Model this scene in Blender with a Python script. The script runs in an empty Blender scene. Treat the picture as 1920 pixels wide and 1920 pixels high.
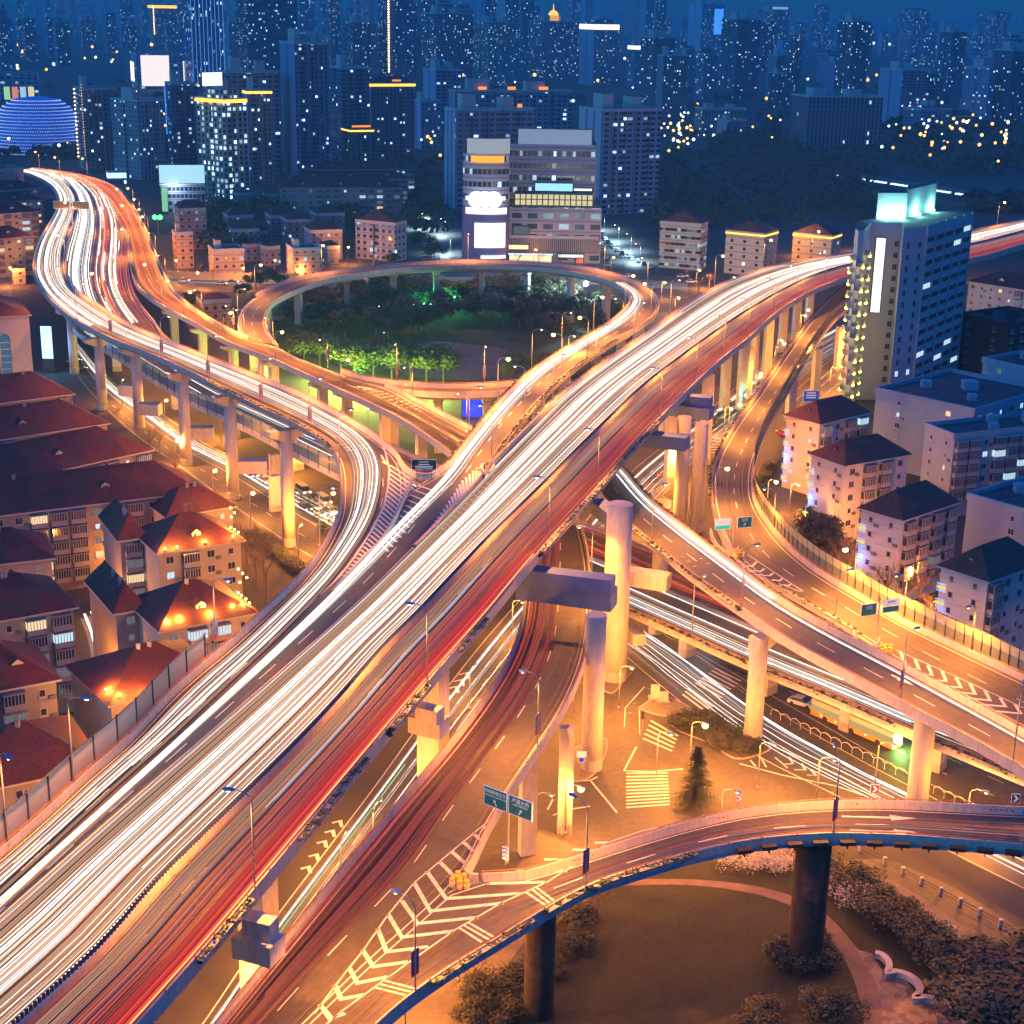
import bpy, math, random
import numpy as np
from mathutils import Vector, Matrix
R=math.radians
D=bpy.data
S=bpy.context.scene
COL=S.collection
rnd=random.Random(7)
# ------------------------------------------------------------------ camera
F=2950.; CH=110.; PT=math.atan(950/F); RL=R(1.0)
cam=D.objects.new('camera',D.cameras.new('camera')); COL.objects.link(cam); S.camera=cam
cam.data.sensor_width=36; cam.data.lens=36*F/1920.; cam.data.clip_end=60000; cam.data.clip_start=1
cam.matrix_world=Matrix.Translation((0,0,CH))@Matrix.Rotation(R(90)-PT,4,'X')@Matrix.Rotation(RL,4,'Z')
# ------------------------------------------------------------------ world, sun, exposure
W=D.worlds.new('World'); S.world=W; W.use_nodes=True
nt=W.node_tree; bg=nt.nodes['Background']
sky=nt.nodes.new('ShaderNodeTexSky'); sky.sky_type='NISHITA'; sky.sun_disc=False
sky.sun_elevation=R(2.5); sky.sun_rotation=R(250); sky.altitude=0; sky.ozone_density=6; sky.air_density=1.3; sky.dust_density=.6
tint=nt.nodes.new('ShaderNodeMix'); tint.data_type='RGBA'; tint.blend_type='MULTIPLY'; tint.inputs[0].default_value=1
tint.inputs[7].default_value=(.03,.80,1.18,1)
nt.links.new(sky.outputs[0],tint.inputs[6]); nt.links.new(tint.outputs[2],bg.inputs[0]); bg.inputs[1].default_value=.138
sl=D.lights.new('sun','SUN'); sl.energy=.07; sl.angle=R(30); sl.color=(.2,.6,1)
sun=D.objects.new('sun',sl); COL.objects.link(sun); sun.rotation_euler=(R(62),0,R(-62))
S.view_settings.view_transform='Standard'; S.view_settings.look='None'; EXPO=2.4; XF=2**-EXPO; S.view_settings.exposure=EXPO; S.view_settings.gamma=1
S.render.engine='CYCLES'
cy=S.cycles; cy.use_denoising=True; cy.max_bounces=4; cy.diffuse_bounces=2; cy.glossy_bounces=2; cy.transmission_bounces=2
cy.transparent_max_bounces=6; cy.volume_bounces=0; cy.caustics_reflective=False; cy.caustics_refractive=False
cy.sample_clamp_indirect=4; cy.use_light_tree=True
# ------------------------------------------------------------------ pixel <-> place
_c,_s=math.cos(RL),math.sin(RL); _cp,_sp=math.cos(PT),math.sin(PT)
def ray(px,py):
    u=(px-960)/F; v=-(py-960)/F
    u,v=u*_c-v*_s,u*_s+v*_c
    return Vector((u,_cp+v*_sp,-_sp+v*_cp))
def at(px,py,z=0.):
    d=ray(px,py); t=(z-CH)/d.z
    return Vector((d.x*t,d.y*t,z))
def proj(p):
    x,y,z=p[0],p[1],p[2]-CH
    dep=y*_cp-z*_sp; v=(y*_sp+z*_cp)/dep; u=x/dep
    u,v=u*_c+v*_s,-u*_s+v*_c
    return 960+u*F,960-v*F,dep
def top_z(g,py):           # height over ground point g that shows at picture row py
    lo,hi=0.,700.
    for _ in range(40):
        m=(lo+hi)/2
        if proj((g[0],g[1],m))[1]>py: lo=m
        else: hi=m
    return lo
# ------------------------------------------------------------------ materials
MATS={}
def mat(name,col=(.5,.5,.5),rough=.7,metal=0.,emit=None,es=0.,noise=0.,nscale=.5,bump=0.,spec=.5,samp=True,stretch=(1,1,1),fine=0):
    if name in MATS: return MATS[name]
    m=D.materials.new(name); m.use_nodes=True; t=m.node_tree; b=t.nodes['Principled BSDF']
    b.inputs['Base Color'].default_value=(*col,1); b.inputs['Roughness'].default_value=rough; b.inputs['Metallic'].default_value=metal
    b.inputs['Specular IOR Level'].default_value=spec
    if emit: b.inputs['Emission Color'].default_value=(*emit,1); b.inputs['Emission Strength'].default_value=es*XF
    if not samp: m.cycles.emission_sampling='NONE'
    if noise or bump:
        tc=t.nodes.new('ShaderNodeTexCoord'); mp=t.nodes.new('ShaderNodeMapping'); mp.inputs['Scale'].default_value=stretch; n=t.nodes.new('ShaderNodeTexNoise'); n.inputs['Scale'].default_value=nscale; n.inputs['Detail'].default_value=6; n.inputs['Roughness'].default_value=.65
        t.links.new(tc.outputs['Object'],mp.inputs[0]); t.links.new(mp.outputs[0],n.inputs[0])
        if fine:
            n2=t.nodes.new('ShaderNodeTexNoise'); n2.inputs['Scale'].default_value=nscale*fine; n2.inputs['Detail'].default_value=3; t.links.new(mp.outputs[0],n2.inputs[0]); av=t.nodes.new('ShaderNodeMath'); av.operation='MULTIPLY_ADD'; av.inputs[1].default_value=.5; hf=t.nodes.new('ShaderNodeMath'); hf.operation='MULTIPLY'; hf.inputs[1].default_value=.5; t.links.new(n2.outputs[0],hf.inputs[0]); t.links.new(n.outputs[0],av.inputs[0]); t.links.new(hf.outputs[0],av.inputs[2]); nout=av.outputs[0]
        else: nout=n.outputs[0]
        if noise:
            r=t.nodes.new('ShaderNodeMapRange'); r.inputs[1].default_value=.25; r.inputs[2].default_value=.75; r.inputs[3].default_value=1-noise; r.inputs[4].default_value=1+noise
            x=t.nodes.new('ShaderNodeVectorMath'); x.operation='SCALE'; x.inputs[0].default_value=col
            t.links.new(nout,r.inputs[0]); t.links.new(r.outputs[0],x.inputs[3]); t.links.new(x.outputs[0],b.inputs['Base Color'])
        if bump:
            bb=t.nodes.new('ShaderNodeBump'); bb.inputs['Strength'].default_value=bump; bb.inputs['Distance'].default_value=.1
            t.links.new(nout,bb.inputs['Height']); t.links.new(bb.outputs[0],b.inputs['Normal'])
    MATS[name]=m; return m
asphalt=mat('asphalt',(.085,.075,.07),.7,noise=.4,nscale=.12,bump=.1,fine=9)
asphalt_old=mat('asphalt_old',(.085,.08,.075),.8,noise=.4,nscale=.12,bump=.1)
conc=mat('concrete',(.50,.47,.43),.8,noise=.34,nscale=.8,bump=.15,stretch=(1,1,.16),fine=5)
conc2=mat('concrete_stained',(.36,.34,.31),.85,noise=.5,nscale=.9,bump=.2,stretch=(1,1,.2),fine=4)
concblue=mat('painted_blue_grey',(.20,.40,.56),.6,noise=.2,nscale=.4)
paint=mat('road_paint',(.75,.72,.66),.6,noise=.12,nscale=1.5)
steel=mat('galvanised_steel',(.45,.46,.48),.4,.7)
lampblue=mat('lamp_head_enamel',(.12,.25,.5),.4)
railm=mat('handrail_enamel',(.45,.16,.06),.5)
darkmetal=mat('dark_metal',(.05,.055,.06),.5,.4)
hedgem=mat('hedge_leaves',(.05,.075,.02),.8,noise=.6,nscale=3)
glassm=mat('dark_glass',(.03,.045,.07),.12,spec=.8)
lampm=mat('lamp_glow',(1,.7,.4),.5,emit=(1,.5,.16),es=25,samp=False)
WARM=(1,.31,.04)
# ------------------------------------------------------------------ mesh collector
class MB:
    def __init__(s): s.v=[]; s.f=[]; s.mi=[]; s.uv=None; s.cur=0
    def quad(s,a,b,c,d):
        n=len(s.v); s.v+=[tuple(a),tuple(b),tuple(c),tuple(d)]; s.f.append((n,n+1,n+2,n+3)); s.mi.append(s.cur)
    def poly(s,pts):
        n=len(s.v); s.v+=[tuple(p) for p in pts]; s.f.append(tuple(range(n,n+len(pts)))); s.mi.append(s.cur)
    def box(s,x0,x1,y0,y1,z0,z1,M=None):
        n=len(s.v); P=[Vector(p) for p in ((x0,y0,z0),(x1,y0,z0),(x1,y1,z0),(x0,y1,z0),(x0,y0,z1),(x1,y0,z1),(x1,y1,z1),(x0,y1,z1))]
        if M: P=[M@p for p in P]
        s.v+=[tuple(p) for p in P]
        for f in ((3,2,1,0),(4,5,6,7),(0,1,5,4),(1,2,6,5),(2,3,7,6),(3,0,4,7)): s.f.append(tuple(n+i for i in f)); s.mi.append(s.cur)
    def prism(s,pts,z0,z1,top=None):
        n=len(s.v); k=len(pts); tp=top or pts
        s.v+=[(p[0],p[1],z0) for p in pts]+[(p[0],p[1],z1) for p in tp]
        s.f.append(tuple(n+k-1-i for i in range(k))); s.f.append(tuple(n+k+i for i in range(k))); s.mi+=[s.cur]*2
        for i in range(k): j=(i+1)%k; s.f.append((n+i,n+j,n+k+j,n+k+i)); s.mi.append(s.cur)
    def tube(s,path,r,k=6,r2=None):
        path=[Vector(p) for p in path]; n0=len(s.v); m=len(path)
        for i,p in enumerate(path):
            d=(path[min(i+1,m-1)]-path[max(i-1,0)]).normalized()
            a=d.orthogonal().normalized() if abs(d.z)>.95 else d.cross(Vector((0,0,1))).normalized()
            b=d.cross(a); rr=r if r2 is None else r+(r2-r)*i/(m-1)
            for j in range(k):
                t=2*math.pi*j/k; s.v.append(tuple(p+a*(rr*math.cos(t))+b*(rr*math.sin(t))))
        for i in range(m-1):
            for j in range(k):
                a0=n0+i*k+j; a1=n0+i*k+(j+1)%k; s.f.append((a0,a1,a1+k,a0+k)); s.mi.append(s.cur)
        s.f.append(tuple(n0+k-1-j for j in range(k))); s.f.append(tuple(n0+(m-1)*k+j for j in range(k))); s.mi+=[s.cur]*2
    def cyl(s,x,y,z0,z1,r,k=16,r2=None): s.tube([(x,y,z0),(x,y,z1)],r,k,r2)
    def ball(s,c,r,k=8,sz=1.):
        n=len(s.v); rows=k//2
        for i in range(rows+1):
            t=math.pi*i/rows
            for j in range(k):
                q=2*math.pi*j/k; s.v.append((c[0]+r*math.sin(t)*math.cos(q),c[1]+r*math.sin(t)*math.sin(q),c[2]+r*sz*math.cos(t)))
        for i in range(rows):
            for j in range(k):
                a=n+i*k+j; b=n+i*k+(j+1)%k; s.f.append((a,a+k,b+k,b)); s.mi.append(s.cur)
    def mesh(s,name,mats,org=(0,0,0),smooth=False):
        me=D.meshes.new(name); o=Vector(org); v=np.array(s.v,dtype=float).reshape(-1,3)-np.array(o)
        me.from_pydata(v.tolist(),[],s.f)
        if not isinstance(mats,(list,tuple)): mats=[mats]
        for m in mats: me.materials.append(m)
        if len(mats)>1: me.polygons.foreach_set('material_index',s.mi)
        if smooth: me.polygons.foreach_set('use_smooth',[True]*len(me.polygons))
        me.update(); return me
    def build(s,name,mats,parent=None,world=True,smooth=False,**k):
        org=parent_org(parent) if (parent and world) else (0,0,0)
        me=s.mesh(name,mats,org,smooth); o=D.objects.new(name,me); COL.objects.link(o)
        if parent: o.parent=parent
        tag(o,**k); return o
def parent_org(p):
    v=Vector((0,0,0))
    while p: v+=p.location; p=p.parent
    return v
def tag(o,label=None,cat=None,group=None,kind=None):
    if label: o['label']=label
    if cat: o['category']=cat
    if group: o['group']=group
    if kind: o['kind']=kind
    return o
def thing(name,loc,label,cat,group=None,rz=0):
    o=D.objects.new(name,None); COL.objects.link(o); o.location=loc; o.rotation_euler=(0,0,rz); o.empty_display_size=.5
    return tag(o,label,cat,group)
def inst(name,me,loc,rz=0,parent=None,sc=None,**k):
    o=D.objects.new(name,me); COL.objects.link(o)
    if parent: o.parent=parent
    o.location=loc; o.rotation_euler=(0,0,rz)
    if sc: o.scale=sc
    return tag(o,**k)
def point(loc,energy,color=WARM,r=.25,spot=None,parent=None):
    l=D.lights.new('lamp_light','SPOT' if spot else 'POINT'); l.energy=energy; l.color=color; l.shadow_soft_size=r
    if spot: l.spot_size=R(spot); l.spot_blend=.6
    o=D.objects.new('lamp_light',l); COL.objects.link(o); o.location=loc
    if parent: o.parent=parent
    return o
# ------------------------------------------------------------------ curves
def smooth(pts,step=3.):
    P=[Vector(p) for p in pts]; out=[]
    P=[P[0]*2-P[1]]+P+[P[-1]*2-P[-2]]
    for i in range(1,len(P)-2):
        a,b,c,d=P[i-1],P[i],P[i+1],P[i+2]
        ta=max((b-a).length,.1)**.5; tb=max((c-b).length,.1)**.5; tc=max((d-c).length,.1)**.5
        n=max(2,int((c-b).length/step))
        m1=((b-a)/ta-(c-a)/(ta+tb)+(c-b)/tb)*tb; m2=((c-b)/tb-(d-b)/(tb+tc)+(d-c)/tc)*tb
        for k in range(n):
            t=k/n; out.append(b*(2*t**3-3*t*t+1)+m1*(t**3-2*t*t+t)+c*(-2*t**3+3*t*t)+m2*(t**3-t*t))
    out.append(P[-2]); return out
def resample(P,n):
    A=np.array([tuple(p) for p in P]); d=np.r_[0,np.cumsum(np.linalg.norm(np.diff(A,axis=0),axis=1))]
    q=np.linspace(0,d[-1],n); return np.stack([np.interp(q,d,A[:,i]) for i in range(3)],1)
def px3(l): return [at(*p) for p in l]
class Ribbon:
    def __init__(s,Lp,Rp,n=None,arc=False):
        # Lp, Rp : picture points (x,y,z) of the two kerbs
        L=smooth(px3(Lp)); Rr=smooth(px3(Rp))
        ln=sum((L[i+1]-L[i]).length for i in range(len(L)-1)); ln2=sum((Rr[i+1]-Rr[i]).length for i in range(len(Rr)-1))
        s.n=n=n or int(max(ln,ln2)/2.5)+2
        A=resample(L,n); B=resample(Rr,n)
        if not arc:
            c=((A[:,None,:2]-B[None,:,:2])**2).sum(2); Dm=np.full((n,n),1e18); Dm[0,0]=c[0,0]
            for i in range(n):
                for j in range(max(0,i-n//3),min(n,i+n//3+1)):
                    if i or j: Dm[i,j]=c[i,j]+min(Dm[i-1,j] if i else 1e18,Dm[i,j-1] if j else 1e18,Dm[i-1,j-1] if i and j else 1e18)
            i=j=n-1; path=[(i,j)]
            while i or j:
                o=[(Dm[i-1,j-1],i-1,j-1)] if i and j else []
                if i: o.append((Dm[i-1,j],i-1,j))
                if j: o.append((Dm[i,j-1],i,j-1))
                _,i,j=min(o); path.append((i,j))
            path=np.array(path[::-1],float); u=path.sum(1); q=np.linspace(0,2*(n-1),n)
            def sm(k):
                f=np.interp(q,u,path[:,k]); g=np.r_[2*f[0]-f[10:0:-1],f,2*f[-1]-f[-2:-12:-1]] if n>24 else f
                if n>24: f=np.convolve(g,np.ones(21)/21,'valid')
                return np.clip(f,0,n-1)
            ii,jj=sm(0),sm(1)
            A=np.stack([np.interp(ii,np.arange(n),A[:,k]) for k in range(3)],1); B=np.stack([np.interp(jj,np.arange(n),B[:,k]) for k in range(3)],1)
        s.L,s.R=A,B
        C=(s.L+s.R)/2; s.len=np.r_[0,np.cumsum(np.linalg.norm(np.diff(C,axis=0),axis=1))]; s.W=np.linalg.norm(s.R-s.L,axis=1)
        o=s.R-s.L; o[:,2]=0; s.o=o/(np.linalg.norm(o,axis=1)[:,None]+1e-9)
    def P(s,i,t,dz=0.):      # fractional station i, lateral t
        i0=int(min(max(i,0),s.n-1.001)); f=i-i0; a=s.L[i0]*(1-f)+s.L[i0+1]*f; b=s.R[i0]*(1-f)+s.R[i0+1]*f
        return Vector(a+(b-a)*t)+Vector((0,0,dz))
    def idx(s,m): return float(np.interp(m,s.len,np.arange(s.n)))
    def near(s,px,py):
        best=None
        for i in range(s.n):
            q=proj((s.L[i]+s.R[i])/2); d=(q[0]-px)**2+(q[1]-py)**2
            if best is None or d<best[0]: best=(d,i)
        return best[1]
def strip(mb,rows):            # rows: list of lists of points, quads between them
    n0=len(mb.v); k=len(rows[0])
    for r in rows: mb.v+=[tuple(p) for p in r]
    for i in range(len(rows)-1):
        for j in range(k-1):
            a=n0+i*k+j; mb.f.append((a,a+1,a+k+1,a+k)); mb.mi.append(mb.cur)
def marks(mb,rb,t,dash=None,w=.15,i0=0,i1=None,dz=.012):
    i1=rb.n-1 if i1 is None else i1; m0,m1=rb.len[i0],rb.len[i1]
    segs=[(m0,m1)] if not dash else [(m,m+dash[0]) for m in np.arange(m0,m1,dash[0]+dash[1])]
    for a,b in segs:
        k=max(2,int((b-a)/4)+1); rows=[]
        for m in np.linspace(a,min(b,m1),k):
            i=rb.idx(m); c=rb.P(i,t,dz); i_=int(min(i,rb.n-1)); o=Vector(rb.o[i_])*(w/2); rows.append([c-o,c+o])
        strip(mb,rows)
# ================================================================== ground
def sheet(name,pts,z,m,kind='structure',**k):
    mb=MB(); mb.poly([(p[0],p[1],z) for p in pts]); return mb.build(name,m,kind=kind,**k)
ground=mat('ground_dark',(.06,.055,.05),.9,noise=.5,nscale=.02)
mb=MB(); mb.quad((-16000,-200,0),(16000,-200,0),(16000,30000,0),(-16000,30000,0)); mb.build('ground',ground,kind='structure')
def flat(*pp): return [at(x,y,0) for x,y in pp]
# ================================================================== flyovers
ZJ=29.
def zed(l,z): return [(x,y,z) for x,y in l]
nose=[(757,930),(735,985),(690,1050),(640,1108),(540,1200),(400,1330),(200,1510),(20,1680),(-140,1825)]
div2=[(845,960),(775,1030),(640,1160),(480,1300),(250,1500),(0,1720),(-130,1835)]
B_out=[(34,322,17),(67,333,17),(92,347,17.5),(107,367,18),(108,392,18.5),(92,425,19),(77,450,19.5),(67,478,20),(64,510,20.5),(72,533,21),(100,570,22),(147,607,23),(213,641,24),(303,677,25),(393,720,26),(490,767,27),(567,803,28),(612,833,28.5),(633,860,29),(641,890,29),(642,925,29),(640,963,29),(628,997,29),(605,1040,29),(567,1090,29),(533,1123,29),(443,1207,29),(333,1300,29),(240,1400,29),(180,1450,29),(87,1537,29),(0,1612,29),(-130,1720,29)]
B_in=[(60,318,17),(105,330,17),(132,350,17.5),(146,375,18),(143,405,18.5),(133,435,19),(124,465,20),(122,495,20.5),(127,522,21),(142,548,22),(187,580,23),(247,617,24),(300,640,25),(400,680,26),(483,712,27),(567,747,28),(633,782,29),(683,812,29),(723,842,29),(748,868,29)]+zed(nose,ZJ)
C_l=[(640,512,18),(740,499,18),(873,493,18),(1007,496,18.5),(1107,508,19),(1173,526,19.5),(1213,546,20),(1233,568,20.5),(1227,592,21),(1200,614,22),(1140,650,23.5),(1073,695,25),(1007,757,27),(960,812,28.5),(923,862,ZJ),(905,900,ZJ)]+zed(div2,ZJ)
C_r=[(640,522,18),(740,508,18),(873,502,18),(1000,505,18.5),(1073,514,19),(1133,528,19.5),(1172,547,20),(1183,565,20.5),(1171,585,21),(1133,617,22),(1073,653,23.5),(997,703,25),(927,773,27),(873,840,28.5),(845,876,ZJ),(810,898,ZJ)]+zed(nose,ZJ)
A_l=[(2080,372,24),(1920,416,24),(1830,436,24),(1700,460,24),(1612,476,24),(1550,486,24.5),(1450,505,25.5),(1350,540,26.5),(1200,640,28),(1060,742,ZJ),(1000,800,ZJ),(915,886,ZJ)]+zed(div2,ZJ)
A_r=[(2080,420,24),(1920,462,24),(1830,488,24),(1700,504,24),(1612,518,24),(1543,540,24.5),(1490,567,25),(1447,597,25.5),(1400,640,26),(1353,677,26.5),(1303,723,27.3),(1207,820,28.5),(1113,927,ZJ),(1003,1050,ZJ),(907,1167,ZJ),(793,1297,ZJ),(673,1440,ZJ),(547,1593,ZJ),(467,1690,ZJ),(348,1830,ZJ),(268,1920,ZJ),(180,2020,ZJ)]
Lp_l=[(463,637,16),(450,620,16.2),(450,597,16.5),(463,573,17),(500,547,17.5),(567,523,18),(640,512,18)]
Lp_r=[(520,647,16),(500,620,16.2),(497,597,16.5),(510,573,17),(560,547,17.5),(615,527,18),(640,522,18)]
D_r=[(60,318,17),(150,328,17),(215,348,17),(245,380,16.8),(267,420,16.5),(283,457,16),(300,500,16),(317,537,16),(347,570,16),(400,607,16),(463,637,16),(520,653,16),(547,668,16),(590,685,16),(633,702,16),(680,716,16),(724,727,16),(773,752,16.5),(840,787,17),(890,813,17.5),(960,850,18)]
D_l=[(55,320,17),(120,336,17),(185,365,17),(215,400,16.8),(233,430,16.5),(241,460,16),(246,500,16),(260,540,16),(300,573,16),(367,610,16),(433,647,16),(500,673,16),(567,703,16),(640,737,16),(707,767,16),(773,803,16.5),(840,850,17),(900,898,18)]
F_u=[(640,700,16),(680,712,16),(727,720,16),(767,724,16),(807,727,16),(887,727,16),(967,722,16.5),(1063,707,17),(1130,680,17.5),(1200,650,18)]
F_l=[(650,708,16),(690,719,16),(740,733,16),(770,738,16),(807,741,16),(887,742,16),(957,738,16.5),(1060,725,17),(1140,702,17.5),(1225,665,18)]
E_r=[(60,318,17),(145,330,16.8),(200,355,16.5),(225,390,16.3),(240,430,16),(243,470,15.5),(240,510,15),(248,550,14.5),(265,580,14),(287,607,13.5),(313,640,12.5),(500,742,10),(755,852,10),(850,892,10),(1085,985,10),(1250,1050,10),(1400,1112,10),(1560,1178,10),(1740,1252,10),(1960,1340,10)]
E_l=[(55,320,17),(100,334,16.8),(125,360,16.5),(133,400,16.3),(122,440,16),(112,470,15.5),(106,510,15),(110,550,14.5),(125,595,14),(150,630,13.5),(205,662,12.5),(360,758,10),(450,800,10),(633,895,10),(870,1005,10),(1168,1144,10),(1285,1196,10),(1402,1249,10),(1556,1312,10),(1691,1371,10),(1738,1390,10),(1960,1482,10)]
G_r=[(1145,870,20),(1165,885,20),(1187,912,20),(1222,950,20),(1265,985,20),(1307,1018,20),(1380,1072,19.5),(1472,1140,19),(1580,1200,18.5),(1700,1262,18),(1820,1328,17.5),(1960,1406,17)]
G_l=[(1110,905,20),(1130,935,20),(1160,967,20),(1200,1005,20),(1250,1045,20),(1300,1085,20),(1392,1150,19.5),(1480,1208,19),(1600,1275,18.5),(1700,1330,18),(1820,1393,17.5),(1960,1475,17)]
I_r=[(1620,540,17),(1600,570,17),(1560,605,16.8),(1520,660,16.5),(1470,745,16),(1430,820,16),(1410,880,15.8),(1412,940,15.8),(1437,985,15.8),(1475,1030,16),(1530,1075,16),(1600,1118,16),(1690,1170,16),(1790,1218,16),(1960,1298,16)]
I_l=[(1600,530,17),(1560,563,17),(1520,605,16.8),(1480,660,16.5),(1425,740,16),(1375,810,16),(1345,870,15.8),(1337,925,15.8),(1343,968,15.8),(1356,1006,16),(1385,1048,16),(1440,1090,16),(1530,1143,16),(1620,1196,16),(1680,1238,16),(1800,1303,16),(1960,1388,16)]
L_l=[(1015,985,18),(1003,1040,18),(990,1110,18),(980,1180,18),(955,1250,18),(915,1315,18),(855,1395,18),(775,1490,18),(690,1590,18),(600,1700,18),(510,1812,18),(428,1915,18),(350,2010,18)]
Lm_l=[(1085,985,18),(1098,1040,18),(1105,1110,18),(1104,1180,18),(1090,1250,18),(1058,1325,18),(1005,1410,18),(945,1500,18),(905,1570,18),(872,1640,18),(800,1712,18),(700,1800,18),(600,1895,18),(520,1975,18),(480,2015,18)]
M_l=[(1990,1532,18),(1850,1526,18),(1700,1518,18),(1600,1516,18),(1500,1521,18),(1400,1532,18),(1280,1560,18),(1180,1590,18),(1080,1622,18),(980,1652,18),(895,1655,18),(840,1674,18)]+[(800,1712,18),(700,1800,18),(600,1895,18),(520,1975,18),(480,2015,18)]
M_r=[(1990,1602,18),(1880,1592,18),(1780,1584,18),(1680,1577,18),(1560,1574,18),(1480,1578,18),(1400,1587,18),(1300,1608,18),(1200,1638,18),(1100,1672,18),(1010,1722,18),(920,1778,18),(850,1820,18),(770,1875,18),(700,1935,18),(650,1990,18),(610,2040,18)]
RB={}
ROADINFO={}
def parapet(mb,E,O,i0,i1,h=1.05,th=.45,off=0.):
    rows=[]
    for i in range(i0,i1+1):
        p=Vector(E[i])+Vector(O[i])*off; o=Vector(O[i])*th; u=Vector((0,0,1))
        rows.append([p-u*.3,p+u*h*.35+o*.12,p+u*h+o*.28,p+u*h+o*.9,p+o-u*.35])
    strip(mb,rows)
def fly(key,name,label,Lp,Rp,gird=1.9,pl=None,pr=None,z_ok=True,deck=True,arc=False,m=asphalt,fascia=None,hedge=None,cat='flyover'):
    """pl / pr: list of (start,end) picture points between which the left / right kerb carries a parapet"""
    rb=Ribbon(Lp,Rp,arc=arc); RB[key]=rb
    t=thing(name,tuple((rb.L[0]+rb.R[0])/2*np.array([1,1,0])),label,cat); RB[key].t=t
    mb=MB(); strip(mb,[[Vector(rb.L[i]),Vector(rb.L[i]*.5+rb.R[i]*.5),Vector(rb.R[i])] for i in range(rb.n)]); mb.build('road_surface',m,t)
    if deck:
        mb=MB(); rows=[]
        for i in range(rb.n):
            l,r=Vector(rb.L[i]),Vector(rb.R[i]); o=Vector(rb.o[i]); d=Vector((0,0,1)); w=(r-l).length
            ll=l-o*.45; rr=r+o*.45; q=min(w*.22,2.4)
            rows.append([ll-d*.02,ll-d*.5,ll+o*q*.9-d*.75,ll+o*(q+.6)-d*gird,rr-o*(q+.6)-d*gird,rr-o*q*.9-d*.75,rr-d*.5,rr-d*.02,r-d*.03,l-d*.03,ll-d*.02])
        strip(mb,rows); mb.build('deck_girder',fascia or conc,t)
    for side,segs in (('L',pl),('R',pr)):
        E=rb.L if side=='L' else rb.R; O=-rb.o if side=='L' else rb.o
        if segs is None: segs=[(0,rb.n-1)]
        for s_ in segs:
            i0,i1=[ (v if isinstance(v,int) else near_edge(E,*v)) for v in s_[:2]]
            if i0>i1: i0,i1=i1,i0
            if i1-i0<1: continue
            mb=MB(); parapet(mb,E,O,i0,i1); mb.build('parapet',conc,t)
            mb=MB(); mb.tube([Vector(E[i])+Vector(O[i])*.28+Vector((0,0,1.3)) for i in range(i0,i1+1,2)]+[Vector(E[i1])+Vector(O[i1])*.28+Vector((0,0,1.3))],.07,4)
            for i in range(i0,i1,2):
                p=Vector(E[i])+Vector(O[i])*.28; mb.box(p.x-.05,p.x+.05,p.y-.05,p.y+.05,p.z+1.0,p.z+1.3)
            mb.build('handrail',railm,t)
    return rb
def near_edge(E,px,py):
    b=None
    for i in range(len(E)):
        q=proj(E[i]); d=(q[0]-px)**2+(q[1]-py)**2
        if b is None or d<b[0]: b=(d,i)
    return b[1]
A=fly('A','elevated_highway','widest flyover, white and red light running from lower left up to the tower',A_l,A_r,2.1,pl=[((2080,372),(915,886))])
B=fly('B','elevated_highway','flyover of white light curving on tall round piers along the dark red roofs',B_out,B_in,1.9,pr=[((60,318),(748,868))],fascia=conc2)
C=fly('C','elevated_ramp','loop ramp sweeping around the dark park and down into the widest flyover',C_l,C_r,1.8,pl=[((640,512),(905,900))],pr=[((640,522),(820,890))])
LP=fly('LP','elevated_ramp','empty brown ramp bending down at the left end of the park',Lp_l,Lp_r,1.7,pl=[((480,556),(640,512))],pr=[((500,620),(640,522))])
E=fly('E','elevated_highway','low cross highway with pale streaks passing beneath all other flyovers',E_l,E_r,1.7,deck=True)
Dr=fly('D','elevated_ramp','orange glowing ramp running beside the park toward the junction',D_l,D_r,1.7,pr=[((267,420),(463,637)),((724,727),(890,813))],pl=[((246,500),(900,898))])
Fr=fly('F','elevated_ramp','narrow grey ramp along the near edge of the park',F_u,F_l,1.6,pr=[((740,733),(1225,665))])
G=fly('G','elevated_ramp','dark ramp with one white line of light descending to the right edge',G_l,G_r,1.7)
I=fly('I','elevated_ramp','bright orange curved ramp with a glass noise barrier beside the pink apartment blocks',I_l,I_r,1.6,pl=[((1600,530),(1385,1048))])
L=fly('L','elevated_ramp','ramp with red streaks coming down beneath the blue grey crossbeam',L_l,Lm_l,1.8,pr=[((1085,985),(872,1640))])
M=fly('M','elevated_ramp','curved ramp with chevron markings and a blue painted side above the dark lawn',M_l,M_r,1.8,pl=[((1990,1532),(895,1655))],fascia=concblue)
# ================================================================== median, markings
med=[(2080,396,24),(1920,437,24),(1830,460,24),(1700,483,24),(1612,497,24),(1547,514,24.5),(1480,543,25),(1413,581,26),(1353,620,26.8),(1280,673,27.8),(1207,730,28.5),(1117,817,29),(1020,915,29),(917,1017,29),(867,1070,29),(783,1160,29),(723,1220,29),(640,1317,29),(563,1400,29),(467,1497,29),(383,1580,29),(297,1667,29),(187,1793,29),(50,1920,29),(-60,2020,29)]
AW=Ribbon(A_l,med); AR=Ribbon(med,A_r)
mb=MB(); mf=MB()
for i in range(AR.n-1):
    a,b=Vector(AR.L[i]),Vector(AR.L[i+1]); o=Vector(AR.o[i]); u=Vector((0,0,1))
    pass
rows=[]
for i in range(AR.n):
    p=Vector(AR.L[i]); o=Vector(AR.o[i]); u=Vector((0,0,1)); rows.append([p-o*.3+u*.01,p-o*.18+u*.85,p+o*.18+u*.85,p+o*.3+u*.01])
strip(mb,rows); mb.build('median_barrier',conc,A.t)
tot=AR.len[-1]; m=0
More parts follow.
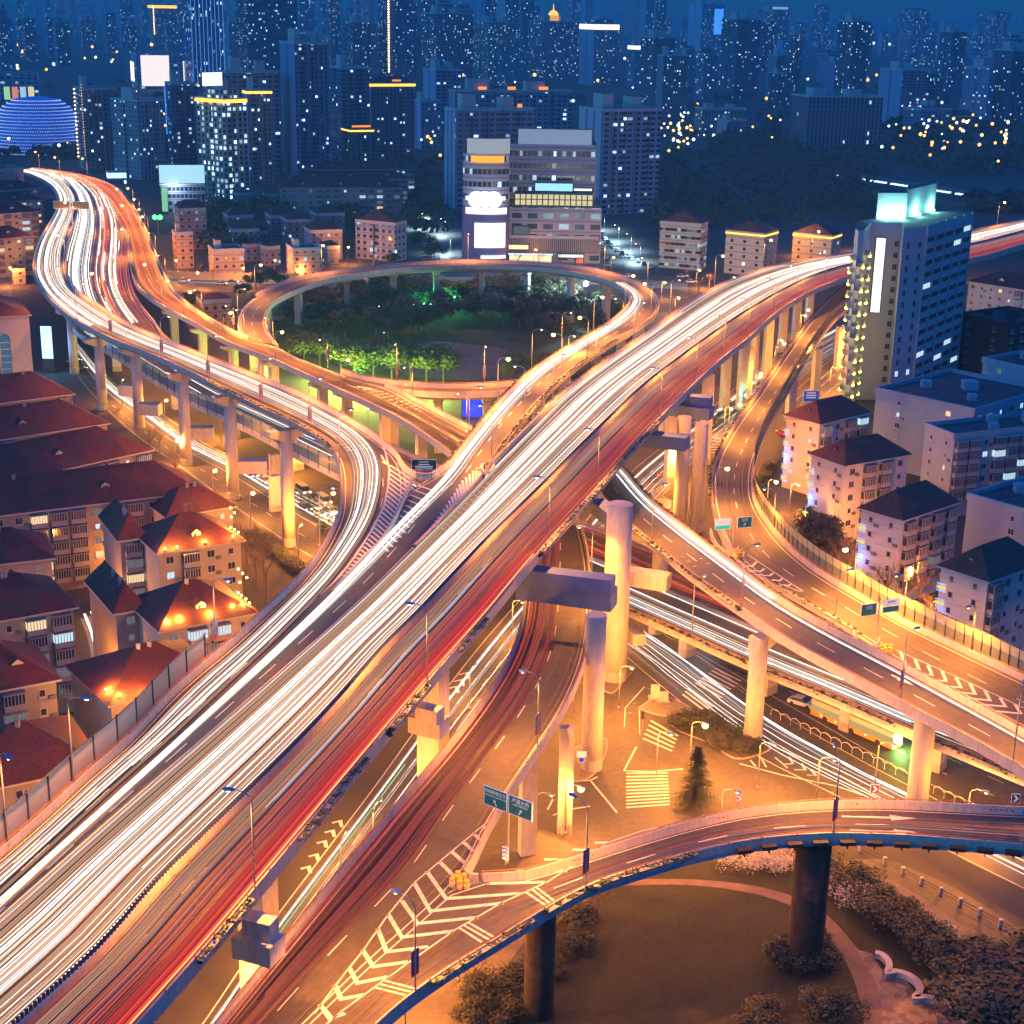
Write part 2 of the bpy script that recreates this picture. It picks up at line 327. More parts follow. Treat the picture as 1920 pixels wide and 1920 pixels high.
while m<tot:
    i=AR.idx(m); j=int(min(i,AR.n-1)); c=AR.P(i,0,.85); o=Vector(AR.o[j]); f=Vector((-o.y,o.x,0)); 
    a=(f*.1+o*.14); k=Vector((0,0,.6)); mf.quad(c-a,c+a,c+a+k,c-a+k); m+=.55
mf.build('glare_screen',mat('fin_blue',(.05,.07,.14),.5),A.t,kind='stuff')
def rbmarks(rb,t,**k): mb=MB(); [marks(mb,rb,x[0],*x[1:],**k) for x in t]; mb.build('lane_marking',paint,rb.t)
DS=(5,7)
for rb,ts in ((AR,(.27,.52,.77)),(AW,(.25,.5,.75))):
    rb.t=A.t; rbmarks(rb,[(t,DS) for t in ts]+[(.045,None),(.955,None)])
rbmarks(B,[(.05,None),(.95,None),(.34,DS),(.66,DS)]); rbmarks(C,[(.06,None),(.94,None),(.5,DS)])
rbmarks(E,[(.03,None),(.47,None),(.53,None),(.97,None),(.18,DS),(.33,DS),(.68,DS),(.83,DS)])
rbmarks(Dr,[(.07,None),(.93,None),(.5,DS)]); rbmarks(Fr,[(.08,None),(.92,None)]); rbmarks(LP,[(.06,None),(.94,None),(.5,DS)])
rbmarks(G,[(.06,None),(.94,None),(.5,(4,6))]); rbmarks(I,[(.07,None),(.93,None),(.55,(4,6))]); rbmarks(L,[(.05,None),(.95,None),(.5,(4,6))])
rbmarks(M,[(.05,None),(.95,None)]); rbmarks(M,[(.5,(4,6))],i1=near_edge(M.R,1010,1722))
# E carries a median with a dark fence, and a noise screen on its near side west of the junction
rows=[]; mb=MB(); mf=MB()
e0=near_edge(E.L,110,550)
for i in range(e0,E.n):
    p=E.P(i,.5); o=Vector(E.o[min(i,E.n-1)]); u=Vector((0,0,1)); rows.append([p-o*.3+u*.01,p-o*.2+u*.8,p+o*.2+u*.8,p+o*.3+u*.01])
strip(mb,rows); mb.build('median_barrier',conc,E.t)
m=E.len[e0]
while m<E.len[-1]:
    i=E.idx(m); j=int(min(i,E.n-1)); c=E.P(i,.5,.8); o=Vector(E.o[j]); f=Vector((-o.y,o.x,0)); a=f*.25+o*.2; k=Vector((0,0,.8)); mf.quad(c-a,c+a,c+a+k,c-a+k); m+=1.1
mf.build('glare_screen',mat('fin_brown',(.09,.05,.04),.6),E.t,kind='stuff')
screen_glass=mat('screen_panel',(.16,.20,.16),.25,spec=.6); screen_top=mat('screen_top',(.38,.42,.30),.5)
def screen(t,E_,O_,i0,i1,h=3.,h2=1.2,off=.45,bay=2,glass=screen_glass,topm=screen_top,frame=darkmetal,postname='screen_post'):
    a=MB();b=MB();c=MB()
    for i in range(i0,i1,bay):
        p,q=Vector(E_[i])+Vector(O_[i])*off,Vector(E_[min(i+bay,i1)])+Vector(O_[min(i+bay,i1)])*off; u=Vector((0,0,1))
        s=(q-p)*.04
        a.quad(p+s+u*1.05,q-s+u*1.05,q-s+u*(1.05+h-h2),p+s+u*(1.05+h-h2)); b.quad(p+s+u*(1.1+h-h2),q-s+u*(1.1+h-h2),q-s+u*(1.05+h)-Vector(O_[i])*.25,p+s+u*(1.05+h)-Vector(O_[i])*.25)
        c.box(p.x-.09,p.x+.09,p.y-.09,p.y+.09,p.z+.2,p.z+1.1+h)
    pts=[Vector(E_[i])+Vector(O_[i])*(off-.25)+Vector((0,0,1.1+h)) for i in range(i0,i1+1,bay)]
    if len(pts)>1: c.tube(pts,.08,4)
    a.build('clear_panel',glass,t); b.build('upper_panel',topm,t); c.build('screen_frame',frame,t)
tN=thing('noise_barrier',tuple(at(450,820,10)),'blue tinted noise barrier on the near kerb of the low cross highway','noise barrier')
screen(tN,E.L,-E.o,near_edge(E.L,200,660),near_edge(E.L,640,898),3.2,1.,glass=mat('blue_panel',(.05,.16,.30),.3))
tN=thing('noise_barrier',tuple(at(1600,1118,16)),'pale green noise barrier along the outer kerb of the orange curved ramp','noise barrier')
screen(tN,I.R,I.o,near_edge(I.R,1412,930),I.n-1,3.6,1.7,bay=1)
tN=thing('noise_barrier',tuple(at(1500,690,16)),'grey noise barrier on the upper stretch of the orange curved ramp','noise barrier')
screen(tN,I.R,I.o,near_edge(I.R,1600,570),near_edge(I.R,1411,885),3.2,1.3,bay=1,glass=mat('grey_panel',(.14,.15,.2),.25),topm=mat('grey_top',(.30,.32,.34),.4))
tN=thing('noise_barrier',tuple(at(240,1400,29)),'clear noise barrier on the left kerb of the widest flyover above the roofs','noise barrier')
screen(tN,B.L,-B.o,near_edge(B.L,395,1247),B.n-1,3.4,.3,bay=2,glass=mat('clear_acrylic',(.30,.24,.24),.15,spec=.6),topm=conc)
# ---- painted shapes lying on decks
def line(mb,pts,z,w,dz=.014):
    P=[at(x,y,z)+Vector((0,0,dz)) for x,y in pts]
    rows=[]
    for i,p in enumerate(P):
        d1=(P[min(i+1,len(P)-1)]-P[max(i-1,0)]).normalized(); o=Vector((d1.y,-d1.x,0))*(w/2)
        if 0<i<len(P)-1:
            a=(P[i]-P[i-1]).normalized(); b=(P[i+1]-P[i]).normalized(); c=max(.35,math.sqrt(max(0,(1+a.dot(b))/2))); o=o/c
        rows.append([p-o,p+o])
    strip(mb,rows)
def hatch(mb,P1,P2,n,w,z):
    a=resample([(*p,0) for p in P1],n); b=resample([(*p,0) for p in P2],n)
    for i in range(n): line(mb,[(a[i][0],a[i][1]),(b[i][0],b[i][1])],z,w)
def cr(o,s,pts): return [(o[0]+x/s,o[1]+y/s) for x,y in pts]
mb=MB()
hatch(mb,[(731,872),(729,905),(722,945),(700,995),(668,1045),(640,1085)],[(770,898),(756,935),(738,975),(712,1017),(680,1048),(648,1088)],30,.45,ZJ)
line(mb,[(705,815),(722,845),(730,880),(728,910),(720,948),(700,990),(668,1040),(636,1082),(600,1115)],ZJ,.3)
hatch(mb,[(778,908),(764,938),(742,985),(716,1022)],[(818,922),(792,956),(758,1002),(728,1034)],13,.45,ZJ)
hatch(mb,[(918,864),(891,879),(866,902),(841,941),(810,985),(784,1020)],[(905,888),(896,902),(875,925),(848,958),(814,992),(790,1018)],24,.45,ZJ)
hatch(mb,[(912,905),(884,932),(856,962),(828,990)],[(925,912),(900,936),(872,966),(836,996)],12,.45,ZJ)
mb.build('hatched_marking',paint,A.t)
mb=MB(); T2=lambda *p: cr((640,1400),3,p)
for v in (((480,700),(590,855),(1020,825)),((410,765),(500,925),(910,880)),((340,865),(430,995),(770,960)),((265,945),(340,1072),(630,1038)),((205,1025),(255,1155),(490,1125)),((120,1145),(180,1238),(375,1210)),((45,1245),(90,1330),(260,1295)),((-35,1345),(0,1420),(130,1395)),((-120,1450),(-60,1530),(20,1500)),((550,645),(640,735)),((620,590),(700,660)),((690,540),(745,590)),((750,495),(790,530)),((805,450),(830,475)),((835,770),(1150,762)),((990,700),(1270,700)),((1140,635),(1350,633)),((1300,580),(1430,582)),((1425,540),(1500,540))):
    line(mb,T2(*v),18,.5)
line(mb,T2((880,375),(620,590),(410,765),(260,950),(120,1150),(0,1300),(-150,1500)),18,.18); line(mb,T2((2100,400),(1700,470),(1500,540),(1350,640),(1160,760),(900,880),(640,1030),(370,1220),(150,1380),(0,1490),(-130,1600)),18,.18)
for v in (((1040,820),(1145,890)),((1070,800),(1170,880)),((1095,790),(1200,870)),((665,1020),(790,1100)),((690,1005),(830,1085)),((715,990),(855,1070)),((190,1355),(410,1410)),((215,1335),(430,1390)),((240,1315),(450,1370))): line(mb,T2(*v),18,.3)
mb.build('chevron_marking',paint,M.t)
mb=MB(); c5=lambda *p: cr((1560,1200),5.333,p)
for v in (((680,110),(730,235),(490,215)),((830,190),(870,295),(590,270)),((960,250),(1000,350),(720,325)),((1100,310),(1140,410),(870,390)),((1240,375),(1290,475),(1010,450)),((1380,435),(1430,540),(1180,515)),((1530,505),(1580,605),(1310,575)),((1680,580),(1735,665),(1480,645)),((1830,640),(1885,735),(1640,712))): line(mb,c5(*v),16,.5)
line(mb,c5((640,100),(1250,370),(1920,680)),16,.18); line(mb,c5((480,215),(1250,560),(1920,890)),16,.18)
c2=lambda *p: cr((1160,1040),4.8,p)
for v in (((1240,65),(1200,105),(1080,95)),((1310,125),(1280,150),(1150,140)),((1390,165),(1360,190),(1240,180)),((1470,215),(1450,235),(1330,220)),((1550,265),(1530,280),(1430,265))): line(mb,c2(*v),16,.45)
line(mb,c2((1160,0),(1660,330)),16,.18); line(mb,c2((1050,95),(1350,225),(1640,335)),16,.18)
mb.build('chevron_marking',paint,I.t)
mb=MB(); c6=lambda *p: cr((620,660),4.8,p)
hatch(mb,c6((240,310),(430,400),(640,490),(900,570),(1080,640)),c6((370,330),(520,370),(720,460),(960,560),(1100,640)),16,.45,16.6)
mb.build('hatched_marking',paint,Dr.t)
# arrows
def arrow(rb,m,t,L_=6,fw=1,w=.22):
    i=rb.idx(m); c=rb.P(i,t,.016); o=Vector(rb.o[int(i)]); f=Vector((-o.y,o.x,0))*fw
    nx=rb.P(i+1,t)-rb.P(i,t)
    if nx.dot(f)*fw<0: f=-f
    mb=MB(); a=c-f*L_/2; b=c+f*L_*.15; e=c+f*L_/2; mb.quad(a-o*w/2,a+o*w/2,b+o*w/2,b-o*w/2); mb.poly([b-o*.65,b+o*.65,e]); mb.build('lane_arrow',paint,rb.t)
def nl(rb,x,y): return rb.len[rb.near(x,y)]
arrow(M,nl(M,1645,1545),.28,9,-1,.4); arrow(M,nl(M,1660,1545),.72,8,-1,.4)
arrow(C,nl(C,945,800),.6,7,1,.3); arrow(C,nl(C,1000,740),.6,7,1,.3); arrow(Dr,nl(Dr,840,830),.35,7,1,.3); arrow(G,nl(G,1640,1290),.72,8,1,.4); arrow(B,nl(B,700,860),.78,7,1,.35)
# low dividers between merging roads
def divider(t,pts,h=.8,w=.5,z=ZJ,name='divider'):
    P=smooth([at(x,y,z) for x,y in pts],1.5); mb=MB(); rows=[]
    for i,p in enumerate(P):
        d=(P[min(i+1,len(P)-1)]-P[max(i-1,0)]).normalized(); o=Vector((d.y,-d.x,0)); u=Vector((0,0,1)); rows.append([p-o*w/2,p-o*w*.3+u*h,p+o*w*.3+u*h,p+o*w/2])
    strip(mb,rows); return mb.build(name,conc,t)
divider(A.t,[(774,902),(757,938),(735,985),(712,1022),(680,1053),(640,1097),(624,1115)])
divider(A.t,[(903,895),(875,930),(845,958),(812,994),(777,1030)])
divider(A.t,[(748,868),(757,880),(767,890),(783,897),(805,898),(822,890)],1.1,.6,name='nose_wall')
divider(A.t,[(905,880),(904,890),(910,896),(920,893),(926,882)],1.2,.6,name='nose_wall')
divider(M.t,[(888,1617),(876,1632),(873,1645),(882,1653),(897,1655)],1.1,.6,z=18,name='nose_wall')
divider(I.t,[(1332,1000),(1340,1022),(1358,1040),(1377,1043),(1384,1034)],1.0,.5,z=16,name='nose_wall')
divider(I.t,[(1600,1192),(1605,1210),(1625,1222),(1642,1218),(1648,1206)],1.0,.5,z=16.5,name='nose_wall')
# ---- planter hedges along kerbs
def hedge(t,E_,O_,i0,i1,off=.7,w=.55,h=1.25,step=.35):
    mb=MB(); r=random.Random(3); pts=smooth([Vector(E_[i])+Vector(O_[i])*off for i in range(i0,i1+1,3)]+[Vector(E_[i1])+Vector(O_[i1])*off],step) if i1-i0>=3 else []
    for p in pts:
        for k in range(3):
            c=p+Vector((r.uniform(-w/2,w/2),r.uniform(-w/2,w/2),r.uniform(.45,1)*h)); s=r.uniform(.16,.34); a=r.uniform(0,3.14); M_=Matrix.Translation(c)@Matrix.Rotation(a,4,'Z')@Matrix.Rotation(r.uniform(-1,1),4,'X')
            q=[M_@Vector(v) for v in ((-s,-s*.6,0),(s,-s*.6,0),(s*.8,s*.6,0),(-s*.8,s*.6,0))]; mb.quad(*q)
    mb.build('planter_hedge',hedgem,t)
    mb=MB(); rows=[]
    for i in range(i0,i1+1):
        p=Vector(E_[i])+Vector(O_[i])*off; o=Vector(O_[i])*.32; u=Vector((0,0,1)); rows.append([p-o+u*.4,p-o+u*.95,p+o+u*.95,p+o+u*.4])
    strip(mb,rows); mb.build('planter_box',conc2,t)
ie=near_edge
hedge(A.t,A.R,A.o,ie(A.R,1003,1050),ie(A.R,1230,797)) if ie(A.R,1003,1050)<ie(A.R,1230,797) else hedge(A.t,A.R,A.o,ie(A.R,1230,797),ie(A.R,1003,1050))
def hg(rb,side,a,b,**k):
    E_=rb.L if side=='L' else rb.R; O_=-rb.o if side=='L' else rb.o; i,j=sorted((ie(E_,*a),ie(E_,*b))); hedge(rb.t,E_,O_,i,j,**k)
hg(A,'R',(673,1440),(560,1575)); hg(A,'R',(467,1690),(360,1815)); hg(A,'R',(793,1297),(720,1385)); hg(A,'R',(907,1167),(850,1230))
hg(A,'L',(915,886),(1200,640)); hg(C,'R',(845,876),(1120,625)) ; hg(C,'L',(935,850),(1150,640))
hg(G,'L',(1175,985),(1390,1148)); hg(G,'R',(1150,870),(1560,1188)); hg(E,'L',(1168,1144),(1402,1249)); hg(E,'L',(1430,1262),(1691,1371)); hg(E,'L',(1738,1390),(1920,1466))
hg(B,'L',(393,720),(630,850)); hg(I,'L',(1600,530),(1340,940)); hg(I,'L',(1440,1090),(1620,1196)); hg(M,'R',(1300,1608),(1010,1722)); hg(M,'R',(1000,1728),(790,1862))
# bracket planters on the outer face of the lower right ramp
bp=MB()
m0,m1=sorted((nl(M,1330,1590),nl(M,1960,1560))); m=m0
while m<m1:
    i=M.idx(m); j=int(i); o=Vector(M.o[j]); f=Vector((-o.y,o.x,0)); c=M.P(i,1)+o*.95
    mm=Matrix((( f.x,o.x,0,c.x),(f.y,o.y,0,c.y),(0,0,1,c.z),(0,0,0,1))); bp.box(-.9,.9,-.4,.4,-.1,.35,mm); bp.box(-.06,.06,-.4,.3,-.55,-.1,mm); m+=3.4
bp.build('bracket_planter',darkmetal,M.t)
# ================================================================== piers
def pier(rb,px,py,zt,r=1.2,shape='round',cap=None,rz=0,wd=None,m=conc):
    g=at(px,py,0); mb=MB()
    if shape=='round': mb.cyl(g.x,g.y,-1,zt,r*1.04,24,r)
    else:
        M_=Matrix.Translation(g)@Matrix.Rotation(rz,4,'Z'); mb.box(-r,r,-(wd or r*.7),(wd or r*.7),-1,zt,M_)
    if cap:
        M_=Matrix.Translation(g)@Matrix.Rotation(cap[2] if len(cap)>2 else rz,4,'Z'); L_,h=cap[0],cap[1]; w=max(1.1,r*.8)
        sh=cap[3] if len(cap)>3 else 0; zt2=zt+.04; P=[(-L_+sh,-w,zt2),(L_+sh,-w,zt2),(L_+sh,-w,zt-h*.45),(r,-w,zt-h),(-r,-w,zt-h),(-L_+sh,-w,zt-h*.45)]
        Q=[(x,w,z) for x,y,z in P]; P=[M_@Vector(p) for p in P]; Q=[M_@Vector(p) for p in Q]
        mb.poly(P); mb.poly(Q[::-1])
        for k in range(6): j=(k+1)%6; mb.quad(P[j],P[k],Q[k],Q[j])
    o=mb.build('pier',m,rb.t); 
    if shape=='round':
        for q in o.data.polygons: q.use_smooth=len(q.vertices)==4 and abs(q.normal.z)<.3
    if rb is M: return g
    mb=MB()
    if shape=='round': mb.cyl(g.x,g.y,-1,1.9,r*1.04+.06,24)
    else: mb.box(-r-.05,r+.05,-(wd or r*.7)-.05,(wd or r*.7)+.05,-1,1.5,Matrix.Translation(g)@Matrix.Rotation(rz,4,'Z'))
    mb.build('pier_skirt',conc2,o)
    return g
for x,y,z in ((542,1023,25.5),(438,935,24.7),(350,872,23.7),(262,802,22),(193,768,20.5),(140,700,20)): pier(B,x,y,z,1.35,'round',cap=(4.2,2.2,.6))
pier(A,1150,1272,31.5,2.15,m=conc); pier(A,1108,1440,25,1.55)
for x,y,z in ((1305,995,24.6),(1273,995,26)): pier(A,x,y,z,1.5)
for x,y in ((1255,905),(1320,870),(1357,770),(1388,775),(1410,720),(1435,722),(1465,660),(1490,650),(1515,610)): pier(A,x,y,23.5,1.25,'sq',rz=.4)
pier(A,812,1545,26,1.7,'sq',rz=-.45,wd=1.5); pier(A,492,1925,26,1.7,'sq',rz=-.45,wd=1.5); pier(A,1245,840,26,1.4,'sq',rz=.4)

pier(M,1508,1800,16.2,2.1,m=mat('dark_brick_ivy',(.05,.035,.03),.9,noise=.6,nscale=1.2,bump=.4)); pier(M,1010,1900,16.2,1.7,m=mat('dark_brick_ivy')); 
pier(M,988,1600,16.2,1.1,'sq',rz=.3); pier(L,1058,1560,16.2,1.0,'sq')
for x,y in ((1570,695),(1527,745),(1480,790),(1400,740)): pier(I,x,y,14.4,1.2,'sq',rz=.5)
for x,y in ((516,915),(516,958)): pier(E,x,y,8.4,1.1,'sq',rz=.5)
def pu(rb,px,py,t=.5,r=1.2,dz=1.6,**k):
    i=rb.near(px,py); c=rb.P(i,t); x,y,_=proj((c.x,c.y,0)); o=rb.o[i]; rz=math.atan2(o[1],o[0]); pier(rb,x,y,c.z-dz,r,k.pop('shape','sq'),rz=rz,**k)
for x,y,t in ((205,745,.1),(290,835,.1),(380,890,.1)): pass
pier(G,1411,1388,17.75,1.4,cap=(3.,2.1,.76,1.7)); pu(I,1425,985,t=.5,r=1.5,dz=1.6,shape='round',cap=(2.6,1.4)); pu(I,1375,900,t=.5,r=1.4,dz=1.6,shape='round',cap=(2.6,1.4)); pu(I,1550,1115,t=.5,r=1.4,dz=1.6,shape='round',cap=(2.6,1.4)); pu(G,1725,1315,t=.68,r=1.5,dz=1.7,shape='round',cap=(3.4,1.8)); pu(G,1235,990,t=.6,r=1.4,dz=1.7,shape='round',cap=(3,1.6))
for x,y in ((640,760),(705,790),(588,735),(500,690),(430,655),(370,620),(310,590),(770,822)): pu(Dr,x,y,r=1.2,dz=1.7,cap=(3.6,1.6))
for x,y in ((650,515),(740,503),(820,498),(900,497),(985,500),(1070,510),(1140,525),(1200,548),(1212,590),(1170,622),(1120,650),(1065,690),(1020,730)): pu(C,x,y,r=1.3,dz=1.7,cap=(2.6,1.3))
for x,y in ((906,735),(980,733),(820,733),(740,726),(1130,690)): pu(Fr,x,y,r=1.2,dz=1.5,cap=(2.2,1.2))
for x,y in ((480,600),(500,562),(560,535),(500,640)): pu(LP,x,y,r=1.2,dz=1.5)
for x,y in ((420,790),(540,848),(300,735),(1290,1150),(1450,1210),(1600,1270),(1760,1330),(900,960),(1080,1040),(140,560),(160,500),(170,440),(210,620)): pu(E,x,y,r=1.3,dz=1.5,cap=(7,1.9))
# crossbeams
def beam(rb,a,b,za,zb,h=2.6,w=1.6,m=conc,name='crossbeam',h2=None):
    a=at(*a,za); b=at(*b,zb); d=(b-a); d.z=0; d.normalize(); o=Vector((-d.y,d.x,0))*w
    mb=MB(); u=Vector((0,0,1)); h2=h2 or h
    P=[a-o,a+o,b+o,b-o]; Q=[a-o-u*h,a+o-u*h,b+o-u*h2,b-o-u*h2]
    mb.poly(P); mb.poly(Q[::-1])
    for k in range(4): j=(k+1)%4; mb.quad(P[k],Q[k],Q[j],P[j])
    return mb.build(name,m,rb.t)
cbl=mat('crossbeam_paint',(.11,.17,.38),.6,noise=.2,nscale=.4)
beam(A,(975,1062),(1150,1083),27.2,27.2,2.2,1.5,cbl); beam(A,(975,1082),(1152,1106),25.0,25.0,3.0,1.9,cbl)
beam(A,(1225,735),(1335,744),27,27,2,1.6,cbl); beam(A,(1200,748),(1335,764),25,25,2.6,1.9,cbl); beam(A,(1190,808),(1290,818),25.9,25.9,2.8,1.9,cbl)
beam(A,(1120,935),(1150,960),28,28,2.5,1.3,cbl); beam(G,(1150,1062),(1255,1078),19.,19.,2.6,1.5,conc)
phm=mat('pier_head',(.60,.56,.50),.8,noise=.3,nscale=.8,stretch=(1,1,.2),fine=4)
beam(A,(775,1336),(834,1350),25.5,25.5,2.2,1.35,phm); beam(A,(786,1320),(826,1330),27.4,27.4,1.9,.95,phm); beam(A,(448,1745),(520,1765),25.5,25.5,2.2,1.35,phm); beam(A,(462,1714),(514,1726),27.4,27.4,1.9,.95,phm)
beam(E,(1168,1160),(1200,1190),8.2,8.2,2,1.2)
for (x,y),(u,v) in (((225,720),(262,722)),((262,755),(300,757)),((350,800),(400,800)),((438,862),(500,862))): beam(E,(x,y),(u,v),9,9,3,1.6)
# ================================================================== streets on the ground
def gr(Lp,Rp): return Ribbon([(x,y,.02) for x,y in Lp],[(x,y,.02) for x,y in Rp])
street_m=mat('street_asphalt',(.075,.068,.06),.65,noise=.55,nscale=.1,fine=11,bump=.1)
pave_m=mat('pavement',(.17,.14,.11),.8,noise=.3,nscale=.8)
def street(key,name,Lp,Rp,dz=.03,m=street_m,ts=()):
    rb=gr(Lp,Rp); RB[key]=rb; mb=MB(); strip(mb,[[rb.P(i,0,dz),rb.P(i,1,dz)] for i in range(rb.n)]); rb.t=mb.build(name,m,kind='structure')
    if ts:
        mb=MB(); [marks(mb,rb,x[0],*x[1:],dz=dz+.012) for x in ts]; mb.build('road_marking',paint,kind='structure')
    return rb
# broad paved junction floor
JF=sheet('junction_floor',flat((560,1960),(700,1560),(880,1240),(1010,1080),(1130,900),(1260,760),(1420,690),(1640,560),(1700,620),(1560,780),(1440,880),(1400,960),(1300,1080),(1450,1230),(1600,1330),(1760,1420),(2000,1560),(2000,1660),(1700,1560),(1500,1545),(1250,1600),(1080,1700),(900,1960)),.015,street_m)
ds=(3,5)
SA=street('SA','north_south_street',[(1560,612),(1440,680),(1300,790),(1165,900),(1060,1020),(985,1110),(890,1220),(790,1350),(700,1475),(590,1620),(485,1760),(370,1930),(280,2040)],[(1640,620),(1530,690),(1400,790),(1265,900),(1165,1010),(1080,1110),(1000,1220),(900,1350),(805,1475),(700,1620),(600,1760),(490,1920),(400,2040)],.03,ts=[(.03,None),(.97,None),(.2,ds),(.4,ds),(.6,ds),(.8,ds)])
SB=street('SB','turning_street',[(1185,1150),(1300,1220),(1430,1312),(1560,1392),(1700,1468),(1920,1575),(2000,1610)],[(1150,1215),(1250,1300),(1390,1405),(1540,1482),(1680,1550),(1880,1650),(1980,1700)],.045,ts=[(.04,None),(.96,None)])
SC=street('SC','bus_street',[(1300,1150),(1470,1235),(1600,1300),(1750,1372),(1900,1440),(2000,1490)],[(1260,1200),(1430,1300),(1560,1375),(1700,1455),(1850,1525),(1990,1590)],.06,ts=[(.08,None),(.95,None),(.36,ds),(.66,ds)])
SD=street('SD','west_street',[(150,640),(230,730),(300,772),(400,838),(500,880),(640,952),(760,1010)],[(130,690),(190,760),(250,815),(340,880),(440,955),(560,1035),(680,1100)],.03,ts=[(.04,None),(.96,None),(.25,ds),(.5,None),(.75,ds)])
SE=street('SE','east_street',[(1480,740),(1560,668),(1640,610),(1750,560)],[(1540,800),(1610,735),(1690,670),(1800,600)],.03,ts=[(.04,None),(.96,None),(.35,ds),(.65,ds)])
SF=street('SF','park_street',[(300,505),(420,510),(560,512),(700,512),(900,512),(1100,512),(1290,520)],[(290,545),(420,548),(560,546),(700,545),(900,545),(1100,548),(1290,560)],.03,ts=[(.05,None),(.95,None),(.5,None)])
SG=street('SG','side_street',[(790,380),(812,420),(822,460),(826,505)],[(840,380),(862,420),(872,460),(878,505)],.045)
SH=street('SH','side_street',[(1120,440),(1150,460),(1165,480),(1172,512)],[(1165,440),(1195,462),(1212,485),(1222,515)],.045)
SI=street('SI','lower_right_street',[(1540,1600),(1680,1650),(1820,1740),(1960,1850),(2100,1960)],[(1500,1620),(1600,1690),(1740,1790),(1880,1910),(1960,1990)],.04,pave_m)
SJ=street('SJ','service_lane',[(1660,1610),(1760,1650),(1880,1720),(2000,1800)],[(1600,1612),(1740,1690),(1860,1780),(1990,1890)],.05)
SK=street('SK','service_street',[(20,560),(30,510),(60,470)],[(-60,560),(-20,505),(20,460)],.03,pave_m)
SL=street('SL','service_street',[(700,1960),(860,1750),(960,1640),(1010,1560)],[(900,1960),(960,1800),(1040,1700),(1110,1600)],.04,pave_m)
SM=street('SM','curved_service_road',[(1500,800),(1480,850),(1440,905),(1420,960)],[(1545,790),(1530,850),(1500,905),(1465,985),(1480,1010)],.045)
SN=street('SN','alley',[(150,1160),(165,1200),(172,1260),(165,1330),(160,1400)],[(185,1150),(205,1210),(205,1260),(195,1330),(190,1400)],.03,pave_m)
# crossings
mb=MB()
def bars(a0,a1,b0,b1,n,w=.42,z=.08):
    for i in range(n):
        f=i/(n-1); line(mb,[(a0[0]+(a1[0]-a0[0])*f,a0[1]+(a1[1]-a0[1])*f),(b0[0]+(b1[0]-b0[0])*f,b0[1]+(b1[1]-b0[1])*f)],z,w,0)
bars((1174,1450),(1174,1514),(1252,1449),(1256,1508),11)
bars((1352,1243),(1304,1280),(1402,1267),(1352,1308),9); bars((1220,1351),(1205,1384),(1271,1380),(1260,1408),5); bars((1290,1290),(1280,1302),(1336,1325),(1322,1333),3)
bars((1227,936),(1232,967),(1260,935),(1258,950),8,.4); bars((1335,820),(1322,850),(1355,824),(1342,848),6,.4)
for v in (((565,100),(620,95),(600,60)),((630,130),(690,130),(670,95)),((700,160),(750,160),(720,130)),((440,60),(470,115)),((380,75),(410,110)),((520,60),(590,120)),((320,95),(560,160),(860,220),(1010,270)),((520,0),(700,80),(900,170),(1080,270))): line(mb,cr((1280,1400),3,v),.08,.25,0)
for v in (((1405,195),(1550,370)),((1590,135),(1660,0)),((1590,135),(1750,140),(1920,125)),((1190,385),(1300,350),(1400,335)),((1220,220),(1265,145)),((1160,355),(1190,295)),((1440,170),(1400,190),(1290,195))): line(mb,T2(*v),.08,.28,0)
for x,y in ((575,1628),(590,1605),(605,1580),(620,1560),(634,1542),(852,1290),(862,1277),(872,1264)): line(mb,[(x-11,y+1),(x+4,y-3),(x+7,y+9)],.08,.45,0)
for v in (((50,1550),(60,1380),(230,1190),(380,1245)),((190,1620),(185,1400),(290,1310)),((130,1340),(150,1340)),((90,1420),(115,1425))): line(mb,c2(*v),.08,.12,0)
mb.build('street_marking',paint,kind='structure')
# kerbed islands
kerb_m=mat('kerb_stone',(.34,.30,.26),.8,noise=.2); soil_m=mat('island_soil',(.09,.075,.04),.9,noise=.7,nscale=.5,fine=6)
def island(pts,m=soil_m,h=.14):
    P=[at(x,y,0) for x,y in pts]; c=sum(P,Vector((0,0,0)))/len(P); P=smooth(P+[P[0]],1.2)[:-1]
    mb=MB(); mb.prism([(p.x,p.y) for p in P],0,h); mb.build('kerb',kerb_m,kind='structure')
    mb=MB(); mb.poly([tuple(c+(p-c)*(1-.35/max((p-c).length,1)))[:2]+(h+.01,) for p in P]); mb.build('island_bed',m,kind='structure')
island([(1252,1355),(1300,1335),(1370,1368),(1435,1392),(1447,1404),(1420,1418),(1380,1424),(1330,1395),(1270,1370)])
island([(1062,1456),(1075,1405),(1135,1385),(1125,1440),(1095,1465),(1070,1466)],pave_m)
island([(1130,1295),(1140,1255),(1190,1250),(1175,1272),(1145,1302)],pave_m)
island([(1196,1328),(1240,1305),(1300,1332),(1290,1345),(1250,1345),(1218,1338)],pave_m)
island([(1390,770),(1450,735),(1500,700),(1540,645),(1500,650),(1430,710),(1390,750)]); island([(1330,790),(1375,740),(1385,765),(1355,800),(1342,800)]); island([(1405,945),(1440,900),(1452,870),(1440,860),(1412,905)])
island([(1240,930),(1270,905),(1290,920),(1262,940)])
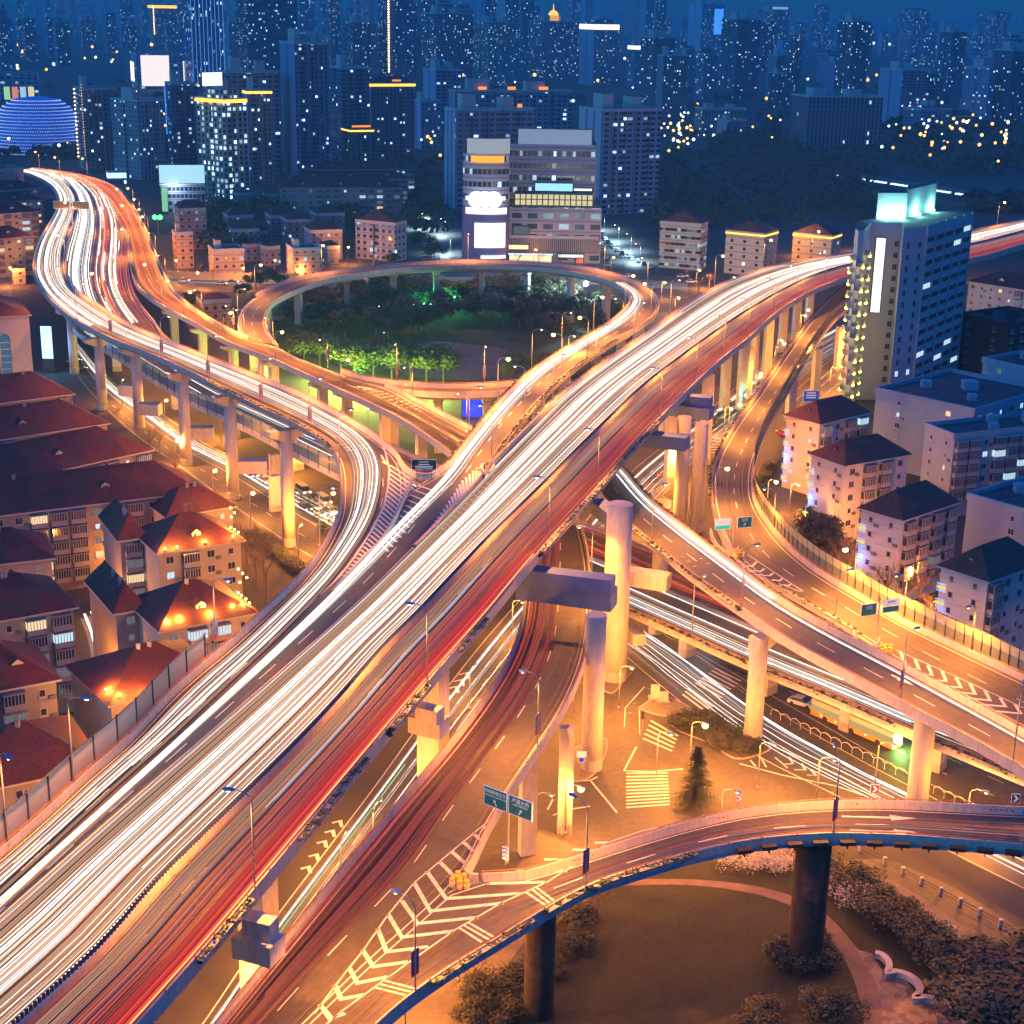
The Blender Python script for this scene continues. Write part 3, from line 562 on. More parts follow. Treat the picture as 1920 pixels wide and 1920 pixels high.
# lower right park
lawn=mat('lawn_dark',(.036,.036,.014),.95,noise=.75,nscale=.18,fine=14,bump=.4)
sheet('lawn',flat((900,1990),(980,1790),(1080,1700),(1250,1610),(1500,1590),(1600,1640),(1740,1790),(1880,1910),(1960,2000)),.10,lawn)
PP=Ribbon([(x,y,.02) for x,y in ((1030,1665),(1150,1652),(1300,1650),(1430,1665),(1530,1700),(1600,1770),(1650,1840),(1670,1920),(1680,1990))],[(x,y,.02) for x,y in ((1030,1677),(1150,1663),(1300,1661),(1420,1678),(1510,1712),(1575,1785),(1605,1850),(1620,1920),(1625,1990))])
mb=MB(); strip(mb,[[PP.P(i,0,.10),PP.P(i,1,.10)] for i in range(PP.n)]); mb.build('park_path',mat('path_stone',(.20,.13,.10),.85,noise=.3,nscale=.6),kind='structure')
stone=mat('crazy_paving',(.22,.15,.12),.8)
t_=stone.node_tree; v_=t_.nodes.new('ShaderNodeTexVoronoi'); v_.inputs['Scale'].default_value=1.3; tc_=t_.nodes.new('ShaderNodeTexCoord'); t_.links.new(tc_.outputs['Object'],v_.inputs[0])
r_=t_.nodes.new('ShaderNodeMix'); r_.data_type='RGBA'; r_.inputs[6].default_value=(.12,.08,.07,1); r_.inputs[7].default_value=(.34,.25,.2,1); t_.links.new(v_.outputs['Color'],r_.inputs[0]); t_.links.new(r_.outputs[2],t_.nodes['Principled BSDF'].inputs['Base Color'])
sheet('paved_terrace',flat((1606,1782),(1635,1790),(1660,1828),(1700,1842),(1722,1870),(1725,1880),(1800,1900),(1830,1940),(1850,1990),(1640,1990),(1655,1900),(1645,1850)),.15,stone)
# wavy seat wall
tW=thing('seat_wall',tuple(at(1700,1850,0)),'pale wavy stone seat wall curling around the paved terrace in the park','seat wall')
P=smooth([at(x,y,0) for x,y in ((1640,1797),(1652,1800),(1664,1812),(1666,1826),(1662,1836),(1678,1832),(1700,1838),(1718,1850),(1724,1866),(1718,1878),(1712,1882),(1735,1880),(1765,1888),(1795,1905),(1815,1930),(1828,1970))],.5)
mb=MB(); rows=[]; rows2=[]
for i,p in enumerate(P):
    d=(P[min(i+1,len(P)-1)]-P[max(i-1,0)]).normalized(); o=Vector((d.y,-d.x,0)); u=Vector((0,0,1)); rows.append([p-o*.25,p-o*.25+u*.8,p+o*.25+u*.8,p+o*.25]); rows2.append([p-o*.4+u*.8,p-o*.4+u*.95,p+o*.4+u*.95,p+o*.4+u*.8])
strip(mb,rows); mb.build('wall',mat('seat_stone',(.42,.38,.40),.7,noise=.15),tW); mb=MB(); strip(mb,rows2); mb.build('coping',mat('coping_stone',(.5,.45,.48),.6,noise=.15),tW)
# park inside the loop
sheet('park_lawn',flat((560,560),(640,543),(900,538),(1080,545),(1165,565),(1180,590),(1100,640),(1000,695),(900,716),(760,712),(640,690),(540,655),(515,610)),.05,mat('park_grass',(.03,.04,.015),.95,noise=.5,nscale=.2))
sheet('park_plaza',flat((720,655),(820,640),(930,650),(985,670),(960,705),(880,714),(780,708),(720,690)),.07,mat('plaza_paving',(.13,.08,.09),.8,noise=.3,nscale=.15))
# ================================================================== light trails : fine luminous strands hanging where the car lamps pass
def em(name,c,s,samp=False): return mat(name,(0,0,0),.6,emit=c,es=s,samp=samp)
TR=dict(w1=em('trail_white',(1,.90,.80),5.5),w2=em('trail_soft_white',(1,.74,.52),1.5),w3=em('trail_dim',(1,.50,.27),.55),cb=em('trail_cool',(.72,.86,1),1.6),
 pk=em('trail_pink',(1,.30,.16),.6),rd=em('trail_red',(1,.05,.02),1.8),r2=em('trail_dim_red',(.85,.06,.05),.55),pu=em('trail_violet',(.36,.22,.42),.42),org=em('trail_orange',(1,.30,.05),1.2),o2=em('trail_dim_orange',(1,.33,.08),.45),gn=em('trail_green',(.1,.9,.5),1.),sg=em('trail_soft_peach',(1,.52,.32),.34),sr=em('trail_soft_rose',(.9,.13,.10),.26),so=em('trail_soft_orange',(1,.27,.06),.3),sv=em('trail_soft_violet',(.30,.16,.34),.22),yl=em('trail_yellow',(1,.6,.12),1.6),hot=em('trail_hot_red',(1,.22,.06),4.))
def trails(rb,name,label,t0,t1,n,mix,i0=0,i1=None,z=(.55,1.0),w=(.03,.14),seg=(40,400),wob=0.,seed=1,lane=None,full=.5):
    r=random.Random(seed); i1=rb.n-1 if i1 is None else i1; m0,m1=rb.len[i0],rb.len[i1]; T=m1-m0
    names=[k for k,v in mix for _ in range(int(v))]; mb=MB(); used=[]
    for k in range(n):
        key=r.choice(names); 
        if key not in used: used.append(key)
        mb.cur=used.index(key)
        t=r.uniform(t0,t1)
        if lane: c=lane[r.randrange(len(lane))]; t=min(max(c+r.gauss(0,.03 if len(lane)<5 else .02)+r.choice((-.028,.028)),t0),t1)
        if r.random()<full: a,b=m0,m1
        else: L_=min(T,r.uniform(*seg)); a=m0+r.uniform(0,T-L_); b=a+L_
        ww=r.uniform(*w)*r.uniform(.35,1)*.5; zz=r.uniform(*z); dt=r.uniform(-.03,.03) if r.random()<.35 else 0; ph=r.uniform(0,6)
        ks=max(2,int((b-a)/5)+1); rows=[]
        for q in range(ks):
            m=a+(b-a)*q/(ks-1); i=rb.idx(m); tt=min(max(t+dt*math.sin((m-m0)/T*3+ph)+wob*math.sin(m*.9+ph),.01),.99)
            c=rb.P(i,tt,zz); o=Vector(rb.o[int(min(i,rb.n-1))])*ww; u=Vector((0,0,ww*1.2)); e=min(1,q*1.,(ks-1-q)*1.) if False else 1
            rows.append([c-o,c+u,c+o,c-o])
        strip(mb,rows)
    return mb.build(name,[TR[k] for k in used],label=label,cat='light trail',kind='stuff')
WH=(('w1',6),('w2',4),('w3',4),('cb',3),('pk',1))
trails(AW,'light_trails','dense white streaks of headlight on the widest flyover',.04,.97,118,WH,w=(.02,.13),seed=2,lane=(.12,.3,.38,.5,.62,.64,.75,.86,.9))
trails(AW,'light_trails','faint peach streaks of headlight on the widest flyover',.03,.98,60,(('w3',3),('pk',3)),w=(.02,.08),seed=12)
trails(AR,'light_trails','red and rose streaks of tail light beside the right kerb of the widest flyover',.5,.93,55,(('r2',5),('rd',1),('pu',1),('pk',2)),w=(.04,.16),seed=3)
trails(AR,'light_trails','peach and violet streaks next to the median of the widest flyover',.08,.55,70,(('pk',4),('r2',3),('w3',3),('pu',3)),w=(.04,.15),seed=4)
k0=ie(AR.R,1003,1050); k1=AR.n-1; k0,k1=sorted((k0,k1))
trails(AR,'light_trails','crimson streaks crowding the lower right kerb of the widest flyover',.76,.975,38,(('r2',6),('rd',2)),i0=k0,i1=k1,w=(.05,.2),z=(.4,1.6),seed=5)
trails(AR,'light_trails','single burning orange red line along the right kerb of the widest flyover',.972,.978,3,(('hot',1),),i0=k0,i1=k1,w=(.2,.22),z=(1.,1.05),seed=6,full=1)
trails(AR,'light_trails','cool white streaks between the red lanes of the widest flyover',.35,.75,8,(('cb',2),('w3',1),('w2',1)),i0=k0,i1=k1,w=(.04,.14),seg=(30,90),full=0,seed=7)
b_nose=[(683,812,29),(715,845,29),(729,880,29),(727,915,29),(718,950,29),(698,995,29),(665,1045,29),(630,1092,29),(540,1190,29),(400,1325,29),(200,1505,29),(20,1675,29),(-140,1820,29)]
BT=Ribbon(B_out,B_in[:17]+b_nose)
CT=Ribbon(C_l,C_r[:13]+[(840,880,29),(798,928,29),(738,988,29),(655,1080,29),(500,1235,29),(300,1425,29),(60,1645,29),(-140,1825,29)])
trails(BT,'light_trails','white streaks on the curving flyover over tall round piers',.25,.9,44,WH,w=(.03,.12),seed=8,lane=(.3,.42,.5,.62,.7),full=.65)
trails(BT,'light_trails','bundle of white streaks at the distant start of the curving flyover',.1,.95,30,WH,i0=0,i1=BT.near(200,610),w=(.04,.2),seed=9,lane=(.15,.35,.45,.65,.8))
trails(CT,'light_trails','white streaks sweeping down the loop ramp',.4,.93,30,WH,i0=CT.near(1170,530),w=(.03,.14),seed=10,lane=(.7,.78,.85,.62),full=.7)
trails(CT,'light_trails','dim streaks on the far side of the loop ramp',.2,.9,12,(('pk',3),('r2',1),('w3',2)),i0=0,i1=CT.near(1190,600),w=(.03,.08),seed=11)
e1=E.near(200,620)
trails(E,'light_trails','white streaks on the left lanes of the far highway bend',.06,.47,56,WH,i1=e1,w=(.05,.24),seed=13,lane=(.12,.25,.38))
trails(E,'light_trails','glowing pink and white lanes of queueing traffic on the far highway bend',.55,.97,90,(('w1',4),('pk',3),('rd',2),('w2',3)),i1=e1,w=(.07,.38),seg=(15,90),full=.1,seed=14,lane=(.62,.78))
trails(E,'light_trails','red streaks on the right lanes of the far highway bend',.53,.98,40,(('rd',3),('pk',2),('org',2)),i1=e1,w=(.05,.2),seed=15)
trails(E,'light_trails','white streaks on the near lanes of the low cross highway',.06,.46,18,(('w1',3),('w2',3),('w3',2),('cb',1)),i0=e1,w=(.05,.18),seed=16,lane=(.12,.25,.4))
trails(E,'light_trails','thin red streaks on the far lanes of the low cross highway',.54,.96,26,(('rd',3),('r2',3),('org',1)),i0=e1,w=(.03,.09),seed=17)
trails(Dr,'light_trails','orange and red streaks on the ramp beside the park',.1,.9,64,(('org',3),('o2',5),('pk',3),('rd',1)),i0=0,i1=Dr.near(640,705),w=(.04,.15),seed=18)
trails(Dr,'light_trails','bright red orange streaks at the upper end of the ramp beside the park',.1,.9,50,(('org',4),('rd',3),('hot',1),('yl',2)),i0=0,i1=Dr.near(380,590),w=(.06,.2),seed=19)
trails(Dr,'light_trails','faint orange streaks at the lower end of the ramp beside the park',.15,.85,10,(('o2',3),('pk',1)),i0=Dr.near(560,680),w=(.02,.06),seed=20)
trails(LP,'light_trails','dim streak on the brown ramp at the left end of the park',.2,.8,4,(('pk',1),),w=(.03,.06),seed=21)
trails(G,'light_trails','sharp white line running down the dark ramp',.74,.78,5,(('w1',2),('cb',1)),w=(.08,.13),z=(.6,.7),seed=22,full=1)
trails(G,'light_trails','second white line near the top of the dark ramp',.86,.93,4,(('w1',2),('w2',1)),i0=0,i1=G.near(1420,1130),w=(.05,.1),seed=23,full=1)
trails(I,'light_trails','faint orange streaks on the bright orange curved ramp',.12,.9,22,(('o2',5),('org',1)),w=(.02,.07),seed=24)
trails(L,'light_trails','fine red streaks on the ramp under the crossbeam',.06,.5,24,(('rd',2),('r2',5),('pk',1)),w=(.02,.07),seed=25,full=.6)
trails(L,'light_trails','orange streaks along the kerbs of the ramp under the crossbeam',.05,.95,12,(('o2',3),('org',1)),w=(.02,.05),seed=26,full=.4)
trails(M,'light_trails','pink and red streak on the lower right ramp',.6,.8,7,(('pk',2),('rd',1),('w3',1)),i0=0,i1=M.near(1300,1590),w=(.03,.09),seed=27,full=.2,seg=(15,60))
trails(M,'light_trails','dim rose streaks beside the chevrons of the lower right ramp',.25,.9,16,(('pu',4),('r2',1),('pk',1)),w=(.03,.08),seed=28,full=.2,seg=(20,80))
trails(SA,'light_trails','thin white streaks on the street beneath the widest flyover',.25,.93,24,(('w1',3),('w2',3),('cb',2),('w3',2)),w=(.03,.1),seed=29,lane=(.3,.5,.7,.88))
trails(SA,'light_trails','green streak on the street beneath the widest flyover',.3,.34,2,(('gn',1),),i0=SA.near(760,1430),w=(.08,.1),seed=30,full=1)
trails(SB,'light_trails','wavy white streaks on the turning street',.3,.75,10,(('w1',3),('cb',2)),w=(.04,.09),wob=.01,seed=31,full=.8,lane=(.35,.45,.55,.7))
trails(SB,'light_trails','fan of white streaks beside the large round pier',.1,.9,9,(('w2',3),('w3',3)),i1=SB.near(1400,1340),w=(.03,.07),seed=32,full=1)
trails(SD,'light_trails','pair of white streaks on the west street',.2,.42,10,(('w1',3),('w2',1)),w=(.06,.13),seed=33,full=.5,lane=(.25,.35))
trails(SE,'light_trails','salmon streaks on the east street behind the orange ramp',.1,.9,44,(('pk',3),('w2',2),('rd',1)),w=(.04,.16),seed=34,seg=(15,60),full=.2)
trails(SF,'light_trails','white streaks on the street behind the park',.2,.8,8,(('w2',1),('cb',1)),w=(.04,.09),seed=35)
trails(SN,'light_trails','curved white streak in the alley between the dark roofs',.2,.7,4,(('w1',1),),w=(.12,.2),seed=36,full=1)
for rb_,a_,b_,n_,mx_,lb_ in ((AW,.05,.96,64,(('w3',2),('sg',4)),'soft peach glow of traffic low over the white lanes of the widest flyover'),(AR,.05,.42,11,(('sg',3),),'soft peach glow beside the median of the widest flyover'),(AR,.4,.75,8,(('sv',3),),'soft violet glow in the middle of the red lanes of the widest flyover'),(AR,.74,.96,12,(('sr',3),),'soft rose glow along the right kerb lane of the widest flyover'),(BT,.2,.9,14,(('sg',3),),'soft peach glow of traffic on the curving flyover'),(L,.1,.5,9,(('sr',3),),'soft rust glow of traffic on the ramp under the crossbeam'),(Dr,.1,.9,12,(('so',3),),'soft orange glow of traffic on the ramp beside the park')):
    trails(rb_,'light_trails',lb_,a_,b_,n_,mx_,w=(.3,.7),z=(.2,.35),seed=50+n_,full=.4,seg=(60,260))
# ================================================================== street lamps
def lampmesh(h,arm=2.2):
    p=MB(); p.tube([(0,0,0),(0,0,.5)],.17,8); p.tube([(0,0,.4),(0,0,h*.6),(0,0,h-.9),(arm*.12,0,h-.35),(arm*.4,0,h),(arm*.8,0,h+.12)],.11,7,.05)
    hd=MB(); n=len(hd.v)
    for x,w,z0,z1 in ((arm*.7,.06,.06,.2),(arm*.85,.2,.0,.24),(arm*1.05,.26,-.02,.26),(arm*1.25,.16,.02,.2)):
        hd.v+=[(x,-w,h+z0),(x,w,h+z0),(x,w*.6,h+z1),(x,-w*.6,h+z1)]
    for i in range(3):
        for j in range(4): a=n+i*4+j; b=n+i*4+(j+1)%4; hd.f.append((a,b,b+4,a+4)); hd.mi.append(0)
    hd.f+=[(n+3,n+2,n+1,n),(n+12,n+13,n+14,n+15)]; hd.mi+=[0,0]
    g=MB(); g.ball((arm*1.02,0,h-.06),.22,8,.6)
    return p.mesh('pole',steel,smooth=True),hd.mesh('lamp_head',lampblue),g.mesh('lamp_glass_glow',lampm)
gl=MB(); gl.ball((0,0,0),.5,10,.85); GLINT=gl.mesh('lamp_glint_ball',mat('lamp_glow_bright',(1,.7,.4),.5,emit=(1,.48,.10),es=16,samp=False))  # oversized glowing ball, imitates the glint around a lit lamp
LM={h:lampmesh(h) for h in (7,8,10.5,12)}
banner_m=mat('lamp_banner',(.10,.12,.30),.6,noise=.6,nscale=2.); ban2=mat('lamp_banner_red',(.45,.04,.05),.6)
bm=MB(); bm.box(-.55,.55,-.03,.03,2.6,5.0); BAN=bm.mesh('banner',banner_m); bm=MB(); bm.box(-.55,.55,-.031,.031,2.1,2.6); BAN2=bm.mesh('banner_foot',ban2)
LE=3600.   # watts of one sodium lamp
ORD='first second third fourth fifth sixth seventh eighth ninth tenth eleventh twelfth thirteenth fourteenth fifteenth sixteenth seventeenth eighteenth nineteenth twentieth'.split()
def lamp(px,py,z,toward,h,label,group,energy=1.,bright=False,banner=False,light=True,loc=None,color=WARM,wide=False):
    c=Vector(loc) if loc is not None else at(px,py,z); d=Vector(toward)-c if toward is not None else Vector((1,0,0)); rz=math.atan2(d.y,d.x)
    t=thing('street_lamp',tuple(c),label,'street lamp',group,rz)
    p,hd,g=LM[h]; inst('pole',p,(0,0,0),parent=t); inst('lamp_head',hd,(0,0,0),parent=t); inst('lamp_glass_glow',g,(0,0,0),parent=t)
    if bright: inst('lamp_glass_glow',GLINT,(2.25,0,h-.25),parent=t)  # extra ball over the real glass, only for the glint
    if banner: b=inst('banner',BAN,(0,0,0),rz=.9-rz,parent=t); inst('banner_foot',BAN2,(0,0,0),parent=b)
    if light: point((2.25,0,h-.75),LE*energy*(.6 if wide else 1.6),color,.3,spot=None if wide else 158,parent=t)
    return t
def lamprow(rb,key,side,pts,where,grp,h=10.5,off=.25,**k):
    E_=rb.L if side=='L' else rb.R; sg=-1 if side=='L' else 1
    for q,p in enumerate(pts):
        i=ie(E_,p[0],p[1]); c=Vector(E_[i])+Vector(rb.o[i])*sg*off+Vector((0,0,.6)); C_=Vector(rb.L[i]+rb.R[i])/2
        kk=dict(k); fl=p[2] if len(p)>2 else ''
        if 'b' in fl: kk['banner']=True
        if 's' in fl: kk['bright']=True
        if 'd' in fl: kk['light']=False
        if 'q' in fl: kk['energy']=.45
        lamp(0,0,0,C_,h,f'{ORD[q]} street lamp {where}',grp,loc=c,**kk)
lamprow(AR,'A','R',[(467,1690),(798,1297),(1025,1022),(1116,925),(1237,790),(1303,723),(1353,677),(1400,640),(1447,597),(1490,567),(1543,540)],'up the right kerb of the widest flyover from the bottom','lamps on the right kerb of the widest flyover',energy=1.35)
lamprow(AW,'A','L',[(1040,762),(1118,700),(1190,648),(1262,602),(1340,545,'s'),(1430,510,'s'),(1520,488,'s'),(1870,428,'s'),(1750,450)],'on the left kerb of the widest flyover from the nose upward','lamps on the left kerb of the widest flyover',energy=1.3)
lamprow(B,'B','L',[(100,570),(147,607),(213,641,'b'),(303,677,'b'),(393,720,'b'),(490,767,'b'),(583,817,'b'),(630,885),(602,1045,'q'),(403,1243,'bq'),(150,1478,'q'),(20,1595,'q')],'down the outer kerb of the curving flyover from the far end','lamps on the outer kerb of the curving flyover',energy=1.2)
lamprow(B,'B','R',[(135,430,'s'),(125,500,'s'),(190,583,'s'),(75,318,'s'),(112,334,'s')],'on the inner kerb of the curving flyover','lamps on the inner kerb of the curving flyover',energy=1.2)
lamprow(C,'C','R',[(1165,575,'s'),(1113,627,'s'),(1055,668),(1000,703),(935,765,'s'),(880,830)],'on the left kerb of the loop ramp from the bend down','lamps on the left kerb of the loop ramp')
lamprow(C,'C','L',[(1217,600,'s'),(1163,635),(1098,675,'s'),(1050,715,'s'),(985,785),(918,868),(1210,545),(1133,513),(873,493)],'on the outer kerb of the loop ramp','lamps on the outer kerb of the loop ramp')
lamprow(Dr,'D','L',[(262,545,'s'),(306,578,'s'),(345,600,'s'),(420,640,'s'),(520,682,'s'),(640,737,'s'),(745,787)],'on the near kerb of the orange ramp beside the park','lamps on the near kerb of the orange ramp',h=8)
lamprow(Dr,'D','R',[(246,390,'s'),(259,410,'s'),(270,430,'s'),(276,445,'s'),(290,480),(310,525),(380,595,'b'),(440,628,'b'),(460,637),(515,652),(615,695,'b'),(773,752),(875,803)],'on the park side of the orange ramp','lamps on the park side of the orange ramp',h=8)
lamprow(Fr,'F','L',[(740,721,'b'),(910,727,'b'),(1060,707)],'on the narrow grey ramp from the left','lamps on the narrow grey ramp',energy=.8)
lamprow(LP,'LP','L',[(455,610),(480,560,'s'),(600,518,'s')],'on the brown ramp left of the park','lamps on the brown ramp')
lamprow(G,'G','L',[(1222,1025),(1395,1153,'b'),(1700,1330,'b'),(1905,1440)],'on the near kerb of the dark ramp from the top','lamps on the near kerb of the dark ramp',energy=1.1)
lamprow(I,'I','L',[(1583,547,'s'),(1502,632,'s'),(1458,705,'s'),(1415,775,'s'),(1385,835,'s'),(1340,955,'s'),(1560,1160)],'on the left kerb of the orange curved ramp from the top','lamps on the left kerb of the orange curved ramp',energy=.9,h=8)
lamprow(I,'I','R',[(1445,995),(1600,1118,'s'),(1690,1170),(1810,1228)],'on the noise barrier side of the orange curved ramp','lamps on the barrier side of the orange curved ramp',energy=.75,h=8)
lamprow(L,'L','R',[(1000,1418,'b'),(1098,1110,)],'on the right kerb of the ramp with red streaks','lamps on the right kerb of the ramp with red streaks')
lamprow(M,'M','R',[(1558,1574,'b'),(1090,1676,'b'),(785,1866,'b')],'on the blue side of the lower right ramp from the right','lamps on the blue side of the lower right ramp',energy=1.1)
lamprow(E,'E','R',[(230,400,'s'),(205,440,'s'),(165,330,'s'),(215,480,'s')],'on the far highway bend','lamps on the far highway bend',energy=1.2)
lamprow(E,'E','L',[(700,930,'d'),(1300,1203,'d')],'on the near kerb of the low cross highway','lamps on the low cross highway')
# lamps on the streets below (pixel of the foot, label)
GL_=[(1293,1440,'beside the shrub island of the junction',1,8,'s'),(1060,1565,'below the gore between the two lower ramps',1,8,'s'),(1005,1580,'beside the two green direction signs at street level',.35,8,''),(1530,1510,'behind the white kerb of the lower right ramp',.8,8,''),
(1195,985,'beside the yellow hatching behind the dark ramp',1.6,8,''),(1260,905,'at the no entry island behind the widest flyover',1.6,8,''),(1357,815,'among the square piers beside the green signal',1.6,8,'s'),(1415,745,'at the planted island among the square piers',1.6,8,'s'),(1455,680,'near the middle of the square piers',1.6,8,'s'),(1500,630,'at the far end of the square piers',1.6,8,'s'),
(1437,960,'at the bend of the curved service road',1.3,8,'s'),(1555,735,'on the east street by the blue sign',1.6,8,''),(1590,700,'on the east street nearest the tower',1.6,8,''),(1490,1010,'in the yard between pink apartment blocks',1,7,'s'),(1683,1130,'in front of the third pink apartment block',1,8,'s'),(1620,1090,'beside the noise barrier at the lower pink block',.8,8,''),
(1160,1330,'beside the largest round pier',.8,8,''),(1230,1460,'next to the straight zebra crossing',1.2,8,''),(1075,1345,'in front of the slender round pier',1.,8,''),(1420,1480,'by the chevrons of the bus street',1,8,''),(1640,1480,'at the arched white fence',.8,8,''),
(330,880,'on the west street near the bare trees',1.5,7,'s'),(400,940,'on the west street in front of the roofs',1.5,7,'s'),(470,985,'on the west street beside the dark hedge',1.5,7,'s'),(560,1050,'at the lower end of the west street',1.5,7,''),(620,985,'behind the curving flyover by the vans',1.2,7,'s'),(310,800,'at the upper end of the west street',1.5,7,'s'),(415,830,'under the curving flyover, upper west street',1.5,7,''),(530,900,'under the curving flyover beside the yellow pier',1.7,7,''),
(735,905,'below the orange ramp at the sign nose',1.2,7,'s'),(560,800,'below the orange ramp near its middle',1.,7,''),(230,760,'under the curving flyover by the light box',1.2,7,''),
(20,540,'on the far left service street',1.5,8,'s'),(35,480,'at the far left corner behind the roofs',1.5,8,'s'),(330,520,'left of the parked cars near the villas',1.5,7,'s'),(370,545,'beside the parked cars near the villas',1.5,7,'s'),(455,535,'at the park corner by the brown ramp',1.3,7,'s'),(515,520,'at the near end of the villa wall',1.3,7,'s'),(575,522,'at the far end of the villa wall',1.3,7,'s'),(652,498,'in front of the grey apartment house',1.3,8,'s'),(1000,500,'in front of the shopping mall',.5,8,'s'),(1145,515,'at the right corner of the shopping mall',.4,8,'s'),
(1240,560,'at the park corner below the cream block',1.2,7,'s'),(1265,590,'beside the planting below the cream block',1.2,7,'s'),(1305,540,'in front of the cream block',1.2,8,'s'),(1370,555,'behind the widest flyover left of the yellow eaves',1.2,8,'s'),(1440,505,'behind the widest flyover between the yellow blocks',1.2,8,'s'),(1500,480,'in front of the block with glowing roof',1.2,8,'s'),(1600,470,'behind the widest flyover beside the tower',1.2,8,'s'),
(1890,560,'behind the tower below the red highway',1.3,8,'s'),(860,1840,'beneath the lower right ramp',.3,7,''),(760,1960,'beneath the left edge of the lower right ramp',.5,7,''),
(640,1660,'at the bold chevrons under the widest flyover',1.1,7,''),(560,1840,'under the widest flyover near the bottom',1.1,7,''),(905,1400,'added as fill beside the upper block headed pier under the widest flyover',1.3,7,''),(545,1840,'added as fill beside the lower block headed pier under the widest flyover',2.2,7,''),(470,1995,'added as fill in front of the lower block headed pier',2.2,7,''),(700,1600,'between the two block headed piers',1.2,7,''),(880,1330,'at the grey crossing under the widest flyover',1.1,7,''),(960,1190,'under the right edge of the widest flyover',1.2,7,''),(1090,1190,'between the two big round piers',1.,7,''),(1140,1060,'behind the largest round pier under the flyovers',1.1,7,''),(1700,700,'at the foot of the tower',.2,7,'d'),  # lamps at the block headed piers are added to brighten them
(120,900,'added as warm fill in the lane between the long dark red roofs',.35,7,''),(30,1020,'added as warm fill in the court left of the golden roofs',.35,7,''),(175,1180,'added as warm fill in the alley with the curved streak',.3,7,''),(160,1330,'added as warm fill at the lower end of the alley',.3,7,''),(60,1230,'added as warm fill in the court of the dormer block',.3,7,''),(230,1110,'added as warm fill in the court between the golden roofs',.3,7,''),(60,800,'added as warm fill in the lane below the arched building',.35,7,''),  # lane and court lamps added to warm the roofs and walls
(1480,960,'in the lane left of the third pink block',.8,7,''),(1600,1040,'between the second and third pink blocks',.6,7,''),(1740,1190,'in the lane left of the lowest pink block',.8,7,''),(1810,1560,'under the cross highway at the right edge',1.2,7,''),(1350,1560,'beside the fir tree of the junction',.6,7,'')]
for x,y,w,e,h,fl in GL_:
    lamp(x,y,.02,at(x+30,y-30 if x<900 else y+10,0),h,'street lamp '+w,'lamps along the streets at ground level',energy=e*1.1,bright='s' in fl,light='d' not in fl,wide=True)
lamp(1330,1215,0,at(1300,1240,0),8,'cold white lamp added as fill over the red tinted crossing','lamps along the streets at ground level',energy=1.3,color=(.55,.75,1),wide=True)  # added cold fill, stands in for the light of passing cars
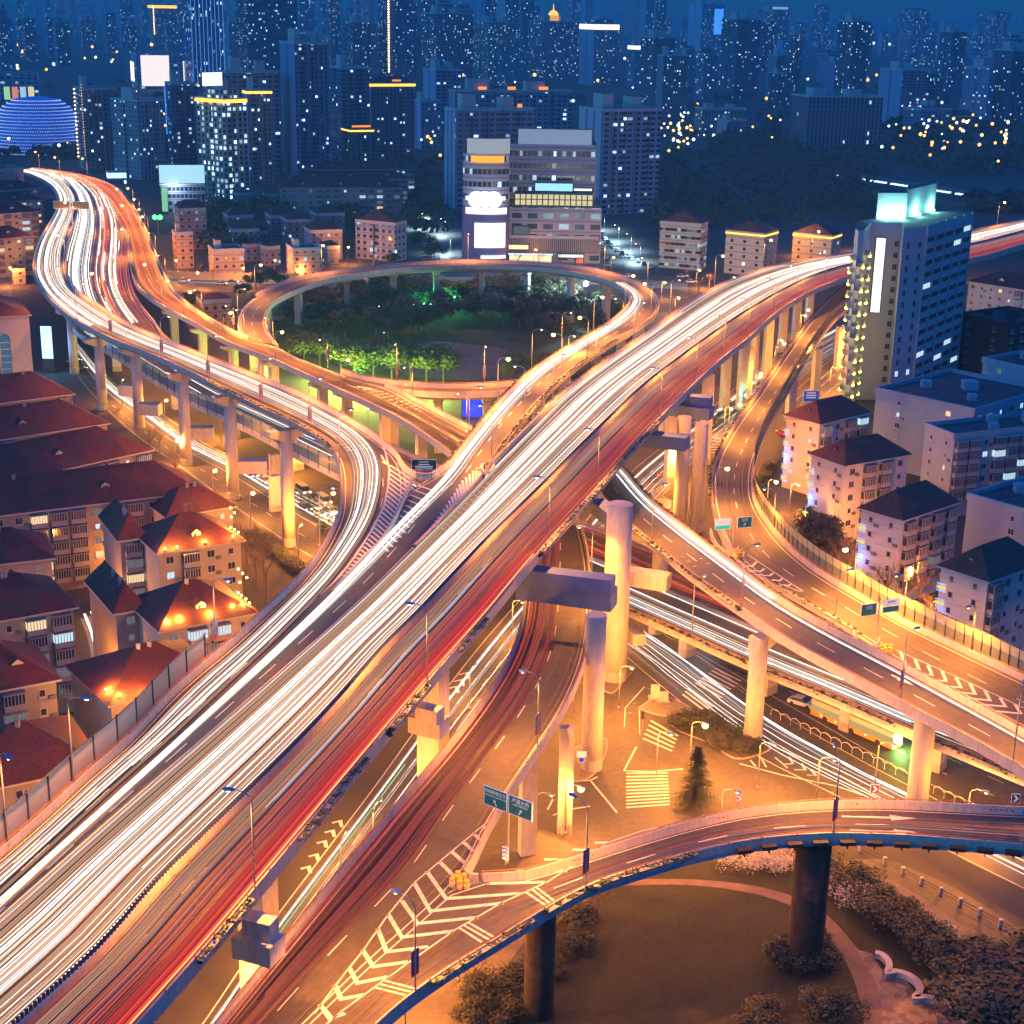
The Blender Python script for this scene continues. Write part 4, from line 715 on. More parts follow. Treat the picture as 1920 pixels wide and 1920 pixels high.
# ================================================================== buildings
def facade(name,cw,fh,wx,wy,lit,wall=(.3,.3,.33),warm=.45,es=2.1,band=.5,rough=.7,glass=(.02,.03,.05)):
    """wall with windows in rows: UV in metres; some rooms have their light on"""
    m=D.materials.new(name); m.use_nodes=True; t=m.node_tree; N=t.nodes; Lk=t.links.new; b=N['Principled BSDF']; b.inputs['Roughness'].default_value=rough
    def mth(op,a,bv=None,cv=None):
        n=N.new('ShaderNodeMath'); n.operation=op
        for k,v in enumerate((a,bv,cv)):
            if v is None: continue
            if isinstance(v,(int,float)): n.inputs[k].default_value=v
            else: Lk(v,n.inputs[k])
        return n.outputs[0]
    uv=N.new('ShaderNodeUVMap'); sp=N.new('ShaderNodeSeparateXYZ'); Lk(uv.outputs[0],sp.inputs[0]); oi=N.new('ShaderNodeObjectInfo')
    u=mth('DIVIDE',sp.outputs[0],cw); v=mth('DIVIDE',sp.outputs[1],fh); fu=mth('FRACT',u); fv=mth('FRACT',v); iu=mth('FLOOR',u); iv=mth('FLOOR',v)
    mk=lambda f,a,c: mth('MULTIPLY',mth('GREATER_THAN',f,a),mth('LESS_THAN',f,c))
    win=mth('MULTIPLY',mk(fu,.5-wx/2,.5+wx/2),mk(fv,.55-wy/2,.55+wy/2))
    cx=N.new('ShaderNodeCombineXYZ'); Lk(iu,cx.inputs[0]); Lk(iv,cx.inputs[1]); Lk(mth('MULTIPLY',oi.outputs['Random'],917.),cx.inputs[2])
    wn=N.new('ShaderNodeTexWhiteNoise'); wn.noise_dimensions='3D'; Lk(cx.outputs[0],wn.inputs[0]); sc=N.new('ShaderNodeSeparateColor'); Lk(wn.outputs['Color'],sc.inputs[0])
    on=mth('GREATER_THAN',wn.outputs['Value'],1-lit)
    tone=N.new('ShaderNodeMix'); tone.data_type='RGBA'; tone.inputs[6].default_value=(.55,.82,1,1); tone.inputs[7].default_value=(1,.52,.17,1); Lk(mth('LESS_THAN',sc.outputs[0],warm),tone.inputs[0])
    bright=mth('POWER',sc.outputs[1],2.); 
    part=mth('GREATER_THAN',mth('ADD',fu,mth('MULTIPLY',sc.outputs[2],.4)),.45)
    e=mth('MULTIPLY',mth('MULTIPLY',win,on),mth('MULTIPLY',mth('ADD',bright,.25),part)); e=mth('MULTIPLY',e,es*XF)
    wc=N.new('ShaderNodeMix'); wc.data_type='RGBA'; wc.blend_type='MULTIPLY'; wc.inputs[0].default_value=1; wc.inputs[6].default_value=(*wall,1); Lk(oi.outputs['Color'],wc.inputs[7])
    bd=mth('MULTIPLY',mth('LESS_THAN',fv,.12),band); sh=mth('SUBTRACT',1,bd); wv=N.new('ShaderNodeVectorMath'); wv.operation='SCALE'; Lk(wc.outputs[2],wv.inputs[0]); Lk(sh,wv.inputs[3])
    mx=N.new('ShaderNodeMix'); mx.data_type='RGBA'; Lk(win,mx.inputs[0]); Lk(wv.outputs[0],mx.inputs[6]); mx.inputs[7].default_value=(*glass,1); Lk(mx.outputs[2],b.inputs['Base Color'])
    rr=mth('SUBTRACT',rough,mth('MULTIPLY',win,rough-.2)); Lk(rr,b.inputs['Roughness'])
    Lk(tone.outputs[2],b.inputs['Emission Color']); Lk(e,b.inputs['Emission Strength'])
    bp=N.new('ShaderNodeBump'); bp.inputs['Distance'].default_value=.3; bp.inputs['Strength'].default_value=.6; bp.invert=True; Lk(win,bp.inputs['Height']); Lk(bp.outputs[0],b.inputs['Normal'])
    m.cycles.emission_sampling='NONE'; return m
FM=dict(res=facade('residential_facade',3.3,2.95,.5,.5,.09,(.30,.31,.35)),res2=facade('balcony_facade',4.2,2.95,.7,.5,.08,(.34,.34,.38)),
 off=facade('office_facade',2.2,3.8,.84,.55,.07,(.22,.24,.30),warm=.3),cur=facade('glass_facade',1.6,3.6,.9,.9,.05,(.2,.3,.5),warm=.2,glass=(.02,.06,.16)),
 old=facade('tiled_facade',3.0,2.9,.42,.45,.12,(.42,.38,.36)),pier=facade('ribbed_facade',3.6,3.6,.62,.8,.01,(.42,.40,.42)),lit=facade('well_lit_facade',3.6,3.0,.6,.62,.42,(.46,.42,.36),warm=.45,es=2.1))
roofm=mat('flat_roof',(.07,.075,.085),.9,noise=.4,nscale=.2); tile=mat('roof_tile_maroon',(.26,.065,.038),.75,noise=.3,nscale=1.5,bump=.3); tiled=mat('roof_tile_dark',(.12,.045,.04),.8,noise=.3,nscale=1.,bump=.3)
for m_ in (tile,tiled):
    t_=m_.node_tree; b_=t_.nodes['Principled BSDF']; tc_=t_.nodes.new('ShaderNodeTexCoord'); w_=t_.nodes.new('ShaderNodeTexWave'); w_.wave_type='BANDS'; w_.bands_direction='Z'; w_.inputs['Scale'].default_value=2.2; w_.inputs['Distortion'].default_value=.6; t_.links.new(tc_.outputs['Object'],w_.inputs[0]); v_=t_.nodes.new('ShaderNodeTexVoronoi'); v_.inputs['Scale'].default_value=.35; t_.links.new(tc_.outputs['Object'],v_.inputs[0])
    src=b_.inputs['Base Color'].links[0].from_socket; mx_=t_.nodes.new('ShaderNodeMix'); mx_.data_type='RGBA'; mx_.blend_type='MULTIPLY'; mx_.inputs[0].default_value=.6; t_.links.new(src,mx_.inputs[6]); t_.links.new(w_.outputs['Color'],mx_.inputs[7]); m2_=t_.nodes.new('ShaderNodeMix'); m2_.data_type='RGBA'; m2_.blend_type='OVERLAY'; m2_.inputs[0].default_value=.25; t_.links.new(mx_.outputs[2],m2_.inputs[6]); t_.links.new(v_.outputs['Color'],m2_.inputs[7]); t_.links.new(m2_.outputs[2],b_.inputs['Base Color'])
wallp=mat('stone_white',(.5,.48,.47),.75,noise=.1)
plainm=D.materials.new('end_wall'); plainm.use_nodes=True; _t=plainm.node_tree; _o=_t.nodes.new('ShaderNodeObjectInfo'); _x=_t.nodes.new('ShaderNodeVectorMath'); _x.operation='SCALE'; _x.inputs[3].default_value=.5; _t.links.new(_o.outputs['Color'],_x.inputs[0]); _t.links.new(_x.outputs[0],_t.nodes['Principled BSDF'].inputs['Base Color'])
def walls(pts,z0,z1,name,m,t,top=None,color=(1,1,1),blank=0):
    """closed prism with UVs in metres; roof face carries the flat roof material"""
    k=len(pts); me=D.meshes.new(name); o0=parent_org(t) if t else Vector((0,0,0))
    V=[(p[0]-o0.x,p[1]-o0.y,z0) for p in pts]+[(p[0]-o0.x,p[1]-o0.y,z1) for p in pts]
    A_=sum(pts[i][0]*pts[(i+1)%k][1]-pts[(i+1)%k][0]*pts[i][1] for i in range(k))
    fc=[(i,(i+1)%k,k+(i+1)%k,k+i) for i in range(k)]+[tuple(k+i for i in range(k))]
    if A_<0: fc=[f[::-1] for f in fc]
    me.from_pydata(V,[],fc); me.materials.append(m); me.materials.append(top or roofm); me.polygons[k].material_index=1; me.materials.append(plainm)
    for q in range(blank): me.polygons[q].material_index=2
    uv=me.uv_layers.new(name='UVMap'); acc=[0]
    for i in range(k): acc.append(acc[-1]+math.dist(pts[i][:2],pts[(i+1)%k][:2]))
    for f in me.polygons:
        for li in f.loop_indices:
            vi=me.loops[li].vertex_index
            if f.index==k: uv.data[li].uv=(0,0)
            else:
                i=f.index; uu=acc[i] if vi%k==i else acc[i+1]; uv.data[li].uv=(uu,z0+(z1-z0) if vi>=k else z0)
    o=D.objects.new(name,me); COL.objects.link(o); o.color=(*color,1)
    if t: o.parent=t
    return o
def notch(P,n,d):            # outline with light wells cut into it
    out=[]; k=len(P)
    for i in range(k):
        a,b=Vector(P[i][:2]),Vector(P[(i+1)%k][:2]); L_=(b-a).length; f=(b-a)/max(L_,.01); o=Vector((-f.y,f.x)); out.append(a)
        if i<2 and L_>12:
            q=n if i==1 else max(1,n//2)
            for j in range(q):
                c=a+f*L_*(j+1)/(q+1); out+=[c-f*1.2,c-f*1.2+o*d,c+f*1.2+o*d,c+f*1.2]
    return out
def corners(x0,x1,yb,split=.35,ang=24):
    xs=x0+(x1-x0)*split; g=at(xs,yb,0); ppm=F/proj(g)[2]; a=R(ang); r=Vector((math.cos(a),math.sin(a),0)); l=Vector((-math.sin(a),math.cos(a),0))
    return g+l*((xs-x0)/ppm/math.sin(a)), g, g+r*((x1-xs)/ppm/math.cos(a))
def tower(x0,x1,yt,yb,fm,label,split=.35,ang=24,color=(1,1,1),group=None,tops='box',n=2,name='tower_block',cat='tower block',crown=None,z=None,maxd=60,blank=False):
    P0,P1,P2=corners(x0,x1,yb,split,ang); 
    if (P0-P1).length>maxd: P0=P1+(P0-P1).normalized()*maxd
    P3=P0+P2-P1; H_=z or top_z(P1,yt); c=(P0+P2)/2; t=thing(name,(c.x,c.y,0),label,cat,group)
    out=[P0,P1,P2,P3]; 
    nt_=notch(out,n,1.6) if n else out; o=[tuple(p[:2]) for p in nt_]; bl=(next(i for i,p in enumerate(nt_) if (Vector(p[:2])-Vector(P1[:2])).length<.01) if blank else 0)
    walls(o,0,H_,'wall',FM[fm] if isinstance(fm,str) else fm,t,color=color,blank=bl)
    e1=(P2-P1).normalized(); e0=(P0-P1).normalized(); w1=(P2-P1).length; w0=(P0-P1).length
    def rb_(a,b,c_,d,z0,z1,nm,m,**k): return walls([tuple((P1+e1*w1*u+e0*w0*v)[:2]) for u,v in ((a,c_),(b,c_),(b,d),(a,d))],z0,z1,nm,m,t,color=color,**k)
    par=MB(); I_=[P0,P1,P2,P3]; cc=c
    rows=[]
    for p in I_+[I_[0]]:
        q=cc+(p-cc)*1.012; r_=cc+(p-cc)*.975; rows.append([Vector((q.x,q.y,H_-.4)),Vector((q.x,q.y,H_+1.1)),Vector((r_.x,r_.y,H_+1.1)),Vector((r_.x,r_.y,H_+.02))])
    strip(par,rows); par.build('roof_parapet',wallp,t)
    if tops=='box':
        h=min(9,H_*.1+3); rb_(.12,.3,.3,.7,H_,H_+h,'lift_tower',wallp); 
        if w1>22: rb_(.62,.78,.3,.7,H_,H_+h*.8,'lift_tower',wallp)
    if tops=='step': rb_(.15,.85,.15,.85,H_,H_*1.06+2,'setback_storey',FM[fm] if isinstance(fm,str) else fm); rb_(.35,.6,.3,.7,H_*1.06+2,H_*1.06+7,'lift_tower',wallp)
    if tops=='hip':
        ov=1.02; q=[cc+(p-cc)*ov for p in I_]; m1=(q[0]+q[1])/2; m2=(q[2]+q[3])/2; f=(m2-m1)*.3; r1,r2=m1+f,m2-f; hh=min(6,w0*.3); Z=lambda p,z_:(p.x,p.y,z_)
        mb=MB(); mb.poly([Z(q[0],H_+1.1),Z(q[1],H_+1.1),Z(r1,H_+hh)]); mb.poly([Z(q[1],H_+1.1),Z(q[2],H_+1.1),Z(r2,H_+hh),Z(r1,H_+hh)]); mb.poly([Z(q[2],H_+1.1),Z(q[3],H_+1.1),Z(r2,H_+hh)]); mb.poly([Z(q[3],H_+1.1),Z(q[0],H_+1.1),Z(r1,H_+hh),Z(r2,H_+hh)]); mb.build('roof',tiled,t)
    if tops=='spire': rb_(.3,.7,.3,.7,H_,H_+10,'setback_storey',wallp); mb=MB(); mb.cyl(c.x,c.y,H_+10,H_+38,1.2,6,.2); mb.build('mast',steel,t)
    if crown:
        h,cm=crown; mb=MB(); rows=[]
        for p in I_+[I_[0]]:
            q=cc+(p-cc)*1.025; rows.append([Vector((q.x,q.y,H_-h)),Vector((q.x,q.y,H_+.2))])
        strip(mb,rows); mb.build('cornice_light',cm,t)
    t['_h']=H_
    return t,P0,P1,P2,H_
def litbox(t,P1,P2,f0,f1,z0,z1,m,name='billboard',off=.6,frame=True):
    a=P1+(P2-P1)*f0; b=P1+(P2-P1)*f1; d=(b-a).normalized(); o=Vector((d.y,-d.x,0))*off
    mb=MB(); th=Vector((d.y,-d.x,0))*.35; u=lambda p,z_: Vector((p.x,p.y,z_))
    mb.quad(u(a+o+th,z0),u(b+o+th,z0),u(b+o+th,z1),u(a+o+th,z1)); x=mb.build(name,m,t)
    if frame:
        f=MB(); rows=[[u(a+o-d*.3,z0-.3),u(b+o+d*.3,z0-.3),u(b+o+d*.3,z1+.3),u(a+o-d*.3,z1+.3)],[u(a+o+th*.9-d*.3,z0-.3),u(b+o+th*.9+d*.3,z0-.3),u(b+o+th*.9+d*.3,z1+.3),u(a+o+th*.9-d*.3,z1+.3)]]
        f.poly(rows[0]); f.poly(rows[1][::-1])
        for k in range(4): j=(k+1)%4; f.quad(rows[0][k],rows[0][j],rows[1][j],rows[1][k])
        f.build('billboard_frame',darkmetal,t)
    return x
GOLD=em('cornice_gold',(1,.45,.03),3.2); WHT=em('screen_white',(.93,.96,1),1.6,True); LBL=em('screen_pale_blue',(.45,.75,.95),1.1,True); MBL=em('screen_slate',(.27,.38,.60),.75); ORGS=em('sign_orange',(1,.36,.03),1.6); CRW=em('crown_white',(1,.93,.7),2.); BLUEL=em('led_blue',(.05,.25,1),2.)
GREYS=em('screen_grey',(.42,.46,.56),.8); TEAL=em('tower_floodlit_teal',(.35,1,.8),1.5)
# ---- middle distance, listed one by one  (x0,x1,ytop,ybase,facade,label,options)
TL=[(128,205,168,322,'res','brown tower block with a string of lamps down its left corner beside the blue dome',dict(split=.45,color=(.75,.6,.62),n=1)),
(203,303,190,338,'old','pale grey slab block with rows of air conditioners right of the lamp lit block',dict(split=.62,ang=50,color=(.95,.9,1.05))),
(305,372,158,312,'res','dark blue block between the pale slab and the yellow lit tower',dict(color=(.5,.5,.75))),
(365,462,188,386,'lit','cream tower with glowing windows and yellow eaves in front of the dark villas',dict(split=.64,ang=50,color=(1,1,.95),crown=(1.6,GOLD),tops='step')),
(455,512,172,348,'res','tower with pink side wall and yellow light bands right of the cream tower',dict(blank=True,split=.25,color=(1.2,.8,.75),crown=(1.2,GOLD))),
(410,522,136,335,'res2','grey lilac slab behind the two yellow lit towers',dict(split=.2,color=(.8,.75,.95))),
(518,618,82,335,'res','tall deep blue tower with a square lift house left of centre',dict(blank=True,split=.4,color=(.45,.6,.95),n=3)),
(614,692,128,305,'res2','dark balcony tower just right of the deep blue tower',dict(color=(.5,.55,.75))),
(677,776,158,296,'res','tower with golden roof ornaments and one orange flooded wall',dict(blank=True,split=.2,color=(.7,.6,.75),crown=(1.5,GOLD),tops='hip')),
(636,700,245,330,'res','lower block with small orange roof lights beside the golden roofed tower',dict(color=(.5,.5,.7),crown=(.8,GOLD),tops='hip')),
(770,824,190,280,'res','pale blue narrow block with few lights left of the long slabs',dict(blank=True,color=(.6,.85,1.3),n=1)),
(790,866,132,260,'res2','balcony tower with a bright square top house behind the long slabs',dict(blank=True,color=(.6,.75,1.1))),
(823,1070,172,330,'res2','long back slab with three white stair heads and orange roof lights',dict(blank=True,split=.12,ang=18,color=(.75,.85,1.15),n=5,maxd=16)),
(823,998,207,392,'res2','long front slab of balconies left of the curved mall tower',dict(blank=True,split=.17,ang=22,color=(.85,.95,1.2),n=4,maxd=18)),
(1082,1236,208,404,'res2','wide balcony slab on the right of the shopping mall',dict(blank=True,split=.26,ang=26,color=(.85,.95,1.2),n=4,maxd=26)),
(885,970,42,165,'old','tower with arched parapet left of the golden dome',dict(color=(.9,.8,.85),n=3)),
(985,1082,40,150,'res','domed tower with a glowing golden cupola',dict(color=(.75,.75,.95))),
(1086,1158,46,160,'res','tower wearing a white lit colonnade crown',dict(blank=True,color=(.6,.8,1.1),crown=(7,CRW),tops='step')),
(1176,1210,86,165,'res','slim tower with a small white lit crown',dict(color=(.7,.85,1.2),crown=(5,CRW))),
(1200,1262,70,205,'res2','dark bulky tower right of the slim crowned tower',dict(color=(.5,.55,.7))),
(640,705,42,165,'res','dark wide tower with red roof beacons',dict(color=(.55,.5,.7))),
(705,775,-30,165,'res','tall tower edged by a ladder of warm lamps',dict(color=(.45,.5,.75))),
(780,885,25,150,'off','dark office slab behind the pale narrow block',dict(color=(.4,.55,.9))),
(965,1000,0,120,'res2','thin dark tower left of the domed tower',dict(color=(.4,.5,.8))),
(420,556,-40,155,'off','near black office tower at the top edge of the city',dict(color=(.3,.35,.6))),
(333,420,-60,172,'cur','blue glass skyscraper striped by vertical light lines',dict(color=(.8,1.1,2.2),n=0)),
(268,334,10,90,'res','tower with golden lamp columns and a gilded crown',dict(color=(1.,.8,.7),crown=(6,GOLD))),
(27,62,35,110,'res','slim block with a small gold lantern top at the far left',dict(color=(.6,.7,1.1))),
(1288,1356,8,110,'res','tower with a white side wall and blue lit strip',dict(blank=True,color=(.8,.95,1.3))),
(1352,1420,36,185,'res2','broad dark tower right of the blue lit strip',dict(color=(.4,.45,.65))),
(1418,1478,18,100,'off','square dark office block with white roof sign',dict(color=(.35,.4,.7))),
(1525,1552,8,90,'off','stepped pointed tower near the horizon right of centre',dict(color=(.35,.45,.7),tops='spire')),
(1568,1624,40,200,'res','dark tower with scattered orange windows',dict(color=(.35,.45,.6))),
(1655,1736,132,235,'res2','framed blue tower with tall pale corner columns',dict(blank=True,color=(.6,.75,1.1))),
(1808,1858,128,240,'res','pale slab with a cascade of white balconies on the right',dict(split=.75,ang=40,color=(.9,1.1,1.5))),
(1490,1656,182,280,'pier','massive ribbed government block with dark windows',dict(split=.12,ang=14,color=(.55,.6,.8),n=0,maxd=40)),
(1862,1925,95,240,'res','crowded dark block cut by the right edge',dict(color=(.4,.5,.7))),
(1305,1400,205,258,'old','low long building with a cornice left of the ribbed block',dict(color=(.6,.6,.75),n=0,split=.1,ang=12,maxd=25)),
(1760,1805,60,180,'res','dark tower with two light strings right of the framed tower',dict(color=(.35,.5,.75))),
(1475,1500,65,180,'res','slim grey tower in front of the far skyline',dict(color=(.5,.6,.85))),
(1690,1740,20,110,'res','tower with a slanting top near the right skyline',dict(color=(.5,.65,.9),tops='hip')),
(1840,1890,25,110,'res','second slant topped tower near the right corner',dict(color=(.5,.65,.9),tops='hip'))]
TW={}
for q,(x0,x1,yt,yb,fm,lb,op) in enumerate(TL): TW[q]=tower(x0,x1,yt,yb,fm,lb,**op)
# warm light washed over some of them by their own facade lamps
def strand(t,p,z0,z1,m,n,r=.35,off=Vector((0,-.6,0)),name='lamp_string'):
    mb=MB()
    for k in range(n): mb.ball((p.x+off.x,p.y+off.y,z0+(z1-z0)*(k+.5)/n),r,6)
    mb.build(name,m,t)
WB=em('bulb_warm',(1,.62,.3),6)
strand(TW[0][0],TW[0][1],6,TW[0][4],WB,18,.6); strand(TW[0][0],TW[0][2],10,TW[0][4]+4,em('bulb_amber',(1,.5,.1),3),26,.28)
strand(TW[21][0],TW[21][2],20,TW[21][4],WB,34,1.3); strand(TW[26][0],TW[26][2],30,TW[26][4],WB,22,1.3); strand(TW[26][0],TW[26][3],30,TW[26][4],WB,22,1.3)
strand(TW[2][0],TW[2][1],20,TW[2][4]*.95,BLUEL,26,.5)
g0=TW[25]; 
for f in np.linspace(.02,.98,9):
    p=g0[2]+(g0[3]-g0[2])*f; mb=MB(); mb.box(p.x-.35,p.x+.35,p.y-.9,p.y-.2,12,g0[4]); mb.build('light_line',em('line_blue',(.12,.4,1),.8),g0[0])
# cupola of the domed tower
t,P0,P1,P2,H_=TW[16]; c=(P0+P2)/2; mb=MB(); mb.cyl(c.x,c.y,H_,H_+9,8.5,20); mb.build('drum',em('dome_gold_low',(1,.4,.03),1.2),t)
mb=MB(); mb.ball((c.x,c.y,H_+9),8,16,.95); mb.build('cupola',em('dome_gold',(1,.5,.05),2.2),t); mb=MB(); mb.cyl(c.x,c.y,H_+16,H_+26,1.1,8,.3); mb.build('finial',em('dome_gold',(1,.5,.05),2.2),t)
t,P0,P1,P2,H_=TW[28]; litbox(t,P1,P2,.55,.95,H_*.45,H_*.92,BLUEL,'light_panel')
t,P0,P1,P2,H_=TW[30]; litbox(t,P1,P2,.1,.9,H_+1,H_+7,em('sign_blue_white',(.3,.55,1),1.2),'roof_sign')
t,P0,P1,P2,H_=TW[3]; litbox(t,P1,P2,-.95,-.1,H_+8,H_+15,WHT,'roof_sign',off=1)
for q,f0,f1 in ((12,.2,.27),(12,.45,.52),(12,.72,.8),(8,.5,.7),(9,.1,.9),(13,.8,.86)):
    t,P0,P1,P2,H_=TW[q]; litbox(t,P1,P2,f0,f1,H_+1.2,H_+3.2,em('roof_ornament',(1,.28,.03),1.6),'roof_ornament',off=-2,frame=False)
for q,f0,f1 in ((8,.0,.45),(3,0,1)): 
    t,P0,P1,P2,H_=TW[q]; litbox(t,P0,P1,0,1,H_-1.5,H_-.2,GOLD,'eaves_light',frame=False)
pk=mat('pink_render',(.55,.3,.22),.8)
# ---- far street lighting: too many and too small to count
r=random.Random(31)
for nm,cc,es_,n_,lb in (('distant_street_lights',(1,.42,.08),5,230,'scattered orange street lights between the far tower blocks'),('distant_white_lights',(.75,.9,1),3,170,'scattered white lights between the far tower blocks')):
    mb=MB()
    for _ in range(n_):
        x,y=r.uniform(-10,1930),90+240*r.random()**1.5
        if 1240<x<1600 and 290<y: continue
        if r.random()<.4: x=r.choice((1260,1300,1700,1780,300,560,780,1850))+r.uniform(-40,40); y=r.uniform(230,300)+(x-960)*.01
        g=at(x,y,0); mb.ball((g.x,g.y,r.uniform(7,16)),.00085*g.length*r.uniform(.7,1.3),6)
    mb.build(nm,em(nm,cc,es_),label=lb,cat='city lights',kind='stuff')
# ---- distant high-rises in bands
r=random.Random(11); GRP={0:('hazy blue high-rise with scattered lit windows in the far upper left','far upper left high-rises'),1:('hazy blue high-rise with scattered lit windows behind the city centre','far centre high-rises'),2:('hazy blue high-rise with scattered lit windows below the upper right skyline','far upper right high-rises'),3:('tiny blue block low on the horizon','horizon blocks')}
cnt=0
for (ya,yb_,n,h0,h1,w0,w1) in ((24,50,78,40,120,24,50),(50,90,72,45,125,24,46),(90,150,56,40,110,22,42),(150,230,24,30,85,20,36),(222,262,12,14,24,25,50)):
    for k in range(n):
        x=(k+r.random())/n*2000-40; y=r.uniform(ya,yb_)+(x-960)*.016
        if y>225 and (x<1240): continue
        if 150<y<=262 and (520<x<1240 or x<520): continue
        if y>88 and 760<x<1240: pass
        w=r.uniform(w0,w1); g=at(x,y,0); ppm=F/proj(g)[2]; hz=r.uniform(h0,h1)*(1.55 if x<1250 and y<95 else 1.25 if x<1250 else .85)
        if y<26: hz*=.8
        b=3 if y<30 else (0 if x<600 else 1 if x<1240 else 2); cl=r.choice(((.4,.5,.8),(.6,.7,1),(.3,.4,.6),(.75,.8,1),(.5,.5,.6)))
        tower(x-w*ppm/2,x+w*ppm/2,0,y,r.choice(('res','res','res2','off','old')),GRP[b][0],split=r.uniform(.15,.5),ang=r.uniform(18,40),color=cl,group=GRP[b][1],z=hz,tops=r.choice(('box','box','step','hip')),n=r.choice((0,1,2)),maxd=30,blank=r.random()<.55,name='high_rise',cat='high-rise'); cnt+=1
# ================================================================== windows shared by the near buildings
frame_m=mat('window_frame',(.55,.53,.52),.5); curtain=mat('curtain_dark',(.06,.055,.07),.6); litw=em('room_warm',(1,.72,.38),1.1); litc=em('room_cool',(.62,.88,1),1.); litd=em('room_dim',(.55,.6,.7),.22)
acm=mat('metal_grille',(.18,.17,.17),.6); slabm=mat('balcony_render',(.40,.36,.34),.8,noise=.15)
def winmesh(w,h,pane,bars=2,sill=True):
    mb=MB(); mb.cur=0
    for x in (-w/2,w/2-.1): mb.box(x,x+.1,-.09,.05,0,h)
    mb.box(-w/2+.1,w/2-.1,-.09,.05,0,.1); mb.box(-w/2+.1,w/2-.1,-.09,.05,h-.1,h)
    for k in range(1,bars): x=-w/2+w*k/bars; mb.box(x-.03,x+.03,-.07,.0,.1,h-.1)
    if sill: mb.box(-w/2-.15,w/2+.15,-.22,.0,-.12,-.005)
    mb.cur=1; mb.quad((-w/2+.1,-.03,.1),(w/2-.1,-.03,.1),(w/2-.1,-.03,h-.1),(-w/2+.1,-.03,h-.1))
    return mb.mesh('window',[frame_m,pane])
def balmesh(w,pane):
    mb=MB(); mb.cur=2; mb.box(-w/2,w/2,-1.1,0,-.95,.0); mb.box(-w/2-.1,w/2+.1,-1.25,0,1.55,1.68)
    mb.cur=0
    n=6
    for k in range(n+1): x=-w/2+(w-.1)*k/n; mb.box(x,x+.1,-1.08,-1.0,0,1.5)
    mb.cur=1; mb.quad((-w/2,-1.03,0),(w/2,-1.03,0),(w/2,-1.03,1.5),(-w/2,-1.03,1.5)); mb.quad((w/2-.02,-1.03,0),(w/2-.02,0,0),(w/2-.02,0,1.5),(w/2-.02,-1.03,1.5)); mb.quad((-w/2+.02,0,0),(-w/2+.02,-1.03,0),(-w/2+.02,-1.03,1.5),(-w/2+.02,0,1.5))
    return mb.mesh('balcony',[frame_m,pane,slabm])
WIN={k:winmesh(1.5,1.4,m) for k,m in (('d',glassm),('w',litw),('c',litc),('m',litd))}; WIS={k:winmesh(1.0,1.2,m,1) for k,m in (('d',glassm),('w',litw),('c',litc),('m',litd))}
BAL={k:balmesh(3.0,m) for k,m in (('d',glassm),('w',litw),('c',litc),('m',litd))}
am=MB(); am.box(-.45,.45,-.4,0,0,.6); ACU=am.mesh('air_conditioner',acm)
dm=MB(); dm.box(-.8,.8,-1.,1.6,0,1.0); dm.cur=1
dm.quad((-1.1,-1.3,.95),(0,-1.3,1.75),(0,2.6,1.75),(-1.1,2.6,.95)); dm.quad((0,-1.3,1.75),(1.1,-1.3,.95),(1.1,2.6,.95),(0,2.6,1.75)); dm.cur=0; dm.poly([(-.85,-1.02,.98),(.85,-1.02,.98),(0,-1.02,1.62)]); dm.cur=2; dm.quad((-.45,-1.03,.2),(-.05,-1.03,.2),(-.05,-1.03,.85),(-.45,-1.03,.85)); dm.quad((.05,-1.03,.2),(.45,-1.03,.2),(.45,-1.03,.85),(.05,-1.03,.85))
DORM=dm.mesh('dormer',[mat('dormer_white',(.62,.6,.6),.7),tile,glassm])
def pickwin(r,lit): 
    q=r.random(); return 'w' if q<lit*.4 else 'c' if q<lit*.75 else 'm' if q<lit*1.2 else 'd'
def facewin(t,a,b,z,fl,r,lit=.2,pitch=3.5,bal=.35,fh=2.9,base=Vector((0,0,0)),start=1.2,kind=None,side=False):
    d=(b-a); d.z=0; L_=d.length; d.normalize(); n=max(1,int((L_-start)/pitch)); rz=math.atan2(d.y,d.x); bays=[r.random()<bal for _ in range(n)]
    for k in range(n):
        c=a+d*(L_*(k+.5)/n)
        for f in range(fl):
            zz=z-1.9-fh*f-.55
            if zz<.8: continue
            q=pickwin(r,lit); o=Vector((c.x,c.y,0))-base
            if bays[k] and not side: inst('balcony',BAL[q],(o.x,o.y,zz),rz,t)
            else:
                inst('window',(WIS if side or r.random()<.3 else WIN)[q],(o.x,o.y,zz),rz,t)
                if r.random()<.3: e=o+d*1.35; inst('air_conditioner',ACU,(e.x,e.y,zz-.5),rz,t)
